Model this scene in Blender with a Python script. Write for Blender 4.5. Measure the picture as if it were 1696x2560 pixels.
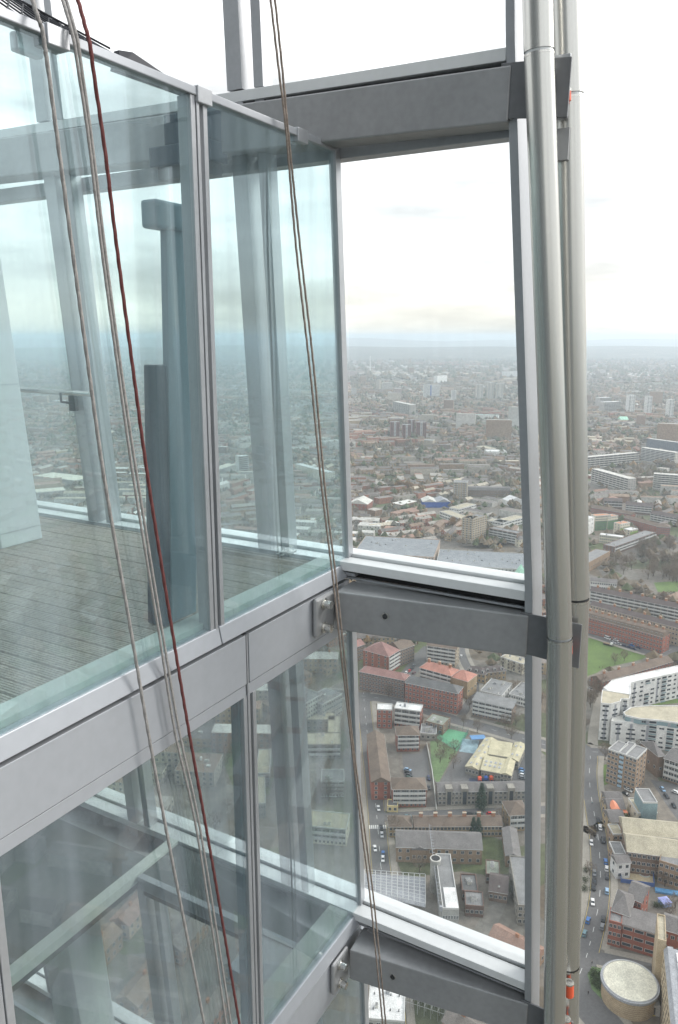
import bpy, math, random
import numpy as np
from mathutils import Vector, Matrix
for o in list(bpy.data.objects): bpy.data.objects.remove(o)
SC = bpy.context.scene
COL = SC.collection
R = math.radians
EYE = 240.0                                   # eye height above the street
# ------------------------------------------------------------------ camera
cd = bpy.data.cameras.new('camera'); cam = bpy.data.objects.new('camera', cd); COL.objects.link(cam)
cam.location = (0, 0, EYE); cam.rotation_euler = (math.pi/2 - math.atan(440/1950), R(0.0), 0)
cd.sensor_fit = 'VERTICAL'; cd.sensor_height = 36; cd.lens = 36*1950/2560
cd.clip_start = 0.05; cd.clip_end = 90000
SC.camera = cam
# ------------------------------------------------------------------ sky (bright overcast) and a weak wide sun
wd = bpy.data.worlds.new('World'); SC.world = wd; wd.use_nodes = True
nt = wd.node_tree; nt.nodes.clear(); N = nt.nodes.new; Lk = nt.links.new
SUN_EL, SUN_AZ = R(32), R(75)                 # azimuth clockwise from the view direction
sky = N('ShaderNodeTexSky'); sky.sky_type = 'NISHITA'; sky.sun_disc = False
sky.sun_elevation = SUN_EL; sky.sun_rotation = SUN_AZ
bg1 = N('ShaderNodeBackground'); bg1.inputs[1].default_value = 0.07; Lk(sky.outputs[0], bg1.inputs[0])
tc = N('ShaderNodeTexCoord'); sep = N('ShaderNodeSeparateXYZ'); Lk(tc.outputs['Generated'], sep.inputs[0])
ramp = N('ShaderNodeValToRGB'); Lk(sep.outputs[2], ramp.inputs[0])
els = ramp.color_ramp.elements
els[0].position = 0.0; els[0].color = (.74, .71, .63, 1); els[1].position = 0.9; els[1].color = (.93, .97, 1.0, 1)
for p, c in ((.035, (.84, .81, .735)), (.075, (.88, .88, .85)), (.14, (.91, .93, .93)), (.28, (.98, 1.0, 1.0))):
    e = els.new(p); e.color = (*c, 1)
mp = N('ShaderNodeMapping'); mp.inputs['Scale'].default_value = (1.0, 1.0, 5.5); Lk(tc.outputs['Generated'], mp.inputs[0])
nz = N('ShaderNodeTexNoise'); nz.inputs['Scale'].default_value = 3.2; nz.inputs['Detail'].default_value = 8; nz.inputs['Roughness'].default_value = .55
Lk(mp.outputs[0], nz.inputs['Vector'])
r2 = N('ShaderNodeMapRange'); r2.inputs[1].default_value = .35; r2.inputs[2].default_value = .65; r2.inputs[3].default_value = .58; r2.inputs[4].default_value = 1.14
Lk(nz.outputs[0], r2.inputs[0])
ml = N('ShaderNodeVectorMath'); ml.operation = 'SCALE'; Lk(ramp.outputs[0], ml.inputs[0]); Lk(r2.outputs[0], ml.inputs['Scale'])
bg2 = N('ShaderNodeBackground'); bg2.inputs[1].default_value = .92; Lk(ml.outputs[0], bg2.inputs[0])
mx = N('ShaderNodeMixShader'); mx.inputs[0].default_value = .93; Lk(bg1.outputs[0], mx.inputs[1]); Lk(bg2.outputs[0], mx.inputs[2])
wo = N('ShaderNodeOutputWorld'); Lk(mx.outputs[0], wo.inputs[0])
sl = bpy.data.lights.new('sun', 'SUN'); sun = bpy.data.objects.new('sun', sl); COL.objects.link(sun)
sl.energy = 1.5; sl.angle = R(28); sl.color = (1, .96, .9)
sd = Vector((math.sin(SUN_AZ)*math.cos(SUN_EL), math.cos(SUN_AZ)*math.cos(SUN_EL), math.sin(SUN_EL)))
sun.rotation_euler = sd.to_track_quat('Z', 'Y').to_euler(); sun.location = (0, 0, 400)
SC.view_settings.view_transform = 'Standard'; SC.view_settings.look = 'None'
SC.view_settings.exposure = 0.92; SC.view_settings.gamma = 1.0; SC.view_settings.use_curve_mapping = False
cy = SC.cycles
cy.use_denoising = True; cy.max_bounces = 8; cy.transparent_max_bounces = 24; cy.volume_bounces = 2
cy.diffuse_bounces = 3; cy.glossy_bounces = 4; cy.transmission_bounces = 8; cy.caustics_reflective = False; cy.caustics_refractive = False

# ------------------------------------------------------------------ materials
def new_mat(name):
    m = bpy.data.materials.new(name); m.use_nodes = True
    return m, m.node_tree, m.node_tree.nodes['Principled BSDF']
def mat(name, col, rough=.7, metal=0.0, var=.12, scale=.6, bump=0.0, streak=None, fine=None):
    """base colour broken up by noise in object space (metres); streak = stretch of the noise along z"""
    m, t, p = new_mat(name)
    p.inputs['Roughness'].default_value = rough; p.inputs['Metallic'].default_value = metal
    g = t.nodes.new('ShaderNodeTexCoord'); mpn = t.nodes.new('ShaderNodeMapping'); t.links.new(g.outputs['Object'], mpn.inputs[0])
    mpn.inputs['Scale'].default_value = streak or (1, 1, 1)
    n = t.nodes.new('ShaderNodeTexNoise'); n.inputs['Scale'].default_value = scale; n.inputs['Detail'].default_value = 6; n.inputs['Roughness'].default_value = .62
    t.links.new(mpn.outputs[0], n.inputs['Vector'])
    mr = t.nodes.new('ShaderNodeMapRange'); mr.inputs[1].default_value = .3; mr.inputs[2].default_value = .7
    mr.inputs[3].default_value = 1-var; mr.inputs[4].default_value = 1+var; t.links.new(n.outputs[0], mr.inputs[0])
    last = mr.outputs[0]
    if fine:
        n2 = t.nodes.new('ShaderNodeTexNoise'); n2.inputs['Scale'].default_value = fine; n2.inputs['Detail'].default_value = 4
        t.links.new(g.outputs['Object'], n2.inputs['Vector'])
        m2 = t.nodes.new('ShaderNodeMapRange'); m2.inputs[1].default_value = .3; m2.inputs[2].default_value = .7; m2.inputs[3].default_value = 1-var; m2.inputs[4].default_value = 1+var
        t.links.new(n2.outputs[0], m2.inputs[0]); mm = t.nodes.new('ShaderNodeMath'); mm.operation = 'MULTIPLY'
        t.links.new(last, mm.inputs[0]); t.links.new(m2.outputs[0], mm.inputs[1]); last = mm.outputs[0]
    v = t.nodes.new('ShaderNodeVectorMath'); v.operation = 'SCALE'; v.inputs[0].default_value = col[:3]
    t.links.new(last, v.inputs['Scale']); t.links.new(v.outputs[0], p.inputs['Base Color'])
    if metal > .3 and var > .02:
        m3 = t.nodes.new('ShaderNodeMapRange'); m3.inputs[1].default_value = .3; m3.inputs[2].default_value = .7; m3.inputs[3].default_value = rough*.8; m3.inputs[4].default_value = rough*1.25
        t.links.new(n.outputs[0], m3.inputs[0]); t.links.new(m3.outputs[0], p.inputs['Roughness'])
    if bump:
        b = t.nodes.new('ShaderNodeBump'); b.inputs['Strength'].default_value = bump; b.inputs['Distance'].default_value = .02
        t.links.new(n.outputs[0], b.inputs['Height']); t.links.new(b.outputs[0], p.inputs['Normal'])
    return m
def glass_mat(name, tint, coat=(.93, .97, .97), ior=1.5, dust_veil=.0, film=(.50, .575, .635)):
    """architectural glass sheet: tinted see-through, Fresnel mirror, a dusty film painting in the veil of reflections"""
    m = bpy.data.materials.new(name); m.use_nodes = True; t = m.node_tree; t.nodes.clear()
    tr = t.nodes.new('ShaderNodeBsdfTransparent'); tr.inputs[0].default_value = (*tint, 1)
    gl = t.nodes.new('ShaderNodeBsdfGlossy'); gl.inputs['Roughness'].default_value = .015; gl.inputs[0].default_value = (*coat, 1)
    fr = t.nodes.new('ShaderNodeFresnel'); ge = t.nodes.new('ShaderNodeNewGeometry'); io = t.nodes.new('ShaderNodeMapRange'); io.inputs[3].default_value = ior; io.inputs[4].default_value = 1/ior
    t.links.new(ge.outputs['Backfacing'], io.inputs[0]); t.links.new(io.outputs[0], fr.inputs[0])
    mx = t.nodes.new('ShaderNodeMixShader'); t.links.new(fr.outputs[0], mx.inputs[0]); t.links.new(tr.outputs[0], mx.inputs[1]); t.links.new(gl.outputs[0], mx.inputs[2])
    last = mx.outputs[0]
    if dust_veil:  # film colour paints in the milky veil of window reflections
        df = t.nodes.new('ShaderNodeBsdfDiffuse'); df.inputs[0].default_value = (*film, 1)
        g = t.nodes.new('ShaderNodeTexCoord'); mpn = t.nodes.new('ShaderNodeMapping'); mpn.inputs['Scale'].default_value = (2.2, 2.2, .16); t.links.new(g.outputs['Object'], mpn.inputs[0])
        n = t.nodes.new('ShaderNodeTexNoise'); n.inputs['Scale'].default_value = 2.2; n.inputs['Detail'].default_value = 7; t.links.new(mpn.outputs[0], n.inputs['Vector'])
        mr = t.nodes.new('ShaderNodeMapRange'); mr.inputs[1].default_value = .35; mr.inputs[2].default_value = .7; mr.inputs[3].default_value = dust_veil*.25; mr.inputs[4].default_value = dust_veil*1.55
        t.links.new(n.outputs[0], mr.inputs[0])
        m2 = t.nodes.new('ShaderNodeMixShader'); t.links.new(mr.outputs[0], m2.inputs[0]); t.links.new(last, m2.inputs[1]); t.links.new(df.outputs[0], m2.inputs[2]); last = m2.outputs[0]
    o = t.nodes.new('ShaderNodeOutputMaterial'); t.links.new(last, o.inputs[0])
    return m

PAL = dict(red_brick=(.27, .105, .075), brown_brick=(.19, .135, .10), dark_brick=(.165, .105, .085), yellow_brick=(.31, .235, .145), cream_brick=(.34, .29, .22),
  tan_brick=(.27, .195, .135), grey_brick=(.25, .235, .205), grey_render=(.31, .31, .29), pale_render=(.42, .43, .40), white=(.62, .62, .60), cream=(.56, .52, .42), yellow_paint=(.6, .5, .26),
  glass_panel=(.20, .28, .30), tan_panel=(.42, .34, .23), concrete=(.40, .38, .35), concrete_dark=(.27, .26, .25), cream_panel=(.52, .49, .43), dark_panel=(.12, .14, .17), white_panel=(.66, .66, .63),
  red_tower=(.20, .10, .085), pink_panel=(.36, .29, .27), tan_point=(.36, .29, .20), green_panel=(.11, .22, .10), lime_panel=(.23, .35, .08), blue_panel=(.04, .10, .36),
  white_roof=(.62, .62, .61), brown_tile=(.15, .115, .09), dark_tile=(.105, .085, .08), pink_tile=(.25, .14, .125), salmon_tile=(.40, .19, .145), grey_tile=(.165, .155, .15), dark_felt=(.12, .12, .12),
  grey_felt=(.20, .20, .20), green_felt=(.22, .24, .20), beige_gravel=(.38, .345, .26), cream_metal=(.46, .42, .29), cream_roof=(.60, .58, .48), pale_metal=(.52, .51, .47), grey_metal=(.30, .31, .33),
  concrete_roof=(.52, .51, .47), bluegrey_roof=(.21, .225, .24), salmon_wall=(.44, .34, .27), orange_roof=(.46, .23, .13), teal_roof=(.38, .52, .50), mint_roof=(.36, .62, .48))
M = {k: mat(k, v, .85, 0, .22, .18, fine=2.2) for k, v in PAL.items()}
M['win_dark'] = mat('window_glass_dark', (.045, .055, .065), .12, 0, .4, .3)
M['win_frame'] = mat('window_frame_white', (.50, .50, .485), .6, 0, .05, 1)
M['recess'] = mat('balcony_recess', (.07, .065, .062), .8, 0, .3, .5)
M['chim'] = mat('chimney_brick', (.34, .17, .10), .9, 0, .2, 1)
M['blue_pan'] = mat('blue_infill_panel', (.30, .44, .55), .5, 0, .1, .5)
M['asphalt'] = mat('asphalt', (.125, .123, .122), .9, 0, .13, .05, fine=.9)
M['paving'] = mat('paving', (.27, .25, .215), .9, 0, .12, .1, fine=1.2)
M['paint'] = mat('road_paint', (.62, .62, .6), .7, 0, .12, .8)
M['yellow'] = mat('yellow_paint_line', (.5, .38, .1), .7, 0, .15, .8)
M['grass'] = mat('grass', (.10, .155, .045), .95, 0, .22, .06, fine=1.0)
M['field'] = mat('worn_field', (.125, .185, .085), .95, 0, .25, .06, fine=.8)
M['pitch'] = mat('sports_pitch', (.12, .33, .19), .9, 0, .1, .08, fine=1.0)
M['sand'] = mat('sandy_yard', (.46, .38, .25), .95, 0, .15, .15, fine=1.0)
M['bark'] = mat('bark', (.10, .082, .066), .95, 0, .25, .5)
M['twig'] = mat('winter_twigs', (.19, .152, .118), .95, 0, .3, .15)
M['autumn'] = mat('autumn_leaf', (.27, .165, .07), .95, 0, .3, .15)
M['needle'] = mat('conifer_needles', (.028, .052, .03), .95, 0, .35, .4)
M['bushm'] = mat('shrub_leaf', (.055, .075, .035), .95, 0, .35, .4)
# near structure
M['alu'] = mat('anodised_aluminium', (.46, .475, .50), .42, .55, .035, 1.5, fine=30)
M['alu_dark'] = mat('dark_gasket', (.035, .038, .042), .6, 0, .1, 4)
M['fascia'] = mat('fascia_paint', (.42, .44, .475), .45, .3, .028, 1.0, streak=(2.2, 2.2, .2), fine=14)
M['sillw'] = mat('white_sill_coating', (.76, .78, .79), .38, .1, .03, 1.2, fine=12)
M['steelpaint'] = mat('grey_beam_coating', (.36, .365, .375), .42, .4, .06, 2.5, streak=(1, 1, .35), fine=18)
M['platepaint'] = mat('dark_plate_coating', (.20, .205, .215), .45, .4, .06, 2, fine=16)
M['stainless'] = mat('brushed_stainless', (.56, .555, .53), .27, .88, .012, 1.2, streak=(60, 60, .5), fine=40)
M['boltm'] = mat('bolt_steel', (.62, .61, .58), .28, 1.0, .06, 20)
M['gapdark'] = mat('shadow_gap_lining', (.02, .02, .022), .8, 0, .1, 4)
M['ledge'] = mat('white_ledge', (.62, .66, .62), .55, 0, .04, 1.5)
M['plank'] = mat('weathered_decking', (.38, .335, .29), .75, 0, .22, 1.4, streak=(1, 1, 1), fine=25)
M['whitecol'] = mat('white_cladding', (.58, .61, .63), .5, 0, .03, 1)
M['bluefin'] = mat('blue_grey_steel', (.19, .27, .32), .45, .2, .05, 1)
M['darkslab'] = mat('dark_blue_panel', (.012, .036, .062), .3, .1, .25, 1.2)
M['rope'] = mat('grey_rope', (.33, .315, .305), .9, 0, .22, 60, bump=.4)
M['rope_b'] = mat('brown_rope', (.27, .225, .195), .9, 0, .3, 60, bump=.4)
M['rope_r'] = mat('red_rope', (.155, .047, .045), .85, 0, .2, 60, bump=.4)
M['orange'] = mat('orange_plastic', (.80, .12, .05), .45, 0, .06, 4)
M['wirem'] = mat('black_wire', (.02, .022, .03), .5, .3, .1, 8)
M['floor'] = mat('grey_floor_coating', (.085, .10, .10), .6, 0, .12, .8)
M['glass1'] = glass_mat('tinted_screen_glass', (.845, .93, .928), coat=(.84, .94, 1.0), ior=1.85, dust_veil=.12)
M['glass1b'] = glass_mat('tinted_screen_glass_veiled', (.86, .93, .92), coat=(.86, .94, 1.0), ior=2.0, dust_veil=.20, film=(.34, .375, .43))  # denser, darker film painted in for reflections on the lower panes
M['glass2'] = glass_mat('facade_glass', (.985, .992, .992), ior=1.38, dust_veil=.012)
M['tower'] = mat('tower_cladding', (.15, .17, .185), .25, .1, .2, .3)

# ------------------------------------------------------------------ mesh helpers
class MB:
    def __init__(s): s.v = []; s.f = []; s.mi = []
    def face(s, pts, mi=0):
        n = len(s.v); s.v += [tuple(p) for p in pts]; s.f.append(tuple(range(n, n+len(pts)))); s.mi.append(mi)
    def prism(s, bot, top, mi=0):
        n = len(s.v); k = len(bot); s.v += [tuple(p) for p in bot]+[tuple(p) for p in top]
        s.f.append(tuple(range(n+k-1, n-1, -1))); s.f.append(tuple(range(n+k, n+2*k)))
        for i in range(k): j = (i+1) % k; s.f.append((n+i, n+j, n+k+j, n+k+i))
        s.mi += [mi]*(k+2)
    def box(s, x0, x1, y0, y1, z0, z1, mi=0):
        s.prism([(x0, y0, z0), (x1, y0, z0), (x1, y1, z0), (x0, y1, z0)], [(x0, y0, z1), (x1, y0, z1), (x1, y1, z1), (x0, y1, z1)], mi)
    def tube(s, pts, r, n=8, mi=0, cap=True):
        pts = [Vector(p) for p in pts]; b = len(s.v); rs = r if isinstance(r, (list, tuple)) else [r]*len(pts)
        for i, p in enumerate(pts):
            d = (pts[min(i+1, len(pts)-1)]-pts[max(i-1, 0)]).normalized()
            a = d.cross(Vector((0, 0, 1)) if abs(d.z) < .9 else Vector((1, 0, 0))).normalized(); c = d.cross(a)
            for k in range(n):
                t = 2*math.pi*k/n; s.v.append(tuple(p+(a*math.cos(t)+c*math.sin(t))*rs[i]))
        for i in range(len(pts)-1):
            for k in range(n):
                j = (k+1) % n; s.f.append((b+i*n+k, b+i*n+j, b+(i+1)*n+j, b+(i+1)*n+k)); s.mi.append(mi)
        if cap:
            s.f.append(tuple(range(b+n-1, b-1, -1))); e = b+(len(pts)-1)*n; s.f.append(tuple(range(e, e+n))); s.mi += [mi]*2
    def mesh(s, name, mats, smooth=False):
        me = bpy.data.meshes.new(name); me.from_pydata(s.v, [], s.f); me.update()
        for m in (mats if isinstance(mats, (list, tuple)) else [mats]): me.materials.append(m)
        if len(me.materials) > 1: me.polygons.foreach_set('material_index', s.mi)
        if smooth: me.polygons.foreach_set('use_smooth', [len(f) == 4 for f in s.f])
        return me
    def build(s, name, mats, parent=None, smooth=False):
        return obj(name, s.mesh(name, mats, smooth), parent)
def obj(name, me, parent=None):
    o = bpy.data.objects.new(name, me); COL.objects.link(o)
    if parent: o.parent = parent
    return o
def tag(o, label=None, cat=None, group=None, kind=None):
    if label: o['label'] = label
    if cat: o['category'] = cat
    if group: o['group'] = group
    if kind: o['kind'] = kind
    return o
def empty(name, loc=(0, 0, 0), rz=0, label=None, cat=None, group=None):
    o = bpy.data.objects.new(name, None); COL.objects.link(o); o.location = loc; o.rotation_euler = (0, 0, rz); o.empty_display_size = .3
    return tag(o, label, cat, group)
def copy_tree(o, parent=None):
    c = o.copy(); COL.objects.link(c)
    if parent: c.parent = parent
    for ch in o.children: copy_tree(ch, c)
    return c
def bevel(o, w, seg=2):
    m = o.modifiers.new('bevel', 'BEVEL'); m.width = w; m.segments = seg; m.limit_method = 'ANGLE'; m.angle_limit = R(40)
    return o
# ------------------------------------------------------------------ surveyed positions, metres, x right y ahead of the camera, street level z = 0
# HERO rows: name, x, y of the front left corner, heading in degrees, length, depth, eaves height, wall, roof, roof type, front, label, category, extras
HERO=[
('brick_flats', 34.5, 449.3, -15.8, 16.8, 9.0, 12.5, 'red_brick', 'white_roof', 'flat', 'balc:4:7', 'red brick flats with a bright white flat roof and white balcony fronts', 'block of flats', {}),
('brick_flats', 23.7, 447.7, -5.0, 9.4, 8.0, 12.5, 'red_brick', 'white_roof', 'flat', 'win:4:3', 'blank red brick wing left of the white roofed balcony flats', 'block of flats', {}),
('courtyard_block', 27.7, 363.2, 0.0, 17.8, 11.0, 10.5, 'red_brick', 'brown_tile', 'hip', 'balc:4:8', 'end wing with red and white striped balconies facing the yellow kiosk', 'block of flats', {}),
('courtyard_block', 27.1, 370.1, 90.7, 49.9, 10.0, 10.5, 'red_brick', 'brown_tile', 'gable', 'win:4:14', 'long brown roofed brick block running along the busy road', 'block of flats', {'win_side': 1}),
('courtyard_block', 34.2, 419.2, 1.2, 13.4, 11.0, 10.5, 'red_brick', 'brown_tile', 'hip', 'balc:4:5', 'brown roofed wing with dark balconies at the top of the car park yard', 'block of flats', {}),
('kiosk', 24.9, 359.2, -5.5, 5.5, 6.0, 3.2, 'yellow_paint', 'dark_felt', 'flat', 'win:1:2', 'small cream yellow kiosk with dark flat roof at the street corner', 'kiosk', {}),
('pub', 53.3, 445.0, -30.5, 12.3, 12.0, 6.0, 'brown_brick', 'green_felt', 'flat', 'win:2:4', 'low brick building with three skylights on a grey green roof', 'building', {'skylight': 3}),
('workshop', 49.5, 433.3, -8.9, 9.6, 12.0, 4.0, 'grey_render', 'grey_felt', 'flat', 'win:1:3', 'cluttered low grey workshop behind the red brick flats', 'building', {'plant': 9}),
('mansion_block', 44.0, 481.5, -26.7, 36.5, 11.0, 15.0, 'red_brick', 'dark_felt', 'hip', 'win:5:14', 'long red brick mansion block with a dark grey hipped roof', 'block of flats', {}),
('mansion_block', 14.1, 502.3, -25.9, 33.3, 10.0, 13.5, 'dark_brick', 'pink_tile', 'hip', 'win:5:14', 'long dark brick mansion block with a faded pink roof', 'block of flats', {}),
('mansion_block', 35.8, 526.5, 54.2, 15.5, 22.0, 14.0, 'red_brick', 'pink_tile', 'hip', 'balc:5:4', 'pink roofed brick wing with stacked balconies behind the dark mansion block', 'block of flats', {}),
('mansion_block', 56.4, 507.9, -35.1, 24.5, 12.0, 14.0, 'yellow_brick', 'salmon_tile', 'hip', 'balc:5:9', 'yellow brick mansion block under a bright salmon tiled roof', 'block of flats', {'chim': 3}),
('mansion_block', 76.6, 494.6, -36.5, 12.4, 14.0, 13.0, 'yellow_brick', 'salmon_tile', 'hip', 'win:1:1', 'plain yellow brick end block beside the salmon roof', 'block of flats', {}),
('tenement', 45.3, 540.8, 41.1, 15.3, 14.0, 13.0, 'brown_brick', 'brown_tile', 'gable', 'win:5:6', 'brown brick tenement with a white van parked by it', 'block of flats', {}),
('tenement', 65.7, 547.7, -21.6, 22.2, 12.0, 14.0, 'cream_brick', 'brown_tile', 'gable', 'balc:5:8', 'cream and brown tenement just under the steel beam', 'block of flats', {}),
('tenement', 12.8, 549.0, 42.0, 8.9, 10.0, 12.0, 'brown_brick', 'pink_tile', 'gable', 'win:4:5', 'brown brick tenement beside the grass strip at the glass edge', 'block of flats', {}),
('cottage_row', 90.7, 517.3, -26.5, 13.9, 10.0, 7.0, 'yellow_brick', 'dark_tile', 'hip', 'win:2:5', 'yellow brick houses with dark hipped roofs and white dormers', 'houses', {'dormer': 3}),
('cottage_row', 103.2, 514.2, 14.5, 16.6, 9.0, 7.0, 'yellow_brick', 'dark_tile', 'hip', 'win:2:5', 'second group of dark roofed houses with dormers nearer the jamb', 'houses', {'dormer': 3}),
('villa', 119.7, 540.0, -44.9, 18.8, 10.0, 8.0, 'cream', 'beige_gravel', 'flat', 'win:3:4', 'cream flat roofed building tucked under the end of the steel beam', 'building', {}),
('health_centre', 95.3, 487.4, -30.5, 15.2, 22.0, 6.0, 'white', 'grey_felt', 'flat', 'win:2:9', 'white modern building with grey flat roof and roof plant left wing', 'building', {'plant': 5, 'rail': 1}),
('health_centre', 113.7, 482.9, -34.9, 13.6, 22.0, 6.0, 'white', 'grey_felt', 'flat', 'win:2:8', 'white modern right wing with grey roof and strip windows', 'building', {'plant': 3, 'rail': 1}),
('gallery_flats', 86.0, 463.8, -27.0, 26.1, 10.0, 11.0, 'brown_brick', 'grey_felt', 'shed', 'balc:4:12', 'grey roofed flats with long open galleries on the main road', 'block of flats', {}),
('maisonettes', 51.7, 364.7, 1.3, 19.6, 9.0, 8.0, 'grey_brick', 'grey_tile', 'gable', 'win:3:9', 'long grey maisonette terrace with stair towers left half', 'block of flats', {'stair': 2}),
('maisonettes', 71.4, 365.1, 1.5, 26.3, 9.0, 8.0, 'grey_brick', 'grey_tile', 'gable', 'win:3:11', 'long grey maisonette terrace right of the tall conifer', 'block of flats', {'stair': 2}),
('school_hall', 70.9, 395.4, -28.2, 7.7, 35.8, 4.5, 'grey_brick', 'cream_metal', 'gablex', 'win:1:4', 'long school hall with pale yellow roof and paired skylights', 'school building', {'skylight': 10}),
('school_hall', 78.9, 391.1, -20.4, 10.9, 13.5, 5.0, 'grey_brick', 'cream_metal', 'shed', 'win:1:6', 'square school block with eight skylights in a pale yellow roof', 'school building', {'skylight': 8}),
('school_hall', 88.6, 386.3, -19.9, 5.9, 15.7, 5.5, 'grey_brick', 'cream_metal', 'gablex', 'win:2:3', 'gabled school wing with pale yellow roof at the playground corner', 'school building', {}),
('school_hall', 86.1, 407.8, -17.9, 11.9, 14.0, 5.0, 'cream', 'cream_metal', 'shed', 'win:1:8', 'pale yellow school roof with a row of clerestory windows', 'school building', {}),
('school_hall', 95.9, 402.4, -24.7, 6.3, 19.9, 5.0, 'grey_brick', 'cream_metal', 'gablex', 'win:1:3', 'school wing with pale yellow roof along the right jamb', 'school building', {'skylight': 4}),
('terrace_house_row', 24.5, 338.1, 0.0, 11.2, 9.0, 6.0, 'yellow_brick', 'brown_tile', 'hip', 'win:2:6', 'short hipped terrace at the corner of the side street', 'houses', {}),
('terrace_house_row', 36.9, 338.1, 0.7, 43.0, 9.0, 6.0, 'yellow_brick', 'brown_tile', 'gable', 'win:2:24', 'long low terrace of yellow brick houses with brown roof', 'houses', {'chim': 6}),
('corner_flats', 84.3, 342.7, 5.8, 10.0, 12.0, 9.0, 'yellow_brick', 'brown_tile', 'hip', 'balc:3:5', 'yellow brick corner flats with white trim by the red car', 'block of flats', {}),
('police_block', 26.7, 319.9, -2.9, 39.7, 13.0, 8.0, 'tan_brick', 'grey_tile', 'gable', 'win:2:11', 'wide tan brick block with grey slate roof facing a yard', 'building', {}),
('gable_bay', 33.7, 319.3, -2.5, 7.6, 7.0, 7.0, 'tan_brick', 'grey_tile', 'gablex', 'win:1:3', 'projecting gabled brick bay with a white conservatory base', 'building', {}),
('chapel', 77.0, 316.3, -7.2, 6.7, 20.8, 6.0, 'tan_brick', 'grey_tile', 'gablex', 'win:1:2', 'narrow chapel with steep grey slate roof and white ridge', 'chapel', {}),
('warehouse', 74.4, 280.1, -5.7, 8.3, 31.9, 9.0, 'grey_brick', 'grey_felt', 'flat', 'win:3:4', 'flat roofed grey warehouse with an outside steel stair', 'building', {}),
('station_shed', 41.9, 272.3, -2.1, 6.6, 34.1, 14.0, 'grey_render', 'grey_felt', 'flat', 'win:2:6', 'long narrow grey roofed building with bright white end roof', 'building', {'whiteend': 1}),
('hoarding_block', 9.5, 218.2, -5.8, 12.5, 14.0, 16.0, 'grey_render', 'white_roof', 'flat', 'win:4:5', 'white roofed site block with small roof vents below the lower beam', 'building', {'vents': 8}),
('back_building', 53.6, 294.5, -4.0, 6.9, 11.0, 4.5, 'dark_brick', 'dark_felt', 'flat', 'win:1:4', 'low dark roofed back building in the courtyard beside the long grey roof', 'building', {'plant': 4}),
('back_building', 65.9, 305.3, -9.7, 6.1, 10.0, 4.5, 'dark_brick', 'green_felt', 'flat', 'win:1:3', 'small green roofed block in the courtyard with boxes on top', 'building', {'plant': 6}),
('back_building', 65.2, 294.3, -14.1, 7.8, 12.0, 5.0, 'brown_brick', 'dark_tile', 'gable', 'win:1:4', 'dark tiled back building by the outside steel stair', 'building', {'plant': 3}),
('back_building', 53.4, 285.0, -6.8, 7.7, 9.0, 5.0, 'dark_brick', 'grey_felt', 'flat', 'win:1:4', 'grey flat back building nearest the white sill', 'building', {'plant': 5}),
('pale_roof_shed', -45.1, 381.9, 2.4, 7.3, 25.4, 8.0, 'grey_render', 'beige_gravel', 'flat', 'win:2:5', 'long pale roofed shed seen through the lower glass wall upper one', 'building', {}),
('pale_roof_shed', -43.5, 353.5, 5.8, 6.2, 25.5, 8.0, 'grey_render', 'beige_gravel', 'flat', 'win:2:5', 'long pale roofed shed seen through the lower glass wall nearer one', 'building', {}),
('estate_block', -21.7, 410.6, 0.9, 22.8, 14.0, 9.0, 'grey_brick', 'beige_gravel', 'flat', 'balc:3:9', 'grey estate block with pale flat roof behind the green glass', 'block of flats', {}),
('estate_block', -9.6, 372.5, 0.0, 12.4, 12.0, 9.0, 'white', 'grey_felt', 'flat', 'balc:4:8', 'white gridded balcony block seen through green glass', 'block of flats', {}),
('estate_block', -15.9, 334.1, -8.8, 19.6, 13.0, 9.0, 'cream', 'beige_gravel', 'flat', 'balc:3:10', 'cream block with a wide pale roof seen through green glass', 'block of flats', {}),
('office_block', -25.2, 439.0, 52.2, 23.8, 16.0, 18.0, 'pale_render', 'grey_felt', 'flat', 'win:6:10', 'large pale office block with rows of small windows behind green glass', 'office block', {}),
('office_block', -10.5, 451.0, 50.1, 19.6, 14.0, 14.0, 'grey_render', 'grey_felt', 'flat', 'win:4:9', 'grey office block beside the pale one behind green glass', 'office block', {}),
('estate_block', -24.2, 444.4, 0.0, 21.9, 10.0, 7.0, 'grey_brick', 'beige_gravel', 'flat', 'win:2:6', 'low pale roofed block beyond the lower corner post', 'block of flats', {}),
('estate_block', -6.8, 421.7, 0.0, 7.7, 28.0, 7.0, 'grey_brick', 'beige_gravel', 'flat', 'win:2:3', 'narrow pale roofed block running away behind green glass', 'block of flats', {}),
('brick_tower', 146.9, 386.8, -44.0, 6.0, 12.0, 20.0, 'tan_brick', 'grey_felt', 'flat', 'win:7:3', 'eight storey tan brick tower left wing with white paired windows', 'tower block', {'parap': 1}),
('brick_tower', 151.1, 383.1, -40.2, 4.0, 15.0, 20.0, 'tan_brick', 'grey_felt', 'flat', 'blue:7:1', 'tan brick tower core with a strip of blue panels and white blinds', 'tower block', {'parap': 1}),
('brick_tower', 154.1, 380.4, -42.3, 6.2, 14.0, 20.0, 'tan_brick', 'grey_felt', 'flat', 'win:7:3', 'tan brick tower right wing with white framed glazed stair', 'tower block', {'parap': 1}),
('balcony_flats', 179.2, 389.4, -40.3, 10.3, 14.0, 13.0, 'brown_brick', 'grey_tile', 'hip', 'balc:4:7', 'brown brick flats with long white edged balconies by the car park', 'block of flats', {}),
('balcony_flats', 176.8, 391.2, 14.1, 4.0, 16.0, 13.0, 'brown_brick', 'grey_tile', 'hip', 'win:1:1', 'blank brick end wing of the balcony flats', 'block of flats', {}),
('penthouse_block', 149.6, 342.7, -2.1, 7.1, 12.0, 16.0, 'glass_panel', 'grey_felt', 'flat', 'none', 'glass topped roof pavilion with white frame on the cream house', 'building', {'parap': 1}),
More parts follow.
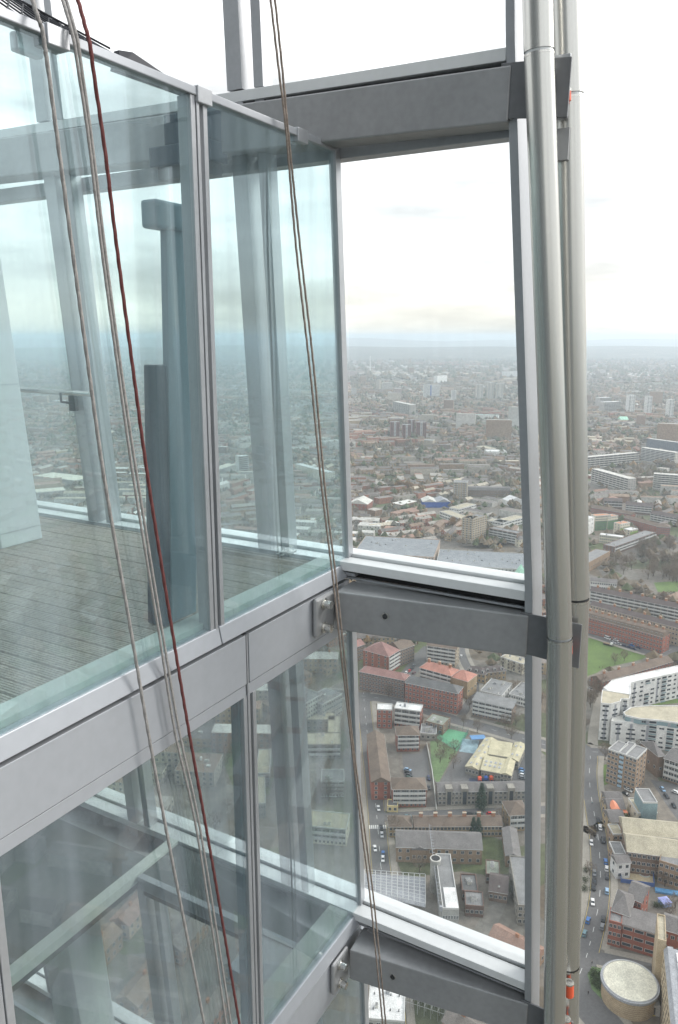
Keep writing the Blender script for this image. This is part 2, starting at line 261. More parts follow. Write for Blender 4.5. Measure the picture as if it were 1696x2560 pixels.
('cream_house', 148.1, 344.2, 0.0, 9.9, 13.0, 9.0, 'cream', 'beige_gravel', 'flat', 'win:2:4', 'cream rendered house below the glass pavilion', 'building', {}),
('shop_terrace', 138.2, 359.2, 0.0, 8.3, 9.0, 6.0, 'yellow_brick', 'grey_tile', 'gable', 'win:2:4', 'small gabled yellow brick shop near the tower foot', 'shop', {}),
('shop_terrace', 136.8, 352.9, 0.0, 8.5, 9.0, 6.0, 'yellow_brick', 'grey_tile', 'gable', 'win:2:3', 'small grey roofed shop with a white edged parapet', 'shop', {}),
('shop_terrace', 133.7, 340.5, 2.4, 7.3, 10.0, 7.0, 'yellow_brick', 'grey_tile', 'gable', 'win:2:3', 'yellow brick gabled shop below the orange tarpaulin', 'shop', {}),
('long_warehouse', 134.7, 326.1, -9.8, 27.9, 13.0, 11.0, 'brown_brick', 'beige_gravel', 'gable', 'win:3:12', 'long brick warehouse with pale beige roof and white dormer strip rear one', 'warehouse', {'parap': 1}),
('long_warehouse', 131.4, 312.5, -12.8, 25.1, 14.0, 11.0, 'brown_brick', 'beige_gravel', 'gable', 'win:3:12', 'long brick warehouse with pale beige roof nearer one', 'warehouse', {'parap': 1}),
('white_trim_flats', 143.1, 305.8, -30.0, 11.3, 14.0, 11.0, 'tan_brick', 'grey_felt', 'flat', 'win:3:5', 'tan brick flats with a broad white eave by the nursery yard', 'block of flats', {}),
('back_extension', 131.2, 330.2, 0.0, 5.1, 8.0, 7.0, 'tan_brick', 'beige_gravel', 'flat', 'win:2:2', 'small flat roofed extension beside the rear beige roof', 'building', {'parap': 1}),
('back_extension', 126.9, 315.8, -3.2, 5.4, 9.0, 7.0, 'tan_brick', 'grey_felt', 'flat', 'win:2:2', 'small flat roofed extension beside the nearer beige roof', 'building', {'parap': 1}),
('nursery_house', 125.4, 308.0, 7.7, 6.5, 6.0, 8.0, 'white', 'grey_tile', 'gable', 'win:2:2', 'white gable ended house with grey roof beside the nursery yard', 'house', {}),
('brick_hall', 120.1, 281.9, -36.7, 5.8, 12.0, 12.0, 'red_brick', 'grey_tile', 'gable', 'win:3:4', 'dark red brick hall with steep grey roof behind', 'building', {}),
('brick_hall', 111.1, 274.0, -29.6, 6.7, 14.0, 12.0, 'red_brick', 'grey_tile', 'hip', 'win:3:3', 'dark red brick corner hall with hipped grey roof on the street', 'building', {}),
('brick_car_park', 113.2, 267.7, -24.9, 12.9, 9.0, 11.0, 'red_brick', 'grey_tile', 'shed', 'slot:3:3', 'red brick car park with long dark openings by the junction', 'car park', {}),
('brick_wing', 108.3, 269.1, -22.3, 4.9, 8.0, 11.0, 'red_brick', 'grey_felt', 'flat', 'win:3:3', 'red brick street wing with paired white windows by the junction', 'building', {}),
('brick_wing', 128.9, 265.9, -26.0, 9.7, 10.0, 10.0, 'red_brick', 'grey_tile', 'gable', 'win:2:4', 'red brick rear wing beside the tall tan tower', 'building', {}),
('tan_tower', 117.4, 245.4, -20.4, 2.9, 14.0, 23.0, 'tan_panel', 'beige_gravel', 'flat', 'none', 'tall blank tan panel stair tower at the picture edge', 'tower', {}),
('mansion_terrace', 202.8, 612.1, -44.3, 43.8, 11.0, 13.5, 'red_brick', 'brown_tile', 'mansard', 'win:4:17', 'long red brick mansion terrace with a row of white dormers', 'block of flats', {'chim': 8, 'dormer': 14}),
('mansion_terrace', 234.1, 581.5, -46.6, 22.8, 12.0, 13.5, 'red_brick', 'brown_tile', 'mansard', 'win:4:9', 'red brick mansion terrace end section with orange chimneys', 'block of flats', {'chim': 4, 'dormer': 6}),
('stock_brick_terrace', 215.6, 635.3, -46.6, 78.9, 9.0, 15.0, 'cream_brick', 'dark_tile', 'gable', 'win:4:30', 'stock brick terrace with big white capped chimneys behind the red one', 'block of flats', {'chim': 6}),
('stock_brick_terrace', 227.6, 673.4, -38.0, 79.1, 10.0, 15.0, 'cream_brick', 'dark_tile', 'gable', 'balc:5:28', 'third tan terrace row with stacked balconies and orange chimneys', 'block of flats', {'chim': 8}),
('brown_roof_row', 181.3, 499.1, 28.8, 72.7, 10.0, 7.0, 'red_brick', 'brown_tile', 'gable', 'win:3:24', 'low brick row under a long brown roof behind the white flats', 'houses', {'chim': 5}),
('white_crescent', 244.2, 723.5, -17.3, 24.2, 9.0, 8.0, 'white', 'grey_tile', 'gable', 'win:2:12', 'white rendered crescent among bare trees', 'houses', {}),
('tan_hall', 250.8, 768.5, 49.9, 71.6, 16.0, 10.0, 'tan_brick', 'grey_felt', 'flat', 'win:1:12', 'long tan hall with grey roof edge touching the rear pole', 'hall', {}),
('school_slab', 309.0, 844.0, 42.6, 99.5, 14.0, 9.0, 'dark_brick', 'grey_felt', 'flat', 'balc:3:22', 'long grey roofed slab with white sill lines in the square', 'block of flats', {'plant': 3}),
('green_flats', 322.5, 955.3, 13.7, 21.8, 10.0, 19.0, 'cream', 'orange_roof', 'flat', 'win:6:9', 'cream topped flats with bright green panels lower down tallest step', 'block of flats', {'clad': 'green_panel'}),
('green_flats', 339.3, 958.4, 28.2, 18.2, 10.0, 17.0, 'cream', 'orange_roof', 'flat', 'win:5:6', 'cream topped flats with bright green panels middle step', 'block of flats', {'clad': 'green_panel', 'cladh': 0.7}),
('green_flats', 346.4, 932.6, 31.5, 17.8, 10.0, 14.0, 'cream', 'orange_roof', 'flat', 'win:4:5', 'cream topped flats with lime green panels lowest step', 'block of flats', {'clad': 'lime_panel', 'cladh': 0.62}),
('green_flats', 354.7, 920.9, 34.2, 15.1, 10.0, 9.0, 'cream', 'white_roof', 'flat', 'win:3:4', 'small cream and lime cube at the end of the green flats', 'block of flats', {'clad': 'lime_panel', 'cladh': 0.8}),
('cream_terrace', 309.0, 896.4, -29.0, 26.0, 9.0, 10.0, 'cream', 'white_roof', 'flat', 'win:3:11', 'new cream terrace with a white roof edge before the green flats', 'houses', {}),
('white_gable_house', 304.5, 931.0, 48.5, 21.0, 10.0, 20.0, 'white', 'white_roof', 'flat', 'win:4:2', 'tall narrow white block touching the rear pole', 'building', {}),
('orange_row', 345.6, 1044.3, -48.7, 59.4, 10.0, 11.0, 'red_brick', 'brown_tile', 'gable', 'win:4:22', 'terracotta brick row above the green flats', 'block of flats', {}),
('orange_row', 368.4, 982.0, -62.9, 53.7, 10.0, 11.0, 'red_brick', 'brown_tile', 'gable', 'win:4:16', 'terracotta brick row right of the green flats', 'block of flats', {}),
('corner_shop_block', 391.2, 932.2, -14.8, 15.4, 12.0, 11.0, 'red_brick', 'brown_tile', 'hip', 'win:4:7', 'brick corner block with a yellow shop front', 'block of flats', {}),
('gallery_row', 410.3, 1002.1, -50.6, 37.2, 12.0, 12.0, 'brown_brick', 'dark_tile', 'gable', 'balc:4:14', 'brown row with white gallery rails above the corner shop', 'block of flats', {}),
('gallery_row', 397.3, 1057.1, -25.4, 34.7, 12.0, 12.0, 'brown_brick', 'dark_tile', 'gable', 'balc:4:14', 'brown row with white gallery rails farther back', 'block of flats', {}),
('gallery_row', 376.1, 1082.9, -12.2, 24.8, 12.0, 12.0, 'brown_brick', 'dark_tile', 'gable', 'balc:3:10', 'short brown row with dark windows and white ends', 'block of flats', {}),
('slab_block', 421.2, 1283.5, -74.1, 98.2, 14.0, 24.0, 'concrete', 'concrete_roof', 'flat', 'balc:7:20', 'long concrete slab block with white gallery lines and blank end', 'slab block', {}),
('slab_block', 500.4, 1223.1, -23.9, 52.9, 14.0, 26.0, 'concrete', 'concrete_roof', 'flat', 'balc:8:18', 'concrete slab block with a dark red base at the right edge', 'slab block', {}),
('slab_block', 449.4, 1405.6, 26.9, 134.7, 14.0, 24.0, 'concrete_dark', 'concrete_roof', 'flat', 'balc:6:24', 'wide grey concrete slab block farther back', 'slab block', {}),
('slab_block', 590.8, 1514.0, -61.0, 77.5, 14.0, 27.0, 'cream_panel', 'concrete_roof', 'flat', 'balc:9:14', 'cream slab block with white stair strips', 'slab block', {}),
('slab_block', 654.5, 1651.5, -58.1, 101.6, 14.0, 27.0, 'dark_panel', 'concrete_roof', 'flat', 'win:7:20', 'dark blue grey slab block behind the cream one', 'slab block', {}),
('tan_point_block', 145.4, 898.3, -32.8, 13.7, 17.0, 30.0, 'tan_point', 'grey_felt', 'flat', 'band:11:3', 'tan point block left face with white floor bands', 'tower block', {}),
('tan_point_block', 157.1, 890.3, 44.5, 27.7, 15.0, 30.0, 'tan_point', 'grey_felt', 'flat', 'band:11:6', 'tan point block right face with recessed balconies', 'tower block', {}),
('white_school', 136.5, 1031.7, -64.4, 52.6, 16.0, 8.0, 'white', 'beige_gravel', 'flat', 'slot:2:8', 'white modern school left wing with long strip windows', 'school', {}),
('white_school', 164.6, 1045.2, 46.9, 42.8, 16.0, 8.0, 'white', 'beige_gravel', 'flat', 'slot:2:7', 'white modern school angled rear wing', 'school', {}),
('white_school', 190.7, 977.5, -39.1, 23.0, 16.0, 8.0, 'white', 'beige_gravel', 'flat', 'slot:2:6', 'white modern school wing right of the point block', 'school', {}),
('white_school', 208.8, 964.3, 42.4, 49.9, 16.0, 8.0, 'white', 'beige_gravel', 'flat', 'slot:2:8', 'white modern school wing running into the jamb', 'school', {}),
('brown_gallery_flats', 179.6, 907.6, -43.1, 38.3, 12.0, 15.0, 'brown_brick', 'grey_felt', 'flat', 'balc:5:12', 'brown flats with open galleries below the white school', 'block of flats', {}),
('cream_cottage', 208.9, 876.8, 26.5, 12.3, 10.0, 9.0, 'cream', 'grey_tile', 'hip', 'win:2:3', 'small cream house at the foot of the jamb', 'house', {}),
('blue_shed', 119.9, 1092.7, 0.0, 20.1, 26.0, 8.0, 'blue_panel', 'pale_metal', 'gablex', 'none', 'big shed with bright blue walls and a pale roof', 'shed', {}),
('blue_shed', 139.7, 1091.1, 6.9, 20.6, 24.0, 8.0, 'blue_panel', 'grey_metal', 'gablex', 'none', 'second blue walled shed with a grey roof', 'shed', {}),
('red_end_shed', 13.6, 1079.9, -16.9, 27.7, 30.0, 9.0, 'red_brick', 'pale_metal', 'gablex', 'win:2:5', 'brick shed with pale roof and red trim beside the glass corner', 'shed', {}),
('brick_point_block', 123.7, 1872.1, 0.0, 21.9, 24.0, 38.0, 'red_tower', 'grey_felt', 'flat', 'strip:12:1', 'red brick tower with white stair strip leftmost of the four', 'tower block', {}),
('brick_point_block', 147.7, 1812.7, 0.0, 20.1, 24.0, 38.0, 'red_tower', 'grey_felt', 'flat', 'strip:12:1', 'red brick tower with white stair strip nearest of the four', 'tower block', {}),
('brick_point_block', 171.1, 1921.2, 0.0, 15.3, 24.0, 38.0, 'red_tower', 'grey_felt', 'flat', 'strip:12:1', 'red brick tower partly hidden at the back of the four', 'tower block', {}),
('brick_point_block', 185.8, 1866.8, 0.0, 23.5, 24.0, 38.0, 'red_tower', 'grey_felt', 'flat', 'strip:12:1', 'red brick tower with white stair strip rightmost of the four', 'tower block', {}),
('white_tower', 332.2, 3091.2, 0.0, 63.0, 18.0, 52.0, 'white_panel', 'white_roof', 'flat', 'wt:14:1', 'broad white tower with one bright blue vertical stripe', 'tower block', {}),
('small_tower', 418.3, 2922.8, 0.0, 17.8, 18.0, 42.0, 'white_panel', 'white_roof', 'flat', 'strip:10:1', 'slim white tower right of the blue striped one', 'tower block', {}),
('twin_tower', 519.9, 2974.4, 0.0, 25.3, 22.0, 60.0, 'cream_panel', 'white_roof', 'flat', 'strip:16:3', 'pale tower standing left of the tall far pair', 'tower block', {}),
('twin_tower', 565.1, 2990.6, 0.0, 21.8, 22.0, 68.0, 'cream_panel', 'white_roof', 'flat', 'strip:16:3', 'tallest pale tower of the far cluster', 'tower block', {}),
('twin_tower', 597.2, 2982.3, 0.0, 24.5, 22.0, 64.0, 'cream_panel', 'white_roof', 'flat', 'strip:16:3', 'pale tower at the right of the far cluster', 'tower block', {}),
('long_slab', 173.6, 2536.9, -72.3, 141.5, 20.0, 34.0, 'concrete', 'concrete_roof', 'flat', 'balc:10:16', 'long pale concrete slab stepping away left of centre', 'slab block', {}),
('long_slab', 219.7, 2435.8, 61.7, 49.7, 20.0, 30.0, 'concrete_dark', 'concrete_roof', 'flat', 'win:9:6', 'darker slab joined to the long pale one', 'slab block', {}),
('small_tower', 212.8, 3014.0, 0.0, 26.6, 20.0, 44.0, 'pink_panel', 'white_roof', 'flat', 'win:12:5', 'pinkish brown tower left of the white one', 'tower block', {}),
('white_slab', 948.2, 4587.3, 0.0, 107.7, 20.0, 40.0, 'white_panel', 'white_roof', 'flat', 'win:6:14', 'long white far slab by the jamb', 'slab block', {}),
('white_slab', 501.6, 4034.5, 54.6, 106.8, 20.0, 40.0, 'white_panel', 'white_roof', 'flat', 'win:6:8', 'small white far slab on the rising ground', 'slab block', {}),
('white_slab', 51.3, 4634.9, 0.0, 55.4, 24.0, 40.0, 'pink_panel', 'white_roof', 'flat', 'win:6:8', 'pale far slab at the corner of the glass wall', 'slab block', {}),
('teal_school', 394.6, 2327.8, -18.6, 79.0, 18.0, 12.0, 'white_panel', 'teal_roof', 'flat', 'win:3:14', 'low white school with pale teal roof in the middle distance', 'school', {}),
('park_flats', 183.9, 1682.8, -24.1, 19.5, 16.0, 20.0, 'cream_brick', 'grey_felt', 'flat', 'win:6:7', 'cream brick flats at the top edge of the little park', 'block of flats', {}),
('park_flats', 198.4, 1656.0, -19.1, 40.0, 14.0, 14.0, 'brown_brick', 'grey_tile', 'flat', 'win:5:12', 'brown flats along the top edge of the little park', 'block of flats', {}),
('yellow_hall', 296.0, 1671.4, -65.2, 50.2, 20.0, 8.0, 'cream', 'beige_gravel', 'flat', 'win:2:8', 'low cream hall right of the little park', 'hall', {}),
('white_roof_market', 304.3, 1591.0, 0.0, 40.7, 30.0, 8.0, 'white', 'white_roof', 'flat', 'win:1:8', 'wide white roofed shed right of the little park', 'shed', {}),
('cream_office', 171.7, 1150.8, -13.8, 20.5, 18.0, 26.0, 'cream_brick', 'grey_felt', 'flat', 'strip:8:5', 'cream and red tall block behind the blue sheds', 'office block', {}),
('dormer_terrace', 198.1, 1171.3, -4.4, 62.4, 12.0, 11.0, 'brown_brick', 'grey_tile', 'mansard', 'win:3:22', 'long brown terrace with grey dormers behind the sheds', 'block of flats', {'dormer': 14}),
('white_tent_hall', 245.4, 1101.6, 16.0, 24.5, 20.0, 7.0, 'white', 'white_roof', 'gablex', 'none', 'white ridged hall by the jamb', 'hall', {}),
('reflection_band', 15.4, 803.5, -12.3, 85.9, 73.5, 14.0, 'salmon_wall', 'bluegrey_roof', 'flat', 'win:4:26', 'salmon reflection band with blue grey edges built as a block above the white sill', 'building', {'plant': 12}),  # reflected bands in the glass built as blocks, this row and the next
('reflection_band', 99.3, 768.8, -11.1, 94.6, 59.5, 11.0, 'pale_render', 'bluegrey_roof', 'flat', 'win:3:26', 'wide pale blue grey roof running to the jamb just above the white sill', 'building', {'plant': 16}),
('far_tower', 900.5, 2440.6, 0.0, 20.2, 24.0, 60.0, 'white_panel', 'white_roof', 'flat', 'strip:14:3', 'pale far tower with white cap left one by the pole', 'tower block', {}),
('far_tower', 952.6, 2425.7, 0.0, 15.1, 24.0, 58.0, 'white_panel', 'white_roof', 'flat', 'strip:14:3', 'pale far tower with white cap middle one', 'tower block', {}),
('far_tower', 977.0, 2320.3, 0.0, 14.5, 24.0, 56.0, 'white_panel', 'white_roof', 'flat', 'strip:14:3', 'pale far tower with white cap at the right edge', 'tower block', {}),
('far_slab', 873.0, 2628.7, 18.2, 46.9, 24.0, 38.0, 'concrete', 'white_roof', 'flat', 'balc:9:12', 'far pale slab row rear one by the pole', 'slab block', {}),
('far_slab', 843.7, 2496.8, 20.7, 64.6, 24.0, 34.0, 'concrete', 'white_roof', 'flat', 'balc:8:14', 'far pale slab row front one by the pole', 'slab block', {}),
('copper_roof_hall', 793.5, 2200.1, 0.0, 21.9, 26.0, 10.0, 'cream', 'mint_roof', 'gable', 'none', 'distant hall with pale mint green copper roof', 'hall', {}),
('depot', -516.2, 1300.4, -28.0, 95.7, 40.0, 9.0, 'grey_render', 'cream_roof', 'flat', 'win:2:8', 'pale roofed depot seen through the left glass behind the column', 'building', {}),
('depot', -456.7, 1155.5, 26.5, 42.1, 30.0, 9.0, 'grey_render', 'cream_roof', 'flat', 'win:2:6', 'second pale roofed depot lower in the left glass', 'building', {}),
('striped_tower', -176.2, 1351.4, 28.6, 19.5, 15.0, 34.0, 'white_panel', 'white_roof', 'flat', 'balc:10:4', 'round capped tower seen between the glass posts', 'tower block', {}),
('cream_row', -78.9, 1384.0, -56.9, 110.1, 14.0, 16.0, 'cream', 'white_roof', 'flat', 'win:5:10', 'cream slab with vertical strips behind the climbing ropes', 'slab block', {}),
('pale_row', -214.4, 1330.9, 69.6, 82.9, 20.0, 12.0, 'grey_render', 'cream_roof', 'flat', 'win:3:8', 'low pale roofed block left of the round capped tower', 'building', {}),
]
ROADS={'west': ([(16.9, 497.6), (17.0, 462.1), (17.9, 425.2), (18.9, 391.9), (19.3, 362.9), (19.5, 336.6), (19.3, 322.4), (19.8, 301.6), (20.1, 258.3), (19.5, 224.5)], 9.5), 'school': ([(-8.1, 497.6), (33.6, 488.3), (56.8, 472.3), (69.7, 460.5), (92.6, 447.6), (114.5, 433.2), (143.7, 414.0)], 10.5), 'cross': ([(20.9, 354.5), (50.7, 357.1), (87.1, 359.7), (114.8, 361.3)], 7), 'side': ([(100.8, 601.1), (93.5, 565.7), (97.2, 515.2), (90.9, 488.3), (79.0, 464.6)], 6.5), 'yard': ([(46.2, 521.3), (51.4, 529.7), (62.4, 558.6), (72.1, 577.9)], 11), 'curve': ([(145.4, 426.0), (149.2, 418.9), (141.4, 398.1), (136.0, 379.1), (132.3, 361.6), (128.7, 345.4), (129.5, 347.6), (124.8, 329.1), (119.5, 311.0), (113.7, 294.6), (106.7, 279.6), (101.5, 269.4), (97.5, 261.5), (89.6, 249.2)], 9), 'junction': ([(98.1, 263.2), (103.9, 261.5), (111.1, 259.4), (121.7, 255.8), (132.3, 251.6)], 7), 'lower': ([(90.2, 251.2), (90.6, 242.2), (93.2, 235.6), (95.9, 229.9), (96.8, 223.8)], 13), 'upper': ([(134.0, 418.1), (148.8, 419.4), (160.6, 416.8), (178.8, 407.9), (183.7, 404.6), (192.9, 400.5)], 9), 'park': ([(201.5, 611.3), (207.5, 607.0), (226.0, 583.3), (240.5, 567.1), (249.1, 563.4), (272.3, 583.3)], 10)}
LANE=[(152.6, 426.9), (157.5, 441.8), (164.6, 458.6), (174.2, 482.1), (176.8, 498.2), (175.6, 507.9)]
POLY={'park_lawn': [(197.9, 599.5), (204.4, 597.0), (222.2, 579.3), (235.1, 568.6), (237.3, 560.4), (231.0, 554.6), (196.3, 537.8), (188.0, 529.7), (174.0, 520.6)], 'pitch': [(67.3, 447.3), (80.0, 441.4), (70.1, 419.2), (59.6, 435.4)], 'field': [(55.3, 430.9), (59.5, 434.6), (70.0, 418.8), (65.4, 410.6), (59.9, 398.2), (54.1, 384.6), (52.2, 394.4)], 'school_yard': [(66.4, 409.9), (79.8, 435.4), (86.5, 435.4), (112.6, 425.2), (103.1, 384.6), (54.7, 384.6)], 'small_park': [(162.3, 1611.4), (188.1, 1640.6), (257.2, 1611.4), (223.0, 1562.2), (198.7, 1486.3), (169.8, 1476.2), (161.7, 1508.3)], 'car_park': [(37.1, 416.7), (48.0, 417.4), (52.8, 428.0), (50.3, 387.0), (36.2, 387.6)], 'flats_lawn': [(34.8, 362.9), (45.1, 364.0), (45.3, 359.7), (33.0, 356.5)], 'drum_garden': [(95.6, 253.6), (98.7, 257.7), (103.5, 256.5), (103.7, 253.2), (100.0, 243.0), (97.5, 242.2), (95.2, 246.8)], 'tower_lawn': [(149.2, 403.8), (154.1, 405.4), (150.3, 386.5), (145.1, 383.5), (143.2, 386.5)], 'nursery_yard': [(130.5, 315.7), (144.4, 314.2), (140.7, 302.9), (126.9, 306.0)], 'square_lawn': [(314.1, 743.5), (340.5, 748.4), (325.2, 712.5), (306.5, 714.8)], 'lot': [(172.6, 389.5), (186.3, 385.0), (172.2, 351.7), (171.9, 365.0), (172.3, 379.1)], 'courtyard_lawn': [(207.3, 478.8), (230.4, 488.9), (227.5, 482.1), (212.4, 478.8)]}
WB={'endA': ([(157.8, 432.9), (163.5, 431.9), (170.3, 435.4), (172.1, 438.8), (176.9, 438.5), (179.7, 444.7), (164.5, 451.1)], 24), 'curveB': ([(172.0, 458.8), (183.9, 454.5), (190.6, 472.3), (197.2, 475.2), (232.8, 490.1), (237.7, 501.4), (195.1, 483.1), (182.9, 477.5), (179.2, 475.5), (174.0, 468.8), (170.2, 464.8)], 19), 'frontC': ([(163.0, 428.0), (163.9, 426.9), (170.3, 426.9), (178.8, 425.2), (188.5, 422.2), (202.2, 418.2), (210.6, 437.7), (182.9, 443.7), (174.3, 435.7), (164.9, 431.1)], 15), 'pentD': ([(171.3, 431.9), (171.4, 428.2), (178.1, 424.2), (188.2, 422.3), (201.8, 418.1), (211.4, 440.3), (190.5, 440.8), (178.4, 438.6)], 18.5)}
PEOPLE=[(93.0, 244.4, 'black', 'person in dark clothes walking on the curved pavement left of the drum'), (102.3, 236.6, 'black', 'person in a dark coat by the foot of the drum'), (103.5, 237.3, 'navy', 'person in navy just behind the dark coated one by the drum'), (104.7, 236.8, 'grey', 'person in grey nearest the ramp entrance'), (98.9, 258.6, 'black', 'person in dark clothes at the corner of the round garden'), (192.7, 537.4, 'black', 'person on the park path by the brown roofed row'), (194.9, 537.9, 'maroon', 'second person on the park path in a reddish coat'), (132.8, 365.6, 'teal', 'person on the curving street carriageway opposite the shops')]
CARS=[
(130.4, 345.5, 78, 'white', 'white car passing the beige warehouse roofs on the curving street', 'car'),
(128.2, 334.8, 82, 'black', 'black car beside the nearer beige roof on the curving street', 'car'),
(122.3, 333.4, -104, 'white', 'white car at the kerb left of the black one on the curving street', 'car'),
(124.6, 319.5, 75, 'blue', 'bright blue car beside the nursery fence on the curving street', 'car'),
(123.4, 314.6, 71, 'white', 'white car just behind the bright blue one on the curving street', 'car'),
(121.7, 309.0, 71, 'dark', 'dark car at the tail of the blue and white pair on the curving street', 'car'),
(116.8, 311.5, -108, 'grey', 'grey car heading the left hand kerb row on the curving street', 'car'),
(115.1, 305.9, -108, 'black', 'black car parked second at the left kerb on the curving street', 'car'),
(113.4, 302.0, -104, 'black', 'black people carrier third at the left kerb on the curving street', 'car'),
(118.5, 299.6, 71, 'sky', 'pale blue car alone by the brick hall on the curving street', 'car'),
(110.0, 292.7, -104, 'white', 'white car with grey roof alone at the left kerb on the curving street', 'car'),
(104.6, 281.9, 62, 'blue', 'royal blue car driving by the left kerb near the junction', 'car'),
(111.3, 282.7, 68, 'dark', 'dark maroon car ahead of the silver one by the brick wing', 'car'),
(109.4, 278.3, 65, 'grey', 'silver grey car last in line by the brick wing', 'car'),
(100.9, 274.6, 62, 'teal', 'grey teal car nearest the junction at the pole', 'car'),
(131.6, 351.6, -101, 'black', 'black car next to the white one opposite the small shops', 'car'),
(130.5, 345.3, -102, 'white', 'white car opposite the yellow gabled shops', 'car'),
(128.9, 335.9, -102, 'dark', 'dark car by the first warehouse corner', 'car'),
(175.3, 379.0, -87, 'sky', 'pale blue car on the edge of the flats car park', 'car'),
(174.7, 372.5, -87, 'dark', 'dark grey car behind the pale blue one in the car park', 'car'),
(181.3, 376.1, -45, 'white', 'white car across the bays of the flats car park', 'car'),
(175.0, 363.9, -94, 'black', 'black car alone in the lower car park', 'car'),
(156.6, 378.3, -52, 'white', 'white estate car at the foot of the brick tower', 'car'),
(153.8, 374.7, -59, 'black', 'black car behind the white estate at the tower foot', 'car'),
(161.3, 379.8, 55, 'navy', 'navy car at the right corner of the tower foot', 'car'),
(180.6, 517.1, 36, 'sky', 'pale car in the bay below the park path first of three', 'car'),
(183.9, 519.4, 36, 'white', 'white car in the bay below the park path second of three', 'car'),
(187.0, 521.3, 36, 'white', 'white car in the bay below the park path third of three', 'car'),
(175.1, 502.2, -67, 'white', 'white car on its own by the curved white building', 'car'),
(210.7, 606.3, -54, 'white', 'white car nearest the pole beside the park', 'car'),
(218.1, 595.2, -54, 'white', 'white minibus beside the park lawn', 'van'),
(223.5, 591.3, -55, 'white', 'white car behind the minibus by the red terrace', 'car'),
(219.9, 586.5, -54, 'silver', 'silver car on the park side behind the minibus', 'car'),
(223.0, 583.3, -54, 'silver', 'second silver car on the park side', 'car'),
(226.2, 579.2, -54, 'navy', 'navy car first of the dark row by the park', 'car'),
(232.4, 580.5, -55, 'blue', 'bright blue car in the row by the red terrace', 'car'),
(228.8, 576.1, -54, 'navy', 'navy car on the park side below the blue one', 'car'),
(231.3, 573.3, -54, 'navy', 'navy car last on the park side', 'car'),
(236.0, 575.5, -55, 'navy', 'dark blue car nearest the terrace end', 'car'),
(214.1, 581.7, -40, 'black', 'black flatbed lorry with white cab and tan load on the lawn edge', 'lorry'),
(18.8, 406.4, -83, 'dark', 'dark car highest on the busy road left of the courtyard block', 'car'),
(19.2, 394.6, -83, 'maroon', 'maroon car below the dark one on the busy road left of the courtyard block', 'car'),
(19.6, 380.8, -83, 'navy', 'navy car halfway down on the busy road left of the courtyard block', 'car'),
(20.5, 361.6, -86, 'white', 'white car by the pedestrian crossing near the kiosk', 'car'),
(21.1, 345.1, -86, 'black', 'black car leading the white one near the terrace corner', 'car'),
(21.1, 339.5, -89, 'silver', 'silver car tailing the black one near the terrace corner', 'car'),
(38.8, 398.6, -21, 'sky', 'pale blue car topmost in the yard bays', 'car'),
(38.9, 395.8, -21, 'black', 'black car second in the yard bays', 'car'),
(39.3, 392.8, -21, 'dark', 'dark car third in the yard bays', 'car'),
(38.9, 390.2, -20, 'green', 'dark green car last in the yard bays', 'car'),
(49.8, 390.1, -87, 'navy', 'dark blue car by the white wall upper one', 'car'),
(48.7, 380.8, -87, 'dark', 'dark car by the white wall lower one', 'car'),
(35.0, 354.5, 9, 'teal', 'grey teal car on the side street by the terrace', 'car'),
(67.5, 356.3, 9, 'black', 'black car left of the dark green one on the side street', 'car'),
(71.8, 356.3, 9, 'green', 'dark green car beside the red one on the side street', 'car'),
(77.8, 356.8, 9, 'red', 'bright red car on the side street by the corner flats', 'car'),
(81.7, 486.9, -88, 'black', 'black car at the end of the red mansion block', 'car'),
(49.1, 529.4, 63, 'white', 'white car first of the angled yard row', 'car'),
(51.6, 532.4, 63, 'red', 'red car second of the angled yard row', 'car'),
(53.7, 535.8, 63, 'dark', 'dark car third of the angled yard row', 'car'),
(54.6, 528.6, 63, 'maroon', 'maroon car near the salmon roof in the angled yard', 'car'),
(55.7, 542.0, 63, 'grey', 'grey car last of the angled yard row', 'car'),
(93.7, 559.3, 68, 'white', 'white car high on the side road under the beam', 'car'),
(89.5, 553.5, 68, 'navy', 'navy car below the white one under the beam', 'car'),
(103.7, 398.4, -22, 'blue', 'blue car topmost by the school at the jamb', 'car'),
(103.3, 395.6, -22, 'sky', 'pale blue car second by the school at the jamb', 'car'),
(102.7, 392.8, -22, 'white', 'white car third by the school at the jamb', 'car'),
(101.9, 390.2, -22, 'grey', 'grey car last by the school at the jamb', 'car'),
(95.1, 513.3, -38, 'white', 'white delivery van turning by the white modern building', 'van'),
(17.2, 329.0, -85, 'white', 'white car on the busy road beside the tan brick block', 'car'),
(20.9, 324.8, -93, 'blue', 'blue car waiting by the station roofs', 'car'),
(20.6, 321.4, -93, 'white', 'white car touching the blue one by the station roofs', 'car'),
(190.6, 1162.3, -28, 'red', 'red double decker bus right of the cream tower', 'bus'),
(160.0, 1105.5, -27, 'red', 'red bus in front of the blue sheds', 'bus'),
]
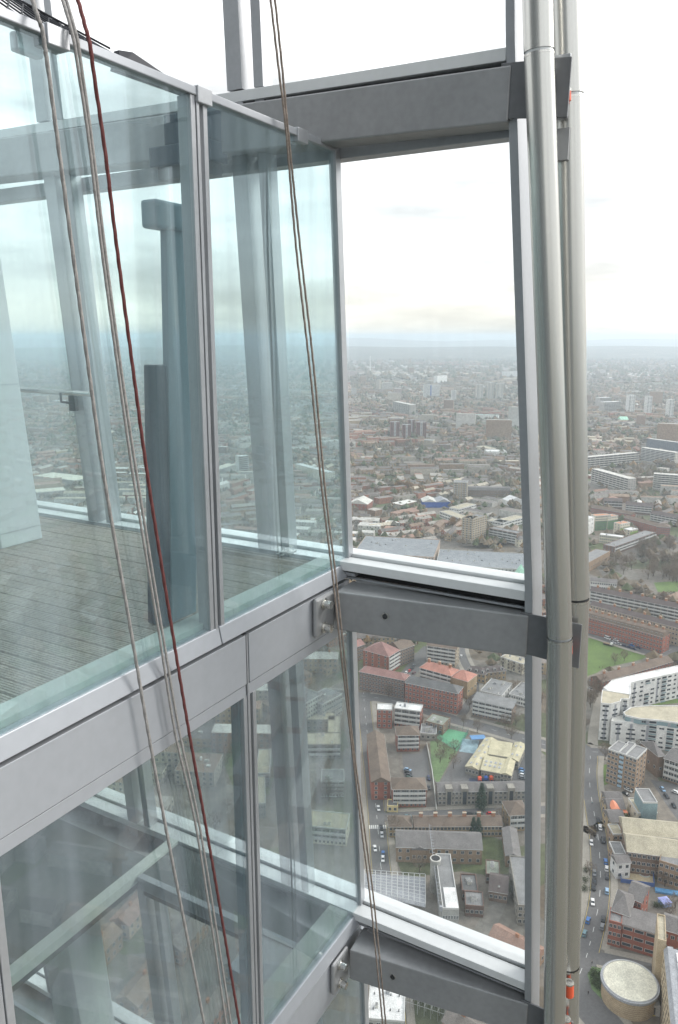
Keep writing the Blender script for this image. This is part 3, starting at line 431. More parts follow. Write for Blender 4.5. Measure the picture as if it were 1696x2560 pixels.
TREES=[(73.9, 361.9, 'conifer', 15), (65.8, 338.5, 'conifer', 11), (68.1, 338.0, 'conifer', 11), (337.3, 836.0, 'evergreen', 15), (395.6, 904.0, 'evergreen', 8), (404.5, 907.6, 'evergreen', 8), (300.5, 826.8, 'evergreen', 7), (50.4, 449.2, 'bare', 9), (81.0, 482.8, 'bare', 9), (78.2, 449.2, 'bare', 9), (85.7, 441.4, 'bare', 9), (105.0, 433.9, 'bare', 9), (26.4, 342.4, 'bare', 9), (28.7, 340.4, 'bare', 9), (68.1, 416.7, 'bare', 9), (65.1, 400.7, 'bare', 9), (80.4, 348.3, 'bare', 9), (86.1, 474.0, 'bare', 9), (122.0, 497.6, 'bare', 9), (131.8, 525.4, 'bare', 9), (125.6, 529.7, 'bare', 9), (121.1, 538.3, 'bare', 9), (104.1, 447.6, 'bare', 9), (111.7, 450.8, 'bare', 9), (46.4, 482.8, 'bare', 9), (33.7, 490.1, 'bare', 9), (43.3, 371.8, 'bare', 9), (59.1, 425.2, 'bare', 8), (61.0, 414.7, 'bare', 8), (58.3, 407.3, 'bare', 8), (206.6, 544.7, 'bare', 9), (215.4, 550.3, 'bare', 9), (154.5, 410.4, 'bare', 10), (179.5, 498.2, 'bare', 10), (183.0, 504.2, 'bare', 10), (173.8, 488.9, 'bare', 10), (170.1, 482.1, 'bare', 10), (166.5, 475.5, 'bare', 10), (176.3, 493.5, 'bare', 10), (123.1, 336.8, 'bare', 7), (114.2, 310.5, 'bare', 7), (139.3, 283.5, 'bare', 7), (144.9, 305.4, 'bare', 7), (145.5, 303.2, 'bare', 7), (144.3, 289.5, 'bare', 7), (150.4, 302.1, 'bare', 7), (113.6, 313.3, 'bush', 3), (111.0, 306.5, 'bush', 3), (109.2, 301.0, 'bush', 3), (139.3, 290.5, 'bush', 3), (136.7, 290.5, 'bush', 3), (98.2, 251.2, 'bush', 2.6), (100.5, 253.2, 'bush', 2.6), (98.7, 254.8, 'bush', 2.6), (97.9, 247.2, 'bush', 2.6), (101.8, 253.2, 'bush', 2.6), (97.2, 253.2, 'bush', 2.6), (100.5, 247.2, 'bush', 2.6), (96.6, 249.2, 'bush', 2.6), (99.8, 250.0, 'bush', 2.6), (341.8, 765.8, 'bare', 14.226201224656814), (305.0, 804.8, 'bare', 11.368593464132484), (335.0, 764.9, 'bare', 14.432619855476354), (324.5, 775.6, 'bare', 14.749692894249382), (386.6, 880.7, 'bare', 13.294233519761297), (341.2, 809.6, 'bare', 10.79007251930859), (339.3, 756.7, 'bare', 12.953687387084265), (312.3, 754.4, 'bare', 14.711057916108263), (334.3, 824.3, 'bare', 13.253637962311437), (352.1, 846.4, 'bare', 12.87753750004462), (335.8, 835.9, 'bare', 15.584081413906858), (298.4, 790.2, 'bare', 11.366383284514146), (311.3, 801.4, 'bare', 15.040243343954348), (293.4, 770.8, 'bare', 13.350277639502877), (283.1, 780.6, 'bare', 14.991177507804162), (348.5, 775.1, 'bare', 15.365225410935764), (346.8, 769.4, 'bare', 12.151001934252921), (354.7, 792.0, 'bare', 14.534877634084777), (359.1, 832.6, 'bare', 11.448455282993734), (340.6, 859.0, 'bare', 10.097136214106706), (365.2, 869.3, 'bare', 9.989220344986363), (343.3, 851.8, 'bare', 15.58617368346533), (297.8, 806.0, 'bare', 14.276683932780461), (342.8, 853.1, 'bare', 12.152141558586367), (353.9, 810.7, 'bare', 9.93515458975222), (381.6, 870.7, 'bare', 10.049951291922472), (357.0, 800.4, 'bare', 15.54483867312072), (323.2, 767.1, 'bare', 14.106648770995019), (354.1, 879.6, 'bare', 10.983889572620965), (332.9, 752.0, 'bare', 15.158777623384559), (307.1, 786.6, 'bare', 14.427102257080975), (321.0, 763.8, 'bare', 12.838939772614406), (329.2, 782.3, 'bare', 11.319549417349727), (333.3, 744.3, 'bare', 10.185126323423278), (336.4, 743.6, 'bare', 13.659858513391441), (370.8, 885.5, 'bare', 10.728503842085141), (334.6, 799.8, 'bare', 14.11699315839855), (380.7, 857.1, 'bare', 9.769147206362279), (384.1, 875.4, 'bare', 14.487753203162184), (327.6, 755.0, 'bare', 12.971059122028906), (378.0, 860.1, 'bare', 13.678168487239077), (351.2, 815.0, 'bare', 12.829490577965286), (336.3, 812.3, 'bare', 14.808610975765928), (360.3, 871.2, 'bare', 11.871032644928887), (347.5, 806.9, 'bare', 9.81172492121972), (334.4, 762.0, 'bare', 10.248074910158126), (283.5, 710.1, 'bare', 9.93891930472179), (268.7, 720.0, 'bare', 8.72094060268009), (260.0, 725.7, 'bare', 8.751733676584635), (303.1, 689.0, 'bare', 6.772526602259446), (288.3, 695.4, 'bare', 8.018753907110865), (298.4, 684.3, 'bare', 9.232648019125389), (252.6, 726.1, 'bare', 10.026540152501877), (295.2, 683.4, 'bare', 10.01936303967407), (283.9, 702.7, 'bare', 9.074151153264152), (304.4, 685.9, 'bare', 10.672317258230077), (505.2, 1304.0, 'bare', 14.75499805125486), (527.3, 1309.9, 'bare', 15.736956122217046), (493.6, 1257.5, 'bare', 13.058501888443097), (504.5, 1262.6, 'bare', 14.932613760181164), (540.5, 1381.7, 'bare', 12.557689957205412), (547.6, 1349.3, 'bare', 13.0241582379336), (553.5, 1371.3, 'bare', 13.092855996677628), (534.0, 1390.8, 'bare', 13.90324614337661), (525.9, 1310.5, 'bare', 12.795100800293952), (533.5, 1309.0, 'bare', 11.48313100875341), (515.0, 1258.8, 'bare', 14.303962794812804), (551.0, 1409.3, 'bare', 12.124785510046479), (491.1, 1257.5, 'bare', 16.123152187487936), (562.4, 1397.8, 'bare', 12.001601601654267), (565.0, 1385.5, 'bare', 11.52891356205058), (601.9, 1402.4, 'bare', 13.946952100784507), (599.2, 1436.5, 'bare', 11.109604327340252), (564.2, 1426.0, 'bare', 11.267158957607739), (565.8, 1389.1, 'bare', 14.922494346541486), (598.9, 1404.0, 'bare', 16.50146145909251), (606.3, 1399.9, 'bare', 14.0277350164588), (594.8, 1399.6, 'bare', 13.97982955337631), (597.9, 1436.7, 'bare', 15.819314204738635), (558.8, 1390.1, 'bare', 12.113244187410707), (128.1, 1663.6, 'bare', 15.928055918394826), (127.6, 1724.1, 'bare', 13.165443457490692), (116.7, 1774.3, 'bare', 15.846109762332254), (170.3, 1757.5, 'bare', 13.987209429996177), (134.2, 1656.5, 'bare', 11.666099697936026), (148.4, 1617.6, 'bare', 16.403877518276502), (164.1, 1682.6, 'bare', 11.175123524605707), (142.0, 1619.4, 'bare', 12.422433323129258), (144.3, 1622.1, 'bare', 14.28063578121299), (155.8, 1741.1, 'bare', 16.142565400214032), (152.2, 1734.3, 'bare', 15.755280102229491), (166.6, 1668.3, 'bare', 14.901998810029912), (147.2, 1694.9, 'bare', 16.720897047353464), (134.5, 1791.3, 'bare', 14.995111588924258), (138.6, 1691.1, 'bare', 14.266598351890888), (124.1, 1764.4, 'bare', 10.949469863766932), (154.3, 1620.0, 'bare', 14.889275583206759), (165.1, 1698.5, 'bare', 10.50567911155822), (164.2, 1675.3, 'bare', 14.420207514711546), (113.3, 1729.8, 'bare', 16.10802301952302), (153.4, 1637.6, 'bare', 12.378195747023895), (129.1, 1679.1, 'bare', 10.714463674195482), (153.0, 1628.6, 'bare', 12.382263624869642), (149.4, 1642.8, 'bare', 14.938754063332663), (139.9, 1770.2, 'bare', 10.613055910283641), (130.2, 1674.5, 'bare', 15.804018778951757), (111.8, 1205.9, 'autumn', 8.651946889299081), (110.2, 1239.0, 'autumn', 11.615266743203907), (96.2, 1192.7, 'autumn', 7.8903418422381755), (97.1, 1246.7, 'autumn', 11.698783510485306), (130.7, 1256.9, 'autumn', 9.032237582175407), (102.8, 1243.4, 'autumn', 11.294612459309132), (93.2, 1172.8, 'autumn', 8.83471836456372), (130.5, 1202.0, 'autumn', 11.581580749587634), (91.2, 1184.4, 'autumn', 8.306718547238935), (151.4, 1249.9, 'autumn', 8.427711834633168), (91.7, 1235.2, 'autumn', 8.976633200882139), (163.2, 1207.2, 'autumn', 9.139273680286873), (159.8, 1199.7, 'autumn', 11.903849442896393), (89.4, 1179.1, 'autumn', 10.669439756460992), (98.2, 1248.0, 'autumn', 8.120098540673506), (124.7, 1213.1, 'autumn', 9.932783603345605), (113.9, 1194.1, 'autumn', 11.272911978236895), (101.9, 1245.9, 'autumn', 8.572228455071054), (135.8, 1248.5, 'autumn', 10.311008312170626), (115.9, 1231.2, 'autumn', 10.6863629929976), (165.5, 1248.9, 'autumn', 9.067052929346906), (168.2, 1246.6, 'autumn', 7.621297978088252), (100.1, 1186.4, 'autumn', 10.79079259520227), (161.1, 1217.9, 'autumn', 7.686098901763504), (41.6, 1182.8, 'bare', 10.194484936151566), (32.1, 1222.5, 'bare', 10.545549591523871), (45.8, 1214.1, 'bare', 8.924669957271487), (24.0, 1175.7, 'bare', 11.87459189329726), (51.5, 1254.4, 'bare', 9.712882625744697), (56.6, 1163.5, 'bare', 10.634144799028643), (85.2, 1204.7, 'bare', 9.146452497568026), (61.7, 1196.3, 'bare', 11.21614530829285), (49.5, 1173.8, 'bare', 8.934330040046007), (26.2, 1245.9, 'bare', 9.663519854514956), (51.6, 1229.9, 'bare', 11.390285300769797), (34.1, 1226.1, 'bare', 11.594960845574635), (84.8, 1236.7, 'bare', 9.908634776080536), (57.1, 1202.7, 'bare', 10.060811261269635), (80.5, 1244.2, 'bare', 10.582333061486128), (29.4, 1164.8, 'bare', 11.198600472663234), (117.3, 1108.2, 'bare', 9.629981154326595), (22.7, 979.5, 'bare', 9.92909180401634), (73.9, 1039.9, 'bare', 7.815751299120046), (22.1, 1051.0, 'bare', 10.257085512110807), (36.7, 1051.4, 'bare', 7.894119066705366), (104.8, 1082.6, 'bare', 8.438733448700797), (23.6, 1057.9, 'bare', 7.074164560385818), (44.3, 1044.1, 'bare', 8.467449889797829), (24.9, 1024.6, 'bare', 9.454348975662317), (76.8, 1045.2, 'bare', 8.974623240162433), (25.5, 1005.9, 'bare', 8.063512927147165), (50.7, 1084.4, 'bare', 9.128350816821047), (27.3, 1024.5, 'bare', 7.035126353332748), (113.7, 1105.7, 'bare', 9.859039511553258), (69.5, 1059.3, 'bare', 7.982120220743784), (66.4, 1041.1, 'bare', 7.752687681030632), (80.3, 1103.2, 'bare', 8.703953282110714), (71.4, 1035.7, 'bare', 7.535218138687407), (151.1, 942.5, 'autumn', 10.76527815827924), (154.8, 966.9, 'autumn', 8.99721521309604), (147.4, 981.8, 'autumn', 8.85069980342658), (149.3, 993.8, 'autumn', 9.677962525022117), (146.4, 976.0, 'autumn', 10.48621209894286), (252.2, 1280.7, 'bare', 12.197644908662555), (253.6, 1283.2, 'bare', 9.123642820002553), (283.7, 1307.9, 'bare', 9.353121855043444), (269.0, 1337.0, 'bare', 10.435223597627164), (294.9, 1332.4, 'bare', 8.69077218771956), (303.5, 1350.8, 'bare', 8.524232370492966), (263.4, 1291.7, 'bare', 11.010704114676262), (312.9, 1327.5, 'bare', 9.979691931217031), (257.6, 1289.8, 'bare', 11.08541777738569), (264.2, 1274.3, 'bare', 10.392224865676294), (292.7, 1322.9, 'bare', 8.67782559448441), (269.1, 1339.9, 'bare', 8.385084883912748), (-26.8, 408.0, 'bare', 8.59911014045135), (-7.0, 371.3, 'bare', 10.328039687489543), (-23.7, 376.0, 'bare', 10.351054842601416), (-20.0, 363.1, 'bare', 7.166793870795349), (-8.4, 389.3, 'bare', 9.65568702661102), (-1.5, 381.2, 'bare', 9.26804123529972), (-25.0, 413.8, 'bare', 10.305145103449824), (-11.4, 375.9, 'bare', 7.714128826464391), (-29.7, 386.7, 'bare', 10.302035909129293), (-22.9, 390.0, 'bare', 8.442453841515407), (-8.5, 371.0, 'bare', 8.651781684706053), (-7.3, 398.4, 'bare', 7.3214236155076025), (-23.2, 399.4, 'bare', 9.65357205860902), (-14.0, 376.5, 'bare', 10.701911138080078), (-5.6, 369.5, 'bare', 10.678464373461946), (0.5, 372.1, 'bare', 8.15872378996248), (-16.0, 371.4, 'bare', 9.936123755535558), (-0.7, 372.1, 'bare', 9.458853334644855)]
PT={'drum': (107.2, 242.4), 'tank': (42.4, 300.5), 'tarp': (140.8, 353.2), 'blue_canopy': (84.1, 430.7), 'play': (78.4, 426.6), 'mat': (81.2, 388.0), 'tanside_a': (119.2, 244.1), 'tanside_b': (108.7, 212.5), 'sand': (139.7, 311.6), 'mast': (209.6, 5322.6), 'wallA': (52.7, 426.6), 'wallB': (52.5, 396.9), 'wallC': (50.4, 358.7), 'spire': (178.6, 734.5), 'lamp': (155.1, 381.8), 'tri': (109.1, 263.6), 'bluemural': (145.0, 299.2), 'bluetent': (141.0, 292.1), 'ramp': (110.4, 235.5), 'siteA': (11.2, 301.7), 'siteB': (37.9, 298.7), 'siteC': (36.0, 280.7), 'siteD': (10.8, 289.0), 'scafA': (25.3, 241.4), 'scafB': (63.0, 226.0)}
ROPE={'rope_a': [(2.929, -3.412, 1.694), (2.887, -3.347, 1.565), (2.873, -3.303, 1.476), (2.891, -3.3, 1.426), (2.899, -3.3, 1.345), (2.909, -3.3, 1.251), (2.94, -3.3, 0.877), (2.981, -3.3, 0.404), (3.031, -3.3, -0.168), (3.091, -3.3, -0.791), (3.205, -3.3, -1.63), (3.317, -3.3, -2.479), (3.438, -3.3, -3.302), (3.711, -3.3, -5.034), (3.791, -3.3, -5.629)], 'rope_b': [(3.134, -3.451, 1.773), (3.108, -3.387, 1.645), (3.086, -3.324, 1.519), (3.086, -3.3, 1.423), (3.096, -3.3, 1.336), (3.138, -3.3, 1.002), (3.182, -3.3, 0.441), (3.249, -3.3, -0.22), (3.32, -3.3, -0.861), (3.456, -3.3, -1.833), (3.561, -3.3, -2.595), (3.73, -3.3, -3.435), (3.965, -3.3, -5.262), (4.054, -3.3, -5.969)], 'rope_c': [(3.159, -3.456, 1.783), (3.137, -3.392, 1.655), (3.114, -3.329, 1.528), (3.11, -3.3, 1.435), (3.12, -3.3, 1.343), (3.158, -3.3, 1.006), (3.205, -3.3, 0.443), (3.273, -3.3, -0.221), (3.352, -3.3, -0.866), (3.488, -3.3, -1.844), (3.604, -3.3, -2.615), (3.768, -3.3, -3.458), (4.023, -3.3, -5.314), (4.116, -3.3, -6.031)], 'rope_red': [(3.237, -3.471, 1.813), (3.23, -3.409, 1.688), (3.203, -3.344, 1.558), (3.19, -3.3, 1.445), (3.204, -3.3, 1.309), (3.249, -3.3, 0.947), (3.292, -3.3, 0.472), (3.363, -3.3, -0.202), (3.439, -3.3, -0.881), (3.58, -3.3, -1.875), (3.698, -3.3, -2.66), (3.894, -3.3, -3.865), (4.12, -3.3, -5.355), (4.225, -3.3, -6.058)], 'rope_d': [(4.796, -3.3, 2.319), (4.824, -3.3, 2.186), (4.906, -3.3, 1.796), (4.985, -3.297, 1.408), (5.031, -3.254, 0.627), (5.129, -3.206, -0.238), (5.211, -3.154, -1.179), (5.311, -3.111, -1.961), (5.385, -3.073, -2.654), (5.475, -3.03, -3.431), (5.585, -2.98, -4.351), (5.704, -2.93, -5.265), (5.831, -2.85, -6.705), (5.88, -2.817, -7.32)], 'rope_e': [(4.847, -3.3, 2.336), (4.876, -3.3, 2.203), (4.951, -3.3, 1.808), (5.011, -3.297, 1.413), (5.086, -3.254, 0.632), (5.187, -3.206, -0.24), (5.26, -3.154, -1.187), (5.363, -3.111, -1.975), (5.432, -3.072, -2.671), (5.503, -3.03, -3.444), (5.637, -2.978, -4.382), (5.767, -2.927, -5.309), (5.897, -2.847, -6.763), (5.948, -2.813, -7.385)]}
# ------------------------------------------------------------------ ground
g = MB(); gx = [-30000, -12000, -5000, -2500, -1500, -1000]+[-800+i*100 for i in range(17)]+[1000, 1500, 2500, 5000, 12000, 30000]; gy = [-8000, -3000, -1000, -300]+[i*100 for i in range(16)]+[1700, 2000, 2500, 3200, 4200, 6000, 9000, 14000, 22000, 36000, 60000]
g.box(-30000, 30000, -8000, 60000, -1.5, -1)
nb_ = len(g.v); g.v += [(x, y, 0) for y in gy for x in gx]
for j in range(len(gy)-1):
    for i in range(len(gx)-1): a = nb_+j*len(gx)+i; g.f.append((a, a+1, a+len(gx)+1, a+len(gx))); g.mi.append(0)
gm, t, p = new_mat('city_ground'); p.inputs['Roughness'].default_value = .95
tcg = t.nodes.new('ShaderNodeTexCoord')
vo = t.nodes.new('ShaderNodeTexVoronoi'); vo.inputs['Scale'].default_value = .028; t.links.new(tcg.outputs['Object'], vo.inputs['Vector'])
sp = t.nodes.new('ShaderNodeSeparateColor'); t.links.new(vo.outputs['Color'], sp.inputs[0])
rp = t.nodes.new('ShaderNodeValToRGB'); rp.color_ramp.interpolation = 'CONSTANT'; t.links.new(sp.outputs[0], rp.inputs[0])
e = rp.color_ramp.elements; e[0].color = (.16, .145, .125, 1); e[1].position = .3; e[1].color = (.095, .105, .06, 1)
for q, c in ((.42, (.18, .16, .135)), (.6, (.145, .12, .09)), (.75, (.10, .12, .055)), (.86, (.17, .16, .14))): x = e.new(q); x.color = (*c, 1)
n1 = t.nodes.new('ShaderNodeTexNoise'); n1.inputs['Scale'].default_value = .22; n1.inputs['Detail'].default_value = 8; n1.inputs['Roughness'].default_value = .7; t.links.new(tcg.outputs['Object'], n1.inputs['Vector'])
mr = t.nodes.new('ShaderNodeMapRange'); mr.inputs[1].default_value = .3; mr.inputs[2].default_value = .7; mr.inputs[3].default_value = .65; mr.inputs[4].default_value = 1.35; t.links.new(n1.outputs[0], mr.inputs[0])
vs = t.nodes.new('ShaderNodeVectorMath'); vs.operation = 'SCALE'; t.links.new(rp.outputs[0], vs.inputs[0]); t.links.new(mr.outputs[0], vs.inputs['Scale']); t.links.new(vs.outputs[0], p.inputs['Base Color'])
tag(g.build('ground', gm), kind='structure')

def unit(a): n = math.hypot(a[0], a[1]) or 1; return a[0]/n, a[1]/n
def resample(pts, step):
    o = [pts[0]]
    for a, b in zip(pts, pts[1:]):
        d = math.hypot(b[0]-a[0], b[1]-a[1]); k = max(1, int(d/step))
        for i in range(1, k+1): o.append((a[0]+(b[0]-a[0])*i/k, a[1]+(b[1]-a[1])*i/k))
    return o
def smooth_line(pts, it=2):
    for _ in range(it):
        o = [pts[0]]
        for a, b in zip(pts, pts[1:]): o += [(.75*a[0]+.25*b[0], .75*a[1]+.25*b[1]), (.25*a[0]+.75*b[0], .25*a[1]+.75*b[1])]
        pts = o+[pts[-1]]
    return pts
def ribbon(mb, pts, off0, off1, z0, z1=None, skip=None):
    P = []
    for i, q in enumerate(pts):
        a = pts[max(i-1, 0)]; b = pts[min(i+1, len(pts)-1)]; dx, dy = unit((b[0]-a[0], b[1]-a[1]))
        P.append(((q[0]+dy*off0, q[1]-dx*off0), (q[0]+dy*off1, q[1]-dx*off1)))
    for (a, b), (c, d) in zip(P, P[1:]):
        if skip and skip((a[0]+b[0]+c[0]+d[0])/4, (a[1]+b[1]+c[1]+d[1])/4): continue
        if z1 is None: mb.face([(*b, z0), (*d, z0), (*c, z0), (*a, z0)])
        else: mb.prism([(*a, z0), (*b, z0), (*d, z0), (*c, z0)], [(*a, z1), (*b, z1), (*d, z1), (*c, z1)])
RL = {}
for k, (pts, w) in ROADS.items(): RL[k] = (resample(smooth_line(pts), 3.0), w)
def near_road(x, y, extra=0, but=None):
    for k, (pts, w) in RL.items():
        if k == but: continue
        for q in pts:
            if (q[0]-x)**2+(q[1]-y)**2 < (w/2+extra)**2: return True
    return False
NAMES = dict(west='road', school='road', cross='road', side='road', yard='yard', curve='road', junction='road', lower='road', upper='road', park='road')
for i, (k, (pts, w)) in enumerate(RL.items()):
    mb = MB(); ribbon(mb, pts, -w/2, w/2, .03+.012*i); tag(mb.build(NAMES[k], M['asphalt']), kind='structure')
    if k != 'yard':
        mb = MB()
        for s in (-1, 1):
            lo, hi = (w/2, w/2+3.0) if s > 0 else (-w/2-3.0, -w/2)
            if k == 'curve' and s > 0: hi += 2.0
            ribbon(mb, pts, lo, hi, 0, .15+.004*i, skip=lambda x, y, k=k: near_road(x, y, .5, k))
        tag(mb.build('pavement', M['paving']), kind='structure')
mk = MB(); yl = MB()
for k in ('west', 'school', 'curve', 'upper', 'park'):
    pts, w = RL[k]; i = list(RL).index(k)
    for j in range(0, len(pts)-1, 3): ribbon(mk, pts[j:j+2], -.09, .09, .05+.012*i)
    if k in ('curve', 'west', 'junction'):
        for s in (-1, 1): ribbon(yl, pts, s*(w/2-.45)-.08, s*(w/2-.45)+.08, .05+.012*i, skip=lambda x, y, k=k: near_road(x, y, .5, k))
for j in range(-4, 5):
    pts, w = RL['west']; q = pts[len(pts)*5//9]; mk.face([(q[0]+j*1.0-.25, q[1]-1.5, .06), (q[0]+j*1.0+.25, q[1]-1.5, .06), (q[0]+j*1.0+.25, q[1]+1.5, .06), (q[0]+j*1.0-.25, q[1]+1.5, .06)])
tag(mk.build('road_marking', M['paint']), kind='structure'); tag(yl.build('kerb_line', M['yellow']), kind='structure')
mb = MB(); ribbon(mb, resample(smooth_line(LANE), 3), -3, 3, .17); tag(mb.build('path', M['paving']), kind='structure')
pm = dict(park_lawn=('lawn', 'grass'), pitch=('sports_pitch', 'pitch'), field=('field', 'field'), school_yard=('playground', 'asphalt'), small_park=('lawn', 'grass'), car_park=('car_park', 'asphalt'), flats_lawn=('lawn', 'grass'), drum_garden=('garden', 'field'), tower_lawn=('lawn', 'grass'), nursery_yard=('yard', 'sand'), square_lawn=('lawn', 'grass'), lot=('car_park', 'asphalt'), courtyard_lawn=('lawn', 'grass'))
for i, (k, v) in enumerate(POLY.items()):
    mb = MB(); mb.face([(x, y, (.5 if k == 'small_park' else .22 if k == 'drum_garden' else .012)+.0015*i) for x, y in v]); f = mb.build(pm[k][0], M[pm[k][1]]); tag(f, kind='structure')
    if f.data.polygons[0].normal.z < 0: f.data.flip_normals()
def inpoly(x, y, poly):
    c = False
    for (x1, y1), (x2, y2) in zip(poly, poly[1:]+poly[:1]):
        if (y1 > y) != (y2 > y) and x < (x2-x1)*(y-y1)/(y2-y1)+x1: c = not c
    return c

# ------------------------------------------------------------------ buildings
PLURAL = {}
for hrow in HERO: PLURAL[hrow[0]] = PLURAL.get(hrow[0], 0)+1
def roof_mesh(rt, L, D, h, o=.35):
    mb = MB(); up = D*.30
    if rt == 'flat': mb.box(.25, L-.25, .25, D-.25, h, h+.06)
    elif rt == 'shed': mb.prism([(-o, -o, h+.01), (L+o, -o, h+.01), (L+o, D+o, h+.01), (-o, D+o, h+.01)], [(-o, -o, h+.25), (L+o, -o, h+.25), (L+o, D+o, h+1.5), (-o, D+o, h+1.5)])
    elif rt in ('gable', 'gablex', 'hip', 'mansard'):
        if rt == 'gablex': up = L*.22; A = [(L/2, -o, h+up), (L/2, D+o, h+up)]
        elif rt == 'gable': A = [(-o, D/2, h+up), (L+o, D/2, h+up)]
        elif rt == 'mansard': up = D*.36; A = [(-.0, D/2, h+up), (L, D/2, h+up)]
        else: c = min(D/2, L/2-.1); A = [(c, D/2, h+up), (L-c, D/2, h+up)]
        p0, p1, p2, p3 = (-o, -o, h), (L+o, -o, h), (L+o, D+o, h), (-o, D+o, h)
        if rt == 'gablex': mb.face([p0, p1, A[0]]); mb.face([p1, p2, A[1], A[0]]); mb.face([p2, p3, A[1]]); mb.face([p3, p0, A[0], A[1]])
        elif rt == 'mansard':
            q0, q1 = (.3, 1.4, h+up*.78), (L-.3, 1.4, h+up*.78)
            mb.face([p0, p1, q1, q0]); mb.face([q0, q1, A[1], A[0]]); mb.face([p1, p2, A[1], q1]); mb.face([p2, p3, A[0], A[1]]); mb.face([p3, p0, q0, A[0]])
        else: mb.face([p0, p1, A[1], A[0]]); mb.face([p1, p2, A[1]]); mb.face([p2, p3, A[0], A[1]]); mb.face([p3, p0, A[0]])
        mb.face([p3, p2, p1, p0])
    return mb
def roof_z(rt, L, D, h, u, v):
    if rt == 'gable' or rt == 'hip': return h+D*.30*(1-abs(v-D/2)/(D/2))
    if rt == 'gablex': return h+L*.22*(1-abs(u-L/2)/(L/2))
    if rt == 'shed': return h+.25+1.25*v/D
    if rt == 'mansard': return h+D*.36*(.78*min(1, v/1.4) if v < 1.4 else .78+.22*(v-1.4)/max(.1, D/2-1.4))
    return h+.06
# a face frame: origin o, along a, outward n ; rectangle boxes on it
def on_face(mb, o, a, n, u0, u1, z0, z1, d0, d1, mi):
    P = lambda u, d, z: (o[0]+a[0]*u+n[0]*d, o[1]+a[1]*u+n[1]*d, z)
    mb.prism([P(u0, d1, z0), P(u1, d1, z0), P(u1, d0, z0), P(u0, d0, z0)], [P(u0, d1, z1), P(u1, d1, z1), P(u1, d0, z1), P(u0, d0, z1)], mi)
def windows(mb, o, a, n, Lf, h, S, Nc, ww=1.25, wh=1.45):
    st = h/S; ww = min(ww, Lf/Nc*.62); wh = min(wh, st*.56)
    for s in range(S):
        for c in range(Nc):
            u = Lf*(c+.5)/Nc; z = st*s+st*.36
            on_face(mb, o, a, n, u-ww/2-.14, u+ww/2+.14, z-.14, z+wh+.14, .0, .05, 0)
            on_face(mb, o, a, n, u-ww/2, u-.05, z, z+wh, .0, .075, 1); on_face(mb, o, a, n, u+.05, u+ww/2, z, z+wh, .0, .075, 1)
def balconies(wm, bm, o, a, n, Lf, h, S, Nc):
    st = h/S
    for s in range(S):
        z = st*s
        if s > 0:
            on_face(bm, o, a, n, .4, Lf-.4, z-.12, z+.95, .0, .9, 0)
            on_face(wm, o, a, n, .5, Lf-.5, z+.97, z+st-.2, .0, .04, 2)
        for c in range(Nc):
            u = Lf*(c+.5)/Nc; b = z+(.95 if s else st*.32)
            on_face(wm, o, a, n, u-.6, u+.6, b+.06, min(b+1.35, z+st-.3), .0, .085, 0)
            on_face(wm, o, a, n, u-.48, u+.48, b+.14, min(b+1.25, z+st-.38), .0, .105, 1)
            if s and c % 2 == 0: on_face(bm, o, a, n, Lf*c/Nc-.12 if c else .42, Lf*c/Nc+.12 if c else .66, z, z+st-.14, .0, .55, 0)
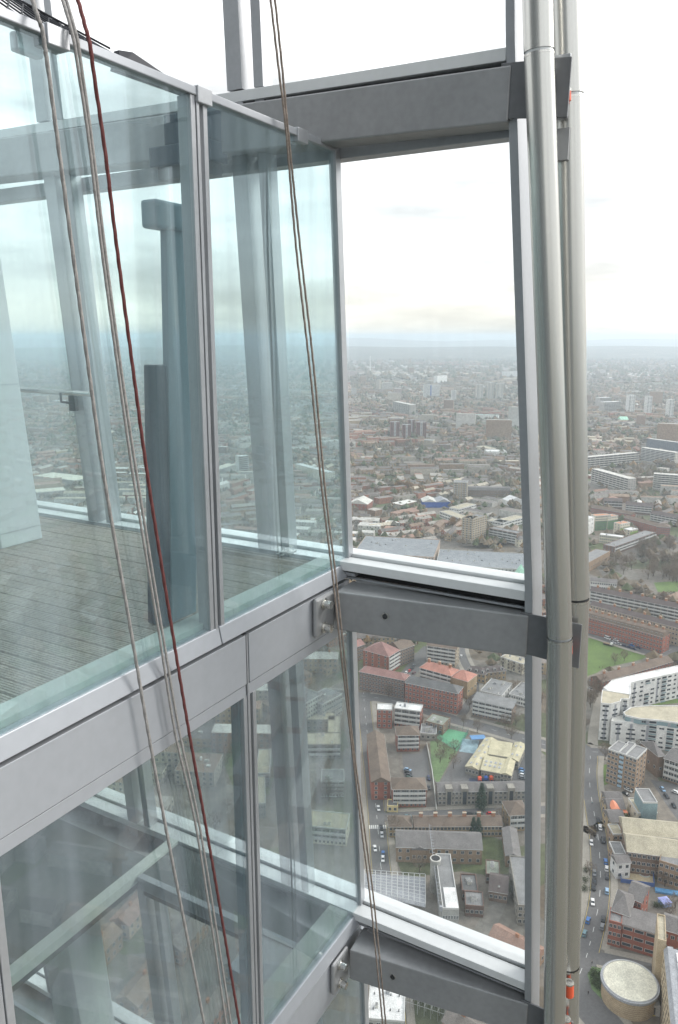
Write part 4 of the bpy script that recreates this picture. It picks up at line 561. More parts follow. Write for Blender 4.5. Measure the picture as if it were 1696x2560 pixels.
def hero(row):
    name, x, y, th, L, D, h, wall, roof, rt, front, label, cat, ex = row
    root = empty(name, (x, y, 0), R(th), label, cat, (name.replace('_', ' ')+'s in the city below') if PLURAL[name] > 1 else None)
    w = MB(); w.box(0, L, 0, D, -.2, h)
    if rt == 'gable' or rt == 'mansard':
        up = D*(.30 if rt == 'gable' else .36)-.06
        for u in (0, L-.25): w.prism([(u, 0, h), (u+.25, 0, h), (u+.25, D, h), (u, D, h)], [(u, D/2-.02, h+up), (u+.25, D/2-.02, h+up), (u+.25, D/2+.02, h+up), (u, D/2+.02, h+up)])
    if rt == 'gablex':
        for v in (0, D-.25): w.prism([(0, v, h), (L, v, h), (L, v+.25, h), (0, v+.25, h)], [(L/2-.02, v, h+L*.22-.06), (L/2+.02, v, h+L*.22-.06), (L/2+.02, v+.25, h+L*.22-.06), (L/2-.02, v+.25, h+L*.22-.06)])
    w.build('wall', M[wall], root)
    roof_mesh(rt, L, D, h).build('roof', M[roof], root)
    if rt in ('gable', 'hip', 'mansard', 'shed'):
        eb_ = MB(); eb_.box(-.36, L+.36, -.42, -.355, h-.14, h+.06)
        if rt == 'hip': eb_.box(-.42, -.355, -.35, D+.36, h-.14, h+.06); eb_.box(L+.355, L+.42, -.35, D+.36, h-.14, h+.06)
        eb_.build('eaves_board', M['win_frame'], root)
    light = wall in ('white', 'cream', 'white_panel', 'cream_panel', 'concrete', 'cream_brick', 'grey_render', 'pale_render', 'yellow_brick') or ex.get('parap')
    if rt == 'flat':
        pb = MB()
        for a in ((-.004, L+.004, -.004, .3), (-.004, L+.004, D-.3, D+.004), (-.004, .3, .3, D-.3), (L-.3, L+.004, .3, D-.3)): pb.box(*a, h-.25, h+.55)
        pb.build('parapet', M['win_frame'] if light or roof == 'white_roof' else M[wall], root)
    if ex.get('clad'):
        c = MB()
        for Fs in (((0, 0), (1, 0), (0, -1), L), ((L, 0), (0, 1), (1, 0), D)): on_face(c, *Fs[:3], 0, Fs[3], .2, h*ex.get('cladh', .66), 0, .03, 0)
        c.build('cladding', M[ex['clad']], root)
    fr = front.split(':'); kind = fr[0]; wm = MB(); bm = MB(); S = int(fr[1]) if len(fr) > 1 else 1; Nc = int(fr[2]) if len(fr) > 1 else 1
    F = ((0, 0), (1, 0), (0, -1), L); FR = ((L, 0), (0, 1), (1, 0), D); FL = ((0, D), (0, -1), (-1, 0), D); FB = ((L, D), (-1, 0), (0, 1), L)
    st = h/S
    if kind in ('win', 'balc', 'blue'):
        if kind == 'win': windows(wm, *F, h, S, Nc)
        elif kind == 'balc': balconies(wm, bm, *F, h, S, Nc)
        else:
            for s in range(S):
                on_face(bm, *F[:3], L*.2, L*.8, st*s+.2, st*s+st*.5, 0, .12, 1); on_face(wm, *F[:3], L*.2, L*.8, st*s+st*.52, st*s+st*.95, 0, .1, 0)
                for q in (.22, .42, .62): on_face(wm, *F[:3], L*q, L*(q+.16), st*s+st*.56, st*s+st*.92, 0, .13, 1)
        ns = max(1, int(D/4.5))
        if D > 5 and S > 0:
            for Fs in (FR, FL): windows(wm, *Fs, h, S, ns)
    elif kind == 'band':
        windows(wm, *F, h, S, Nc, 1.6, 1.5)
        for Fs in (FR, FL): windows(wm, *Fs, h, S, max(1, int(D/4.5)), 1.6, 1.5)
        for s in range(S+1):
            for Fs in (F, FR, FL): on_face(bm, *Fs[:3], 0, Fs[3], st*s-.15, st*s+.15, 0, .12, 0)
    elif kind == 'slot':
        for s in range(S):
            for c in range(Nc):
                u0 = L*(c+.08)/Nc; u1 = L*(c+.92)/Nc
                on_face(wm, *F[:3], u0, u1, st*s+st*.38, st*s+st*.8, 0, .05, 0); on_face(wm, *F[:3], u0+.2, u1-.2, st*s+st*.42, st*s+st*.76, 0, .08, 1)
        for Fs in (FR, FL): windows(wm, *Fs, h, S, max(1, int(D/4)), 2.6, 1.2)
    elif kind == 'strip':
        for c in range(Nc):
            u0, u1 = L*(c+.38)/Nc, L*(c+.62)/Nc
            on_face(bm, *F[:3], u0, u1, 0, h+1.5, 0, .5, 0)
            for s in range(S): on_face(wm, *F[:3], u0+.12*(u1-u0), u1-.12*(u1-u0), st*s+st*.3, st*s+st*.72, 0, .54, 1)
        for Fs in (FR, FL): windows(wm, *Fs, h, S, 4, 2.2, 1.6)
        for q in (.12, .28, .72, .88): 
            for s in range(S): on_face(wm, *F[:3], L*q-1, L*q+1, st*s+st*.3, st*s+st*.75, 0, .1, 1)
    elif kind == 'wt':
        for s in range(S):
            for c in range(14): on_face(wm, *F[:3], L*(c+.12)/14, L*(c+.8)/14, st*s+st*.35, st*s+st*.75, 0, .1, 1)
        on_face(bm, *F[:3], L*.42, L*.49, 0, h, 0, .4, 1)
    if wm.f:
        o = wm.build('window_panes' if kind != 'slot' else 'openings', [M['win_frame'], M['win_dark'], M['recess']], root); o['kind'] = 'stuff'
    if bm.f:
        bmats = [M['win_frame'], M['blue_pan']] if kind != 'wt' else [M['win_frame'], M['blue_panel']]
        if wall in ('concrete', 'concrete_dark'): bmats[0] = M['concrete_roof']
        o = bm.build({'balc': 'balcony_bands', 'band': 'floor_bands', 'blue': 'infill_panels', 'strip': 'stair_strip', 'wt': 'stripe'}[kind], bmats, root)
        if kind == 'balc': o['kind'] = 'stuff'
    rnd = random.Random(int(x*10+y))
    for i in range(ex.get('chim', 0)):
        c = MB(); u = L*(i+.5)/ex['chim']; zr = roof_z(rt, L, D, h, u, D/2); c.box(u-.9, u+.9, D/2-.45, D/2+.45, zr-.8, zr+1.8)
        c.box(u-1.0, u+1.0, D/2-.55, D/2+.55, zr+1.8, zr+2.0, 1)
        for q in (-.6, 0, .6): c.tube([(u+q, D/2, zr+2.0), (u+q, D/2, zr+2.6)], .16, 6)
        c.build('chimney', [M['chim'], M['cream']], root)
    for i in range(ex.get('dormer', 0)):
        c = MB(); u = L*(i+.5)/ex['dormer']; v = .5; c.box(u-.8, u+.8, v, v+1.8, h+.3, h+2.1, 0); c.box(u-.6, u+.6, v-.04, v, h+.6, h+1.9, 1); c.box(u-.9, u+.9, v-.1, v+1.9, h+2.1, h+2.22, 2)
        c.build('dormer', [M['win_frame'], M['win_dark'], M['grey_tile']], root)
    for i in range(ex.get('skylight', 0)):
        c = MB()
        if D > L*1.5: u = L*(.68 if i % 2 else .3); v = D*(i//2+.5)/((ex['skylight']+1)//2)
        else: k = (ex['skylight']+1)//2; u = L*((i % k)+.6)/(k+.2); v = D*(.35 if i < k else .6)
        zr = roof_z(rt, L, D, h, u, v); c.box(u-.7, u+.7, v-1.0, v+1.0, zr-.3, zr+.16); c.box(u-.55, u+.55, v-.85, v+.85, zr+.16, zr+.2, 1); c.build('skylight', [M['win_frame'], M['grey_metal']], root)
    for i in range(ex.get('plant', 0)+ (2 if rt == 'flat' and L > 12 else 0)):
        c = MB(); u = rnd.uniform(2, max(2.1, L-4)); v = rnd.uniform(1.5, max(1.6, D-3)); a, b, z = rnd.uniform(.8, 2.2), rnd.uniform(.7, 1.6), rnd.uniform(.6, 1.5)
        c.box(u, u+a, v, v+b, h+.06, h+z); c.box(u+.1, u+a-.1, v+.1, v+b-.1, h+z, h+z+.12, 1); c.build('roof_plant', [M[rnd.choice(['grey_metal', 'pale_metal', 'white'])], M['grey_felt']], root)
    if ex.get('rail'):
        c = MB()
        for a, b in (((.6, .6), (L-.6, .6)), ((.6, .6), (.6, D-.6)), ((L-.6, .6), (L-.6, D-.6))):
            c.tube([(*a, h+1.5), (*b, h+1.5)], .05, 4); k = int(math.hypot(b[0]-a[0], b[1]-a[1])/2.5)
            for i in range(k+1): q = (a[0]+(b[0]-a[0])*i/k, a[1]+(b[1]-a[1])*i/k); c.tube([(*q, h), (*q, h+1.5)], .04, 4)
        c.build('guard_rail', M['win_frame'], root)
    for i in range(ex.get('stair', 0)):
        c = MB(); u = L*(i+.7)/(ex['stair']+.4); c.box(u-1.8, u+1.8, -.8, D*.6, 0, h+2.2); c.box(u-1.0, u+1.0, -.86, -.8, 1, h+.5, 1); c.build('stair_tower', [M[wall], M['win_dark']], root)
    for i in range(ex.get('vents', 0)):
        c = MB(); u, v = L*((i % 4)+.6)/4.3, D*(.3+.45*(i//4)); c.box(u-.15, u+.15, v-.3, v+.3, h+.06, h+.7); c.build('roof_vent', M['gapdark'], root)
    if ex.get('whiteend'):
        c = MB(); c.box(L*.2, L-.1, .4, D*.36, h+.06, h+.5); c.build('roof_sheet', M['white_roof'], root)
        c = MB(); c.box(-1.2, -.1, 0, 1, h-1, h+.9)
        for i in range(26): v = .5+i*2.2; c.box(-1.3, -.06, v, v+.25, h-.3, h-.2)
        for zz in (h+.1, h+.7): c.tube([(-1.3, 0, zz), (-1.3, 56, zz)], .07, 4)
        c.build('access_ladder', M['grey_metal'], root)
    return root
for row in HERO: hero(row)

# curved white apartment buildings: plan polygons, one window object per opening
wmesh = MB(); wmesh.box(-.5, .5, -.06, .05, 0, 1, 0); wmesh.box(-.46, -.02, -.1, -.06, .05, .95, 1); wmesh.box(.02, .46, -.1, -.06, .05, .95, 1)
WIN = wmesh.mesh('window', [M['win_frame'], M['win_dark']])
wt = MB(); wt.box(-.5, .5, -.05, .05, 0, 1, 0); wt.box(-.47, .47, -.09, -.05, .42, .93, 1); wt.box(-.5, .5, -.7, -.05, -.02, .02, 2); wt.box(-.5, .5, -.72, -.68, .0, .34, 3)
BALC = wt.mesh('balcony_window', [M['win_frame'], M['win_dark'], M['white'], M['glass_panel']])
M['gutter_gl'] = M['glass_panel']
RW = random.Random(21)
def plan_block(name, poly, h, z0, label, wall, roof, edges, storeys):
    cx = sum(p[0] for p in poly)/len(poly); cyy = sum(p[1] for p in poly)/len(poly)
    ar = sum(a[0]*b[1]-b[0]*a[1] for a, b in zip(poly, poly[1:]+poly[:1]))
    ix = list(range(len(poly)))
    if ar < 0: poly = poly[::-1]
    root = empty(name, (cx, cyy, 0), 0, label, 'block of flats', 'white flats by the curving street')
    q = [(p[0]-cx, p[1]-cyy) for p in poly]
    w = MB(); w.prism([(*p, z0) for p in q], [(*p, h) for p in q]); w.build('wall', M[wall], root)
    r_ = MB(); s = .96; r_.prism([(p[0]*s, p[1]*s, h) for p in q], [(p[0]*s, p[1]*s, h+.08) for p in q]); r_.build('roof', M[roof], root)
    pb = MB()
    for a, b in zip(q, q[1:]+q[:1]):
        d = unit((b[0]-a[0], b[1]-a[1])); nn = (d[1], -d[0])
        pb.prism([(a[0]+nn[0]*.08, a[1]+nn[1]*.08, h-.5), (b[0]+nn[0]*.08, b[1]+nn[1]*.08, h-.5), (b[0]-nn[0]*.3, b[1]-nn[1]*.3, h-.5), (a[0]-nn[0]*.3, a[1]-nn[1]*.3, h-.5)],
                 [(a[0]+nn[0]*.08, a[1]+nn[1]*.08, h+.5), (b[0]+nn[0]*.08, b[1]+nn[1]*.08, h+.5), (b[0]-nn[0]*.3, b[1]-nn[1]*.3, h+.5), (a[0]-nn[0]*.3, a[1]-nn[1]*.3, h+.5)])
    pb.build('parapet', M['white'], root)
    st = (h-z0)/storeys; cnt = 0
    for a, b in zip(q, q[1:]+q[:1]):
        d = unit((b[0]-a[0], b[1]-a[1])); nn = (d[1], -d[0]); Lf = math.hypot(b[0]-a[0], b[1]-a[1])
        mx_, my_ = (a[0]+b[0])/2+cx, (a[1]+b[1])/2+cyy
        if nn[0]*mx_+nn[1]*my_ > -5 or Lf < 2.5: continue
        k = max(1, int(Lf/4.6)); ang = math.atan2(d[1], d[0])
        for s in range(storeys):
            for c in range(k):
                if cnt > 250: break
                if RW.random() < .1: continue
                bal = (c % 3 == 1); u = Lf*(c+.5)/k; o = obj('balcony_window' if bal else 'window', BALC if bal else WIN, root)
                o.location = (a[0]+d[0]*u, a[1]+d[1]*u, z0+st*s+(.12 if bal else st*.34)); o.rotation_euler = (0, 0, ang)
                o.scale = (Lf/k*(.82 if bal else RW.choice([.34, .5, .62, .66])), 1, st*.8 if bal else st*RW.choice([.36, .42, .42])); cnt += 1
        gsp = MB(); on_face(gsp, a, d, nn, Lf*.40, Lf*.40+1.6, z0+.3, h-.8, 0, .04, 0); gsp.build('grey_panel', M['grey_metal'], root)
    return root
plan_block('white_flats', WB['endA'][0], 24, 0, 'white flats end block with flat gravel roof facing the curving street', 'white', 'beige_gravel', None, 8)
plan_block('white_flats', WB['curveB'][0], 19, 0, 'long curved white flats with a sweeping white metal roof', 'white', 'white_roof', None, 6)
plan_block('white_flats', WB['frontC'][0], 15, 0, 'white flats in front with rounded glazed corner and wide balconies', 'white', 'concrete_roof', None, 5)
plan_block('roof_pavilion', WB['pentD'][0], 18.5, 15.1, 'set back penthouse storey with a broad sandy brown roof', 'glass_panel', 'beige_gravel', None, 1)

# ------------------------------------------------------------------ single features
x, y = PT['drum']; o = empty('round_building', (x, y, 0), 0, 'round tan drum building with a pale flat roof and grey rim', 'building')
def cyl(mb, cx, cyy, r0, r1, z0, z1, n=48, mi=0):
    mb.prism([(cx+r0*math.cos(2*math.pi*i/n), cyy+r0*math.sin(2*math.pi*i/n), z0) for i in range(n)], [(cx+r1*math.cos(2*math.pi*i/n), cyy+r1*math.sin(2*math.pi*i/n), z1) for i in range(n)], mi)
b = MB(); cyl(b, 0, 0, 9.6, 9.6, 0, 7.2); b.build('wall', M['tan_panel'], o)
b = MB()
for i in range(8): cyl(b, 0, 0, 9.66, 9.66, .6+i*.8, .68+i*.8)
b.build('course_bands', M['tan_brick'], o)
b = MB(); cyl(b, 0, 0, 10.3, 10.3, 7.2, 8.2); b.build('rim', M['grey_metal'], o)
b = MB(); cyl(b, 0, 0, 9.3, 9.3, 8.2, 8.34); b.build('roof', M['cream_roof'], o)
b = MB()
for i in range(48):
    a = 2*math.pi*i/48; c = 2*math.pi*(i+1)/48
    b.prism([(q*math.cos(w_), q*math.sin(w_), 8.2) for q, w_ in ((9.4, a), (9.6, a), (9.6, c), (9.4, c))], [(q*math.cos(w_), q*math.sin(w_), 8.55) for q, w_ in ((9.4, a), (9.6, a), (9.6, c), (9.4, c))])
b.build('kerb_ring', M['win_frame'], o)
x, y = PT['tank']; o = empty('vent_shaft', (x, y, 0), 0, 'round pale vent shaft standing beside the long grey roof', 'vent shaft')
b = MB(); cyl(b, 0, 0, 2.2, 2.2, 0, 16); cyl(b, 0, 0, 2.4, 2.4, 16, 16.5, mi=1); b.build('shaft', [M['grey_render'], M['concrete_roof']], o); b = MB(); cyl(b, 0, 0, 1.9, 1.9, 16.5, 16.54, mi=0); b.build('opening', M['gapdark'], o)
x, y = PT['tarp']; b = MB()
for i in range(4):
    for j in range(3):
        z = lambda p, q: 4.5+2.2*math.sin(p*1.1+.4)*(.5+.3*q)
        b.prism([(i*2, j*2, 4), (i*2+2, j*2, 4), (i*2+2, j*2+2, 4), (i*2, j*2+2, 4)], [(i*2, j*2, z(i, j)), (i*2+2, j*2, z(i+1, j)), (i*2+2, j*2+2, z(i+1, j+1)), (i*2, j*2+2, z(i, j+1))])
o = b.build('tarpaulin', mat('orange_tarpaulin', (.62, .22, .12), .6, 0, .1, .5)); o.location = (x-3, y-3, 1.5); tag(o, 'bright orange tarpaulin over a roof in the row of small shops', 'tarpaulin')
x, y = PT['blue_canopy']; o = empty('canopy', (x, y, 0), .1, 'bright blue flat canopy beside the long pale yellow school roof', 'canopy')
b = MB(); b.box(-4.5, 4.5, -2.5, 2.5, 2.9, 3.15); b.build('roof', mat('blue_canopy_sheet', (.10, .24, .46), .5), o)
for sx in (-4, 4):
    for sy in (-2, 2): b = MB(); b.box(sx-.08, sx+.08, sy-.08, sy+.08, 0, 2.9); b.build('post', M['grey_metal'], o)
x, y = PT['play']; b = MB(); b.box(-5, 5, -9, 7, .02, .06); o = b.build('play_surface', mat('painted_play_surface', (.24, .34, .38), .8, 0, .3, .3)); o.location = (x, y, 0); o.rotation_euler = (0, 0, -.3); tag(o, kind='structure')
x, y = PT['mat']; b = MB(); b.box(-9, 9, -2.6, 2.6, .02, .07); o = b.build('safety_mat', mat('navy_rubber', (.05, .06, .10), .9)); o.location = (x, y, 0); tag(o, kind='structure')
o = empty('play_climber', (x, y, .07), .1, 'red and blue climbing frame on the dark play mat', 'climbing frame')
for i, (u, c) in enumerate(((-3.5, 'orange'), (0, 'blue_panel'), (3.0, 'orange'))):
    b = MB()
    for sx in (-.8, .8):
        for sy in (-.8, .8): b.tube([(u+sx, sy, 0), (u+sx, sy, 2.4)], .08, 5)
    b.box(u-.9, u+.9, -.9, .9, 1.1, 1.2); b.prism([(u-1, -1, 2.4), (u+1, -1, 2.4), (u+1, 1, 2.4), (u-1, 1, 2.4)], [(u-.05, -.05, 3.3), (u+.05, -.05, 3.3), (u+.05, .05, 3.3), (u-.05, .05, 3.3)]); b.build('play_tower', M[c], o)
b = MB(); b.prism([(-2.6, -.3, 1.2), (-2.6, .3, 1.2), (-1, .3, .2), (-1, -.3, .2)], [(-2.6, -.3, 1.35), (-2.6, .3, 1.35), (-1, .3, .35), (-1, -.3, .35)]); b.build('slide', M['blue_panel'], o)
b = MB(); pts = resample([PT['wallA'], PT['wallB'], PT['wallC']], 4); ribbon(b, pts, -.2, .2, 0, 1.9); o = b.build('boundary_wall', M['pale_render']); tag(o, 'long pale boundary wall between the car park yard and the field', 'wall')
# pitch fence
o = empty('pitch_fence', (0, 0, 0), 0, 'tall teal mesh fence round the green sports pitch', 'fence'); pl = POLY['pitch']; fm = mat('teal_fence', (.05, .17, .17), .6)
for a, c in zip(pl, pl[1:]+pl[:1]):
    k = int(math.hypot(c[0]-a[0], c[1]-a[1])/3)
    for i in range(k): q = (a[0]+(c[0]-a[0])*i/k, a[1]+(c[1]-a[1])*i/k); b = MB(); b.box(q[0]-.06, q[0]+.06, q[1]-.06, q[1]+.06, 0, 3.2); b.build('post', fm, o)
    b = MB()
    for zz in (.2, .7, 1.2, 1.7, 2.2, 2.7, 3.15): b.tube([(*a, zz), (*c, zz)], .035, 3)
    b.build('rails', fm, o)
# sunken sandpit, blue fence and mural of the nursery
pl = POLY['nursery_yard']; o = empty('nursery_fence', (0, 0, 0), 0, 'blue painted fence around the sandy nursery yard', 'fence')
for a, c in zip(pl, pl[1:]+pl[:1]): b = MB(); ribbon(b, [a, c], -.12, .12, 0, 1.9); b.build('panel', mat('blue_fence', (.07, .12, .28), .6), o)
x, y = PT['sand']; b = MB(); cyl(b, 0, 0, 2.6, 2.6, .02, .3, 24); cyl(b, 0, 0, 2.1, 2.1, .3, .33, 24, 1); o = b.build('round_planter', [M['pale_render'], M['dark_brick']]); o.location = (x, y, 0); tag(o, 'round brown bed with a pale rim in the sandy nursery yard', 'planter')
x, y = PT['bluemural']; b = MB(); b.box(-5, 5, -1.3, 1.3, 0, .9); o = b.build('garden_shed', mat('bright_blue_paint', (.09, .24, .42), .6, 0, .3, .8)); o.location = (x, y, 0); o.rotation_euler = (0, 0, -.25); tag(o, 'long bright blue painted shelter beyond the nursery fence', 'shelter')
x, y = PT['bluetent']; o = empty('tent', (x, y, 0), .2, 'pale blue and violet tent in the garden behind the brick hall', 'tent'); b = MB(); b.prism([(-2, -2, 0), (2, -2, 0), (2, 2, 0), (-2, 2, 0)], [(-2, -2, 2), (2, -2, 2), (2, 2, 2), (-2, 2, 2)]); b.build('side_wall', mat('tent_blue', (.25, .38, .68), .7), o); b = MB(); b.prism([(-2.2, -2.2, 2), (2.2, -2.2, 2), (2.2, 2.2, 2), (-2.2, 2.2, 2)], [(-.05, -.05, 3.2), (.05, -.05, 3.2), (.05, .05, 3.2), (-.05, .05, 3.2)]); b.build('roof', mat('tent_violet', (.36, .40, .72), .7), o)
# glass side building at the right edge
ax, ay = PT['tanside_a']; bx, by = PT['tanside_b']; d = unit((bx-ax, by-ay)); nn = (d[1], -d[0])
o = empty('glass_roof_block', (ax, ay, 0), math.atan2(d[1], d[0]), 'tan panelled block with small slit windows and a grey glazed roof', 'building'); Lb = math.hypot(bx-ax, by-ay)+12
b = MB(); b.box(0, Lb, 0, 30, 0, 20); b.build('wall', M['tan_panel'], o)
b = MB(); b.prism([(0, 0, 20), (Lb, 0, 20), (Lb, 3, 20), (0, 3, 20)], [(0, 1.2, 22), (Lb, 1.2, 22), (Lb, 3, 22), (0, 3, 22)]); b.build('glazed_slope', M['grey_metal'], o)
b = MB(); b.box(0, Lb, 3, 30, 20.02, 21.4); b.build('roof', M['grey_metal'], o)
for i in range(9):
    for j in range(4): c = MB(); c.box(2+i*5, 6.4+i*5, 4+j*4.2, 7.6+j*4.2, 21.4, 21.75); c.build('rooflight', M['white_roof'], o)
sw = MB(); sw.box(-.35, .35, -.08, .02, 0, 1.3); SW = sw.mesh('slit_window', M['win_dark'])
for i in range(14):
    for s in range(6): w_ = obj('slit_window', SW, o); w_.location = (2+i*3+(s % 2)*1.2, -.01, 1.6+s*3.1)
x, y = PT['ramp']; o = empty('ramp_portal', (x, y, 0), -.12, 'dark car park ramp entrance with a yellow height bar beside the drum', 'entrance'); b = MB(); b.box(-5.5, -4, 0, 5, 0, 3.6); b.box(4, 5.5, 0, 5, 0, 3.6); b.box(-5.5, 5.5, 0, 5, 3.6, 4.4); b.build('surround', M['concrete'], o); b = MB(); b.box(-4, 4, .8, 1, 0, 3.6); b.build('opening', M['gapdark'], o); b = MB(); b.box(-4, 4, -.12, 0, .1, .5); b.build('height_bar', M['yellow'], o)
x, y = PT['spire']; o = empty('copper_spire', (x, y, 0), .3, 'green copper pyramid roof peeking over the white sill', 'roof'); b = MB(); b.box(-5, 5, -5, 5, 0, 10); b.build('tower', M['brown_brick'], o); b = MB(); b.prism([(-5.6, -5.6, 10), (5.6, -5.6, 10), (5.6, 5.6, 10), (-5.6, 5.6, 10)], [(-.1, -.1, 22), (.1, -.1, 22), (.1, .1, 22), (-.1, .1, 22)]); b.build('spire', M['mint_roof'], o)
x, y = PT['lamp']; o = empty('warning_lamp', (x, y, 0), 0, 'small amber lamp lit at the foot of the brick tower', 'lamp'); b = MB(); b.tube([(0, 0, 0), (0, 0, 4)], .08, 6); b.build('post', M['grey_metal'], o)
lm, t, p = new_mat('amber_glow'); p.inputs['Emission Color'].default_value = (1, .35, .03, 1); p.inputs['Emission Strength'].default_value = 2.5; b = MB(); cyl(b, 0, 0, .3, .2, 4, 4.5, 10); b.build('lamp_head', lm, o)
x, y = PT['mast']; o = empty('far_mast', (x, y, 0), 0, 'thin pale lattice mast on the far ground', 'mast'); b = MB(); b.tube([(0, 0, 0), (0, 0, 110)], [6, 1.6], 6); b.build('shaft', M['white_panel'], o)
# steel canopy frames on the station site
fm2 = mat('galvanised_steel', (.55, .56, .56), .5, .3, .08, 1)
for nm, (c0, c1, c2, c3), nn_, lab in (('station_canopy', (PT['siteA'], PT['siteB'], PT['siteC'], PT['siteD']), 11, 'grid of pale steel roof frames over the station site'),):
    o = empty(nm, (0, 0, 0), 0, lab, 'roof frame')
    L2 = lambda a, b, t_: (a[0]+(b[0]-a[0])*t_, a[1]+(b[1]-a[1])*t_)
    b = MB(); b.prism([(*c, 7.6) for c in (c0, c1, c2, c3)], [(*c, 8.0) for c in (c0, c1, c2, c3)]); b.build('deck', M['grey_metal'], o)
    for i in range(nn_+1):
        b = MB(); b.tube([(*L2(c0, c1, i/nn_), 9.6), (*L2(c3, c2, i/nn_), 9.6)], .16, 4); b.tube([(*L2(c0, c1, i/nn_), 8), (*L2(c0, c1, i/nn_), 9.6)], .12, 4); b.tube([(*L2(c3, c2, i/nn_), 8), (*L2(c3, c2, i/nn_), 9.6)], .12, 4); b.build('cross_beam', fm2, o)
    for i in range(9): b = MB(); b.tube([(*L2(c0, c3, i/8), 9.9), (*L2(c1, c2, i/8), 9.9)], .11, 4); b.build('purlin', fm2, o)
(ax, ay), (bx, by) = PT['scafA'], PT['scafB']; o = empty('scaffold', (ax, ay, 0), math.atan2(by-ay, bx-ax), 'tangle of galvanised scaffold tubes on the building site below the lower beam', 'scaffold'); b = MB(); rr = random.Random(8)
for i in range(18):
    for j in range(7):
        b.tube([(i*2.5, j*2.4-4, 0), (i*2.5, j*2.4-4, rr.choice([8, 10, 12, 14]))], .09, 4)
for zz in (4, 6, 8, 10):
    for j in range(7): b.tube([(0, j*2.4-4, zz), (42, j*2.4-4, zz)], .08, 4)
    for i in range(18): b.tube([(i*2.5, -4, zz+.2), (i*2.5, 10.4, zz+.2)], .08, 4)
b.build('tubes', fm2, o)['kind'] = 'stuff'
for zz in (4.1, 8.1):
    for i in range(12): c = MB(); c.box(i*3.5+.2, i*3.5+2.4, -3+rr.random()*6, 1+rr.random()*8, zz+.3, zz+.4); c.build('scaffold_board', M[rr.choice(['tan_brick', 'beige_gravel', 'yellow_paint', 'grey_render'])], o)

# ------------------------------------------------------------------ cars
CC = dict(white=(.72, .72, .71), black=(.02, .02, .022), blue=(.05, .16, .42), dark=(.05, .05, .055), grey=(.20, .21, .22), sky=(.28, .42, .58), teal=(.13, .22, .25), silver=(.45, .46, .47), navy=(.03, .04, .10), maroon=(.14, .035, .035), green=(.03, .07, .05), red=(.55, .03, .03))
def car_parts(col, kind):
    body = MB(); gl = MB()
    L, W, H1, H2 = dict(car=(4.2, 1.75, .85, 1.45), van=(5.4, 2.0, 1.2, 2.2), bus=(10.5, 2.5, 1.3, 4.3), lorry=(7.5, 2.4, 1.2, 1.5))[kind]
    a, b = L/2, W/2
    body.prism([(-a, -b*.9, .28), (a, -b*.85, .28), (a, b*.85, .28), (-a, b*.9, .28)], [(-a, -b*.94, .62), (a*.99, -b*.9, .62), (a*.99, b*.9, .62), (-a, b*.94, .62)])
    body.prism([(-a, -b, .62), (a, -b*.92, .62), (a, b*.92, .62), (-a, b, .62)], [(-a*.97, -b*.93, H1), (a*.9, -b*.85, H1-.08), (a*.9, b*.85, H1-.08), (-a*.97, b*.93, H1)])
    if kind == 'lorry':
        body.prism([(a-2, -b, H1), (a, -b, H1), (a, b, H1), (a-2, b, H1)], [(a-2, -b*.95, 2.7), (a-.2, -b*.95, 2.7), (a-.2, b*.95, 2.7), (a-2, b*.95, 2.7)], 2); gl.box(a-.06, a+.03, -b*.85, b*.85, 1.5, 2.3); body.box(-a, a-2.4, -b, b, H1, H1+.5, 3)
    else:
        f0, f1, r0, r1 = (a*.5, a*.18, -a*.88, -a*.66) if kind == 'car' else (a*.86, a*.66, -a*.97, -a*.95)
        gl.prism([(r0, -b*.88, H1), (f0, -b*.84, H1-.05), (f0, b*.84, H1-.05), (r0, b*.88, H1)], [(r1, -b*.72, H2-.06), (f1, -b*.7, H2-.06), (f1, b*.7, H2-.06), (r1, b*.72, H2-.06)])
        body.prism([(r1-.04, -b*.75, H2-.06), (f1+.04, -b*.73, H2-.06), (f1+.04, b*.73, H2-.06), (r1-.04, b*.75, H2-.06)], [(r1+.1, -b*.66, H2), (f1-.1, -b*.64, H2), (f1-.1, b*.64, H2), (r1+.1, b*.66, H2)])
    for sx in (-a*.62, a*.62):
        for sy in (-b*.9, b*.9): body.tube([(sx, sy-.1, .32), (sx, sy+.1, .32)], .32, 8, 1)
    pm_ = bpy.data.materials.get('car_'+col) or mat('car_'+col, CC[col], .3, .1, .04, 1)
    return body.mesh('body', [pm_, M['gapdark'], M['white'], M['tan_brick']]), gl.mesh('window_glass', M['win_dark'])
CACHE = {}
for x, y, th, col, label, kind in CARS:
    if (col, kind) not in CACHE: CACHE[(col, kind)] = car_parts(col, kind)
    o = empty(dict(car='parked_car', van='van', bus='bus', lorry='lorry')[kind], (x, y, .1), R(th), label, kind, {'car': 'cars on the streets and in yards', 'bus': 'red buses'}.get(kind, 'vans'))
    obj('body', CACHE[(col, kind)][0], o); obj('window_glass', CACHE[(col, kind)][1], o)

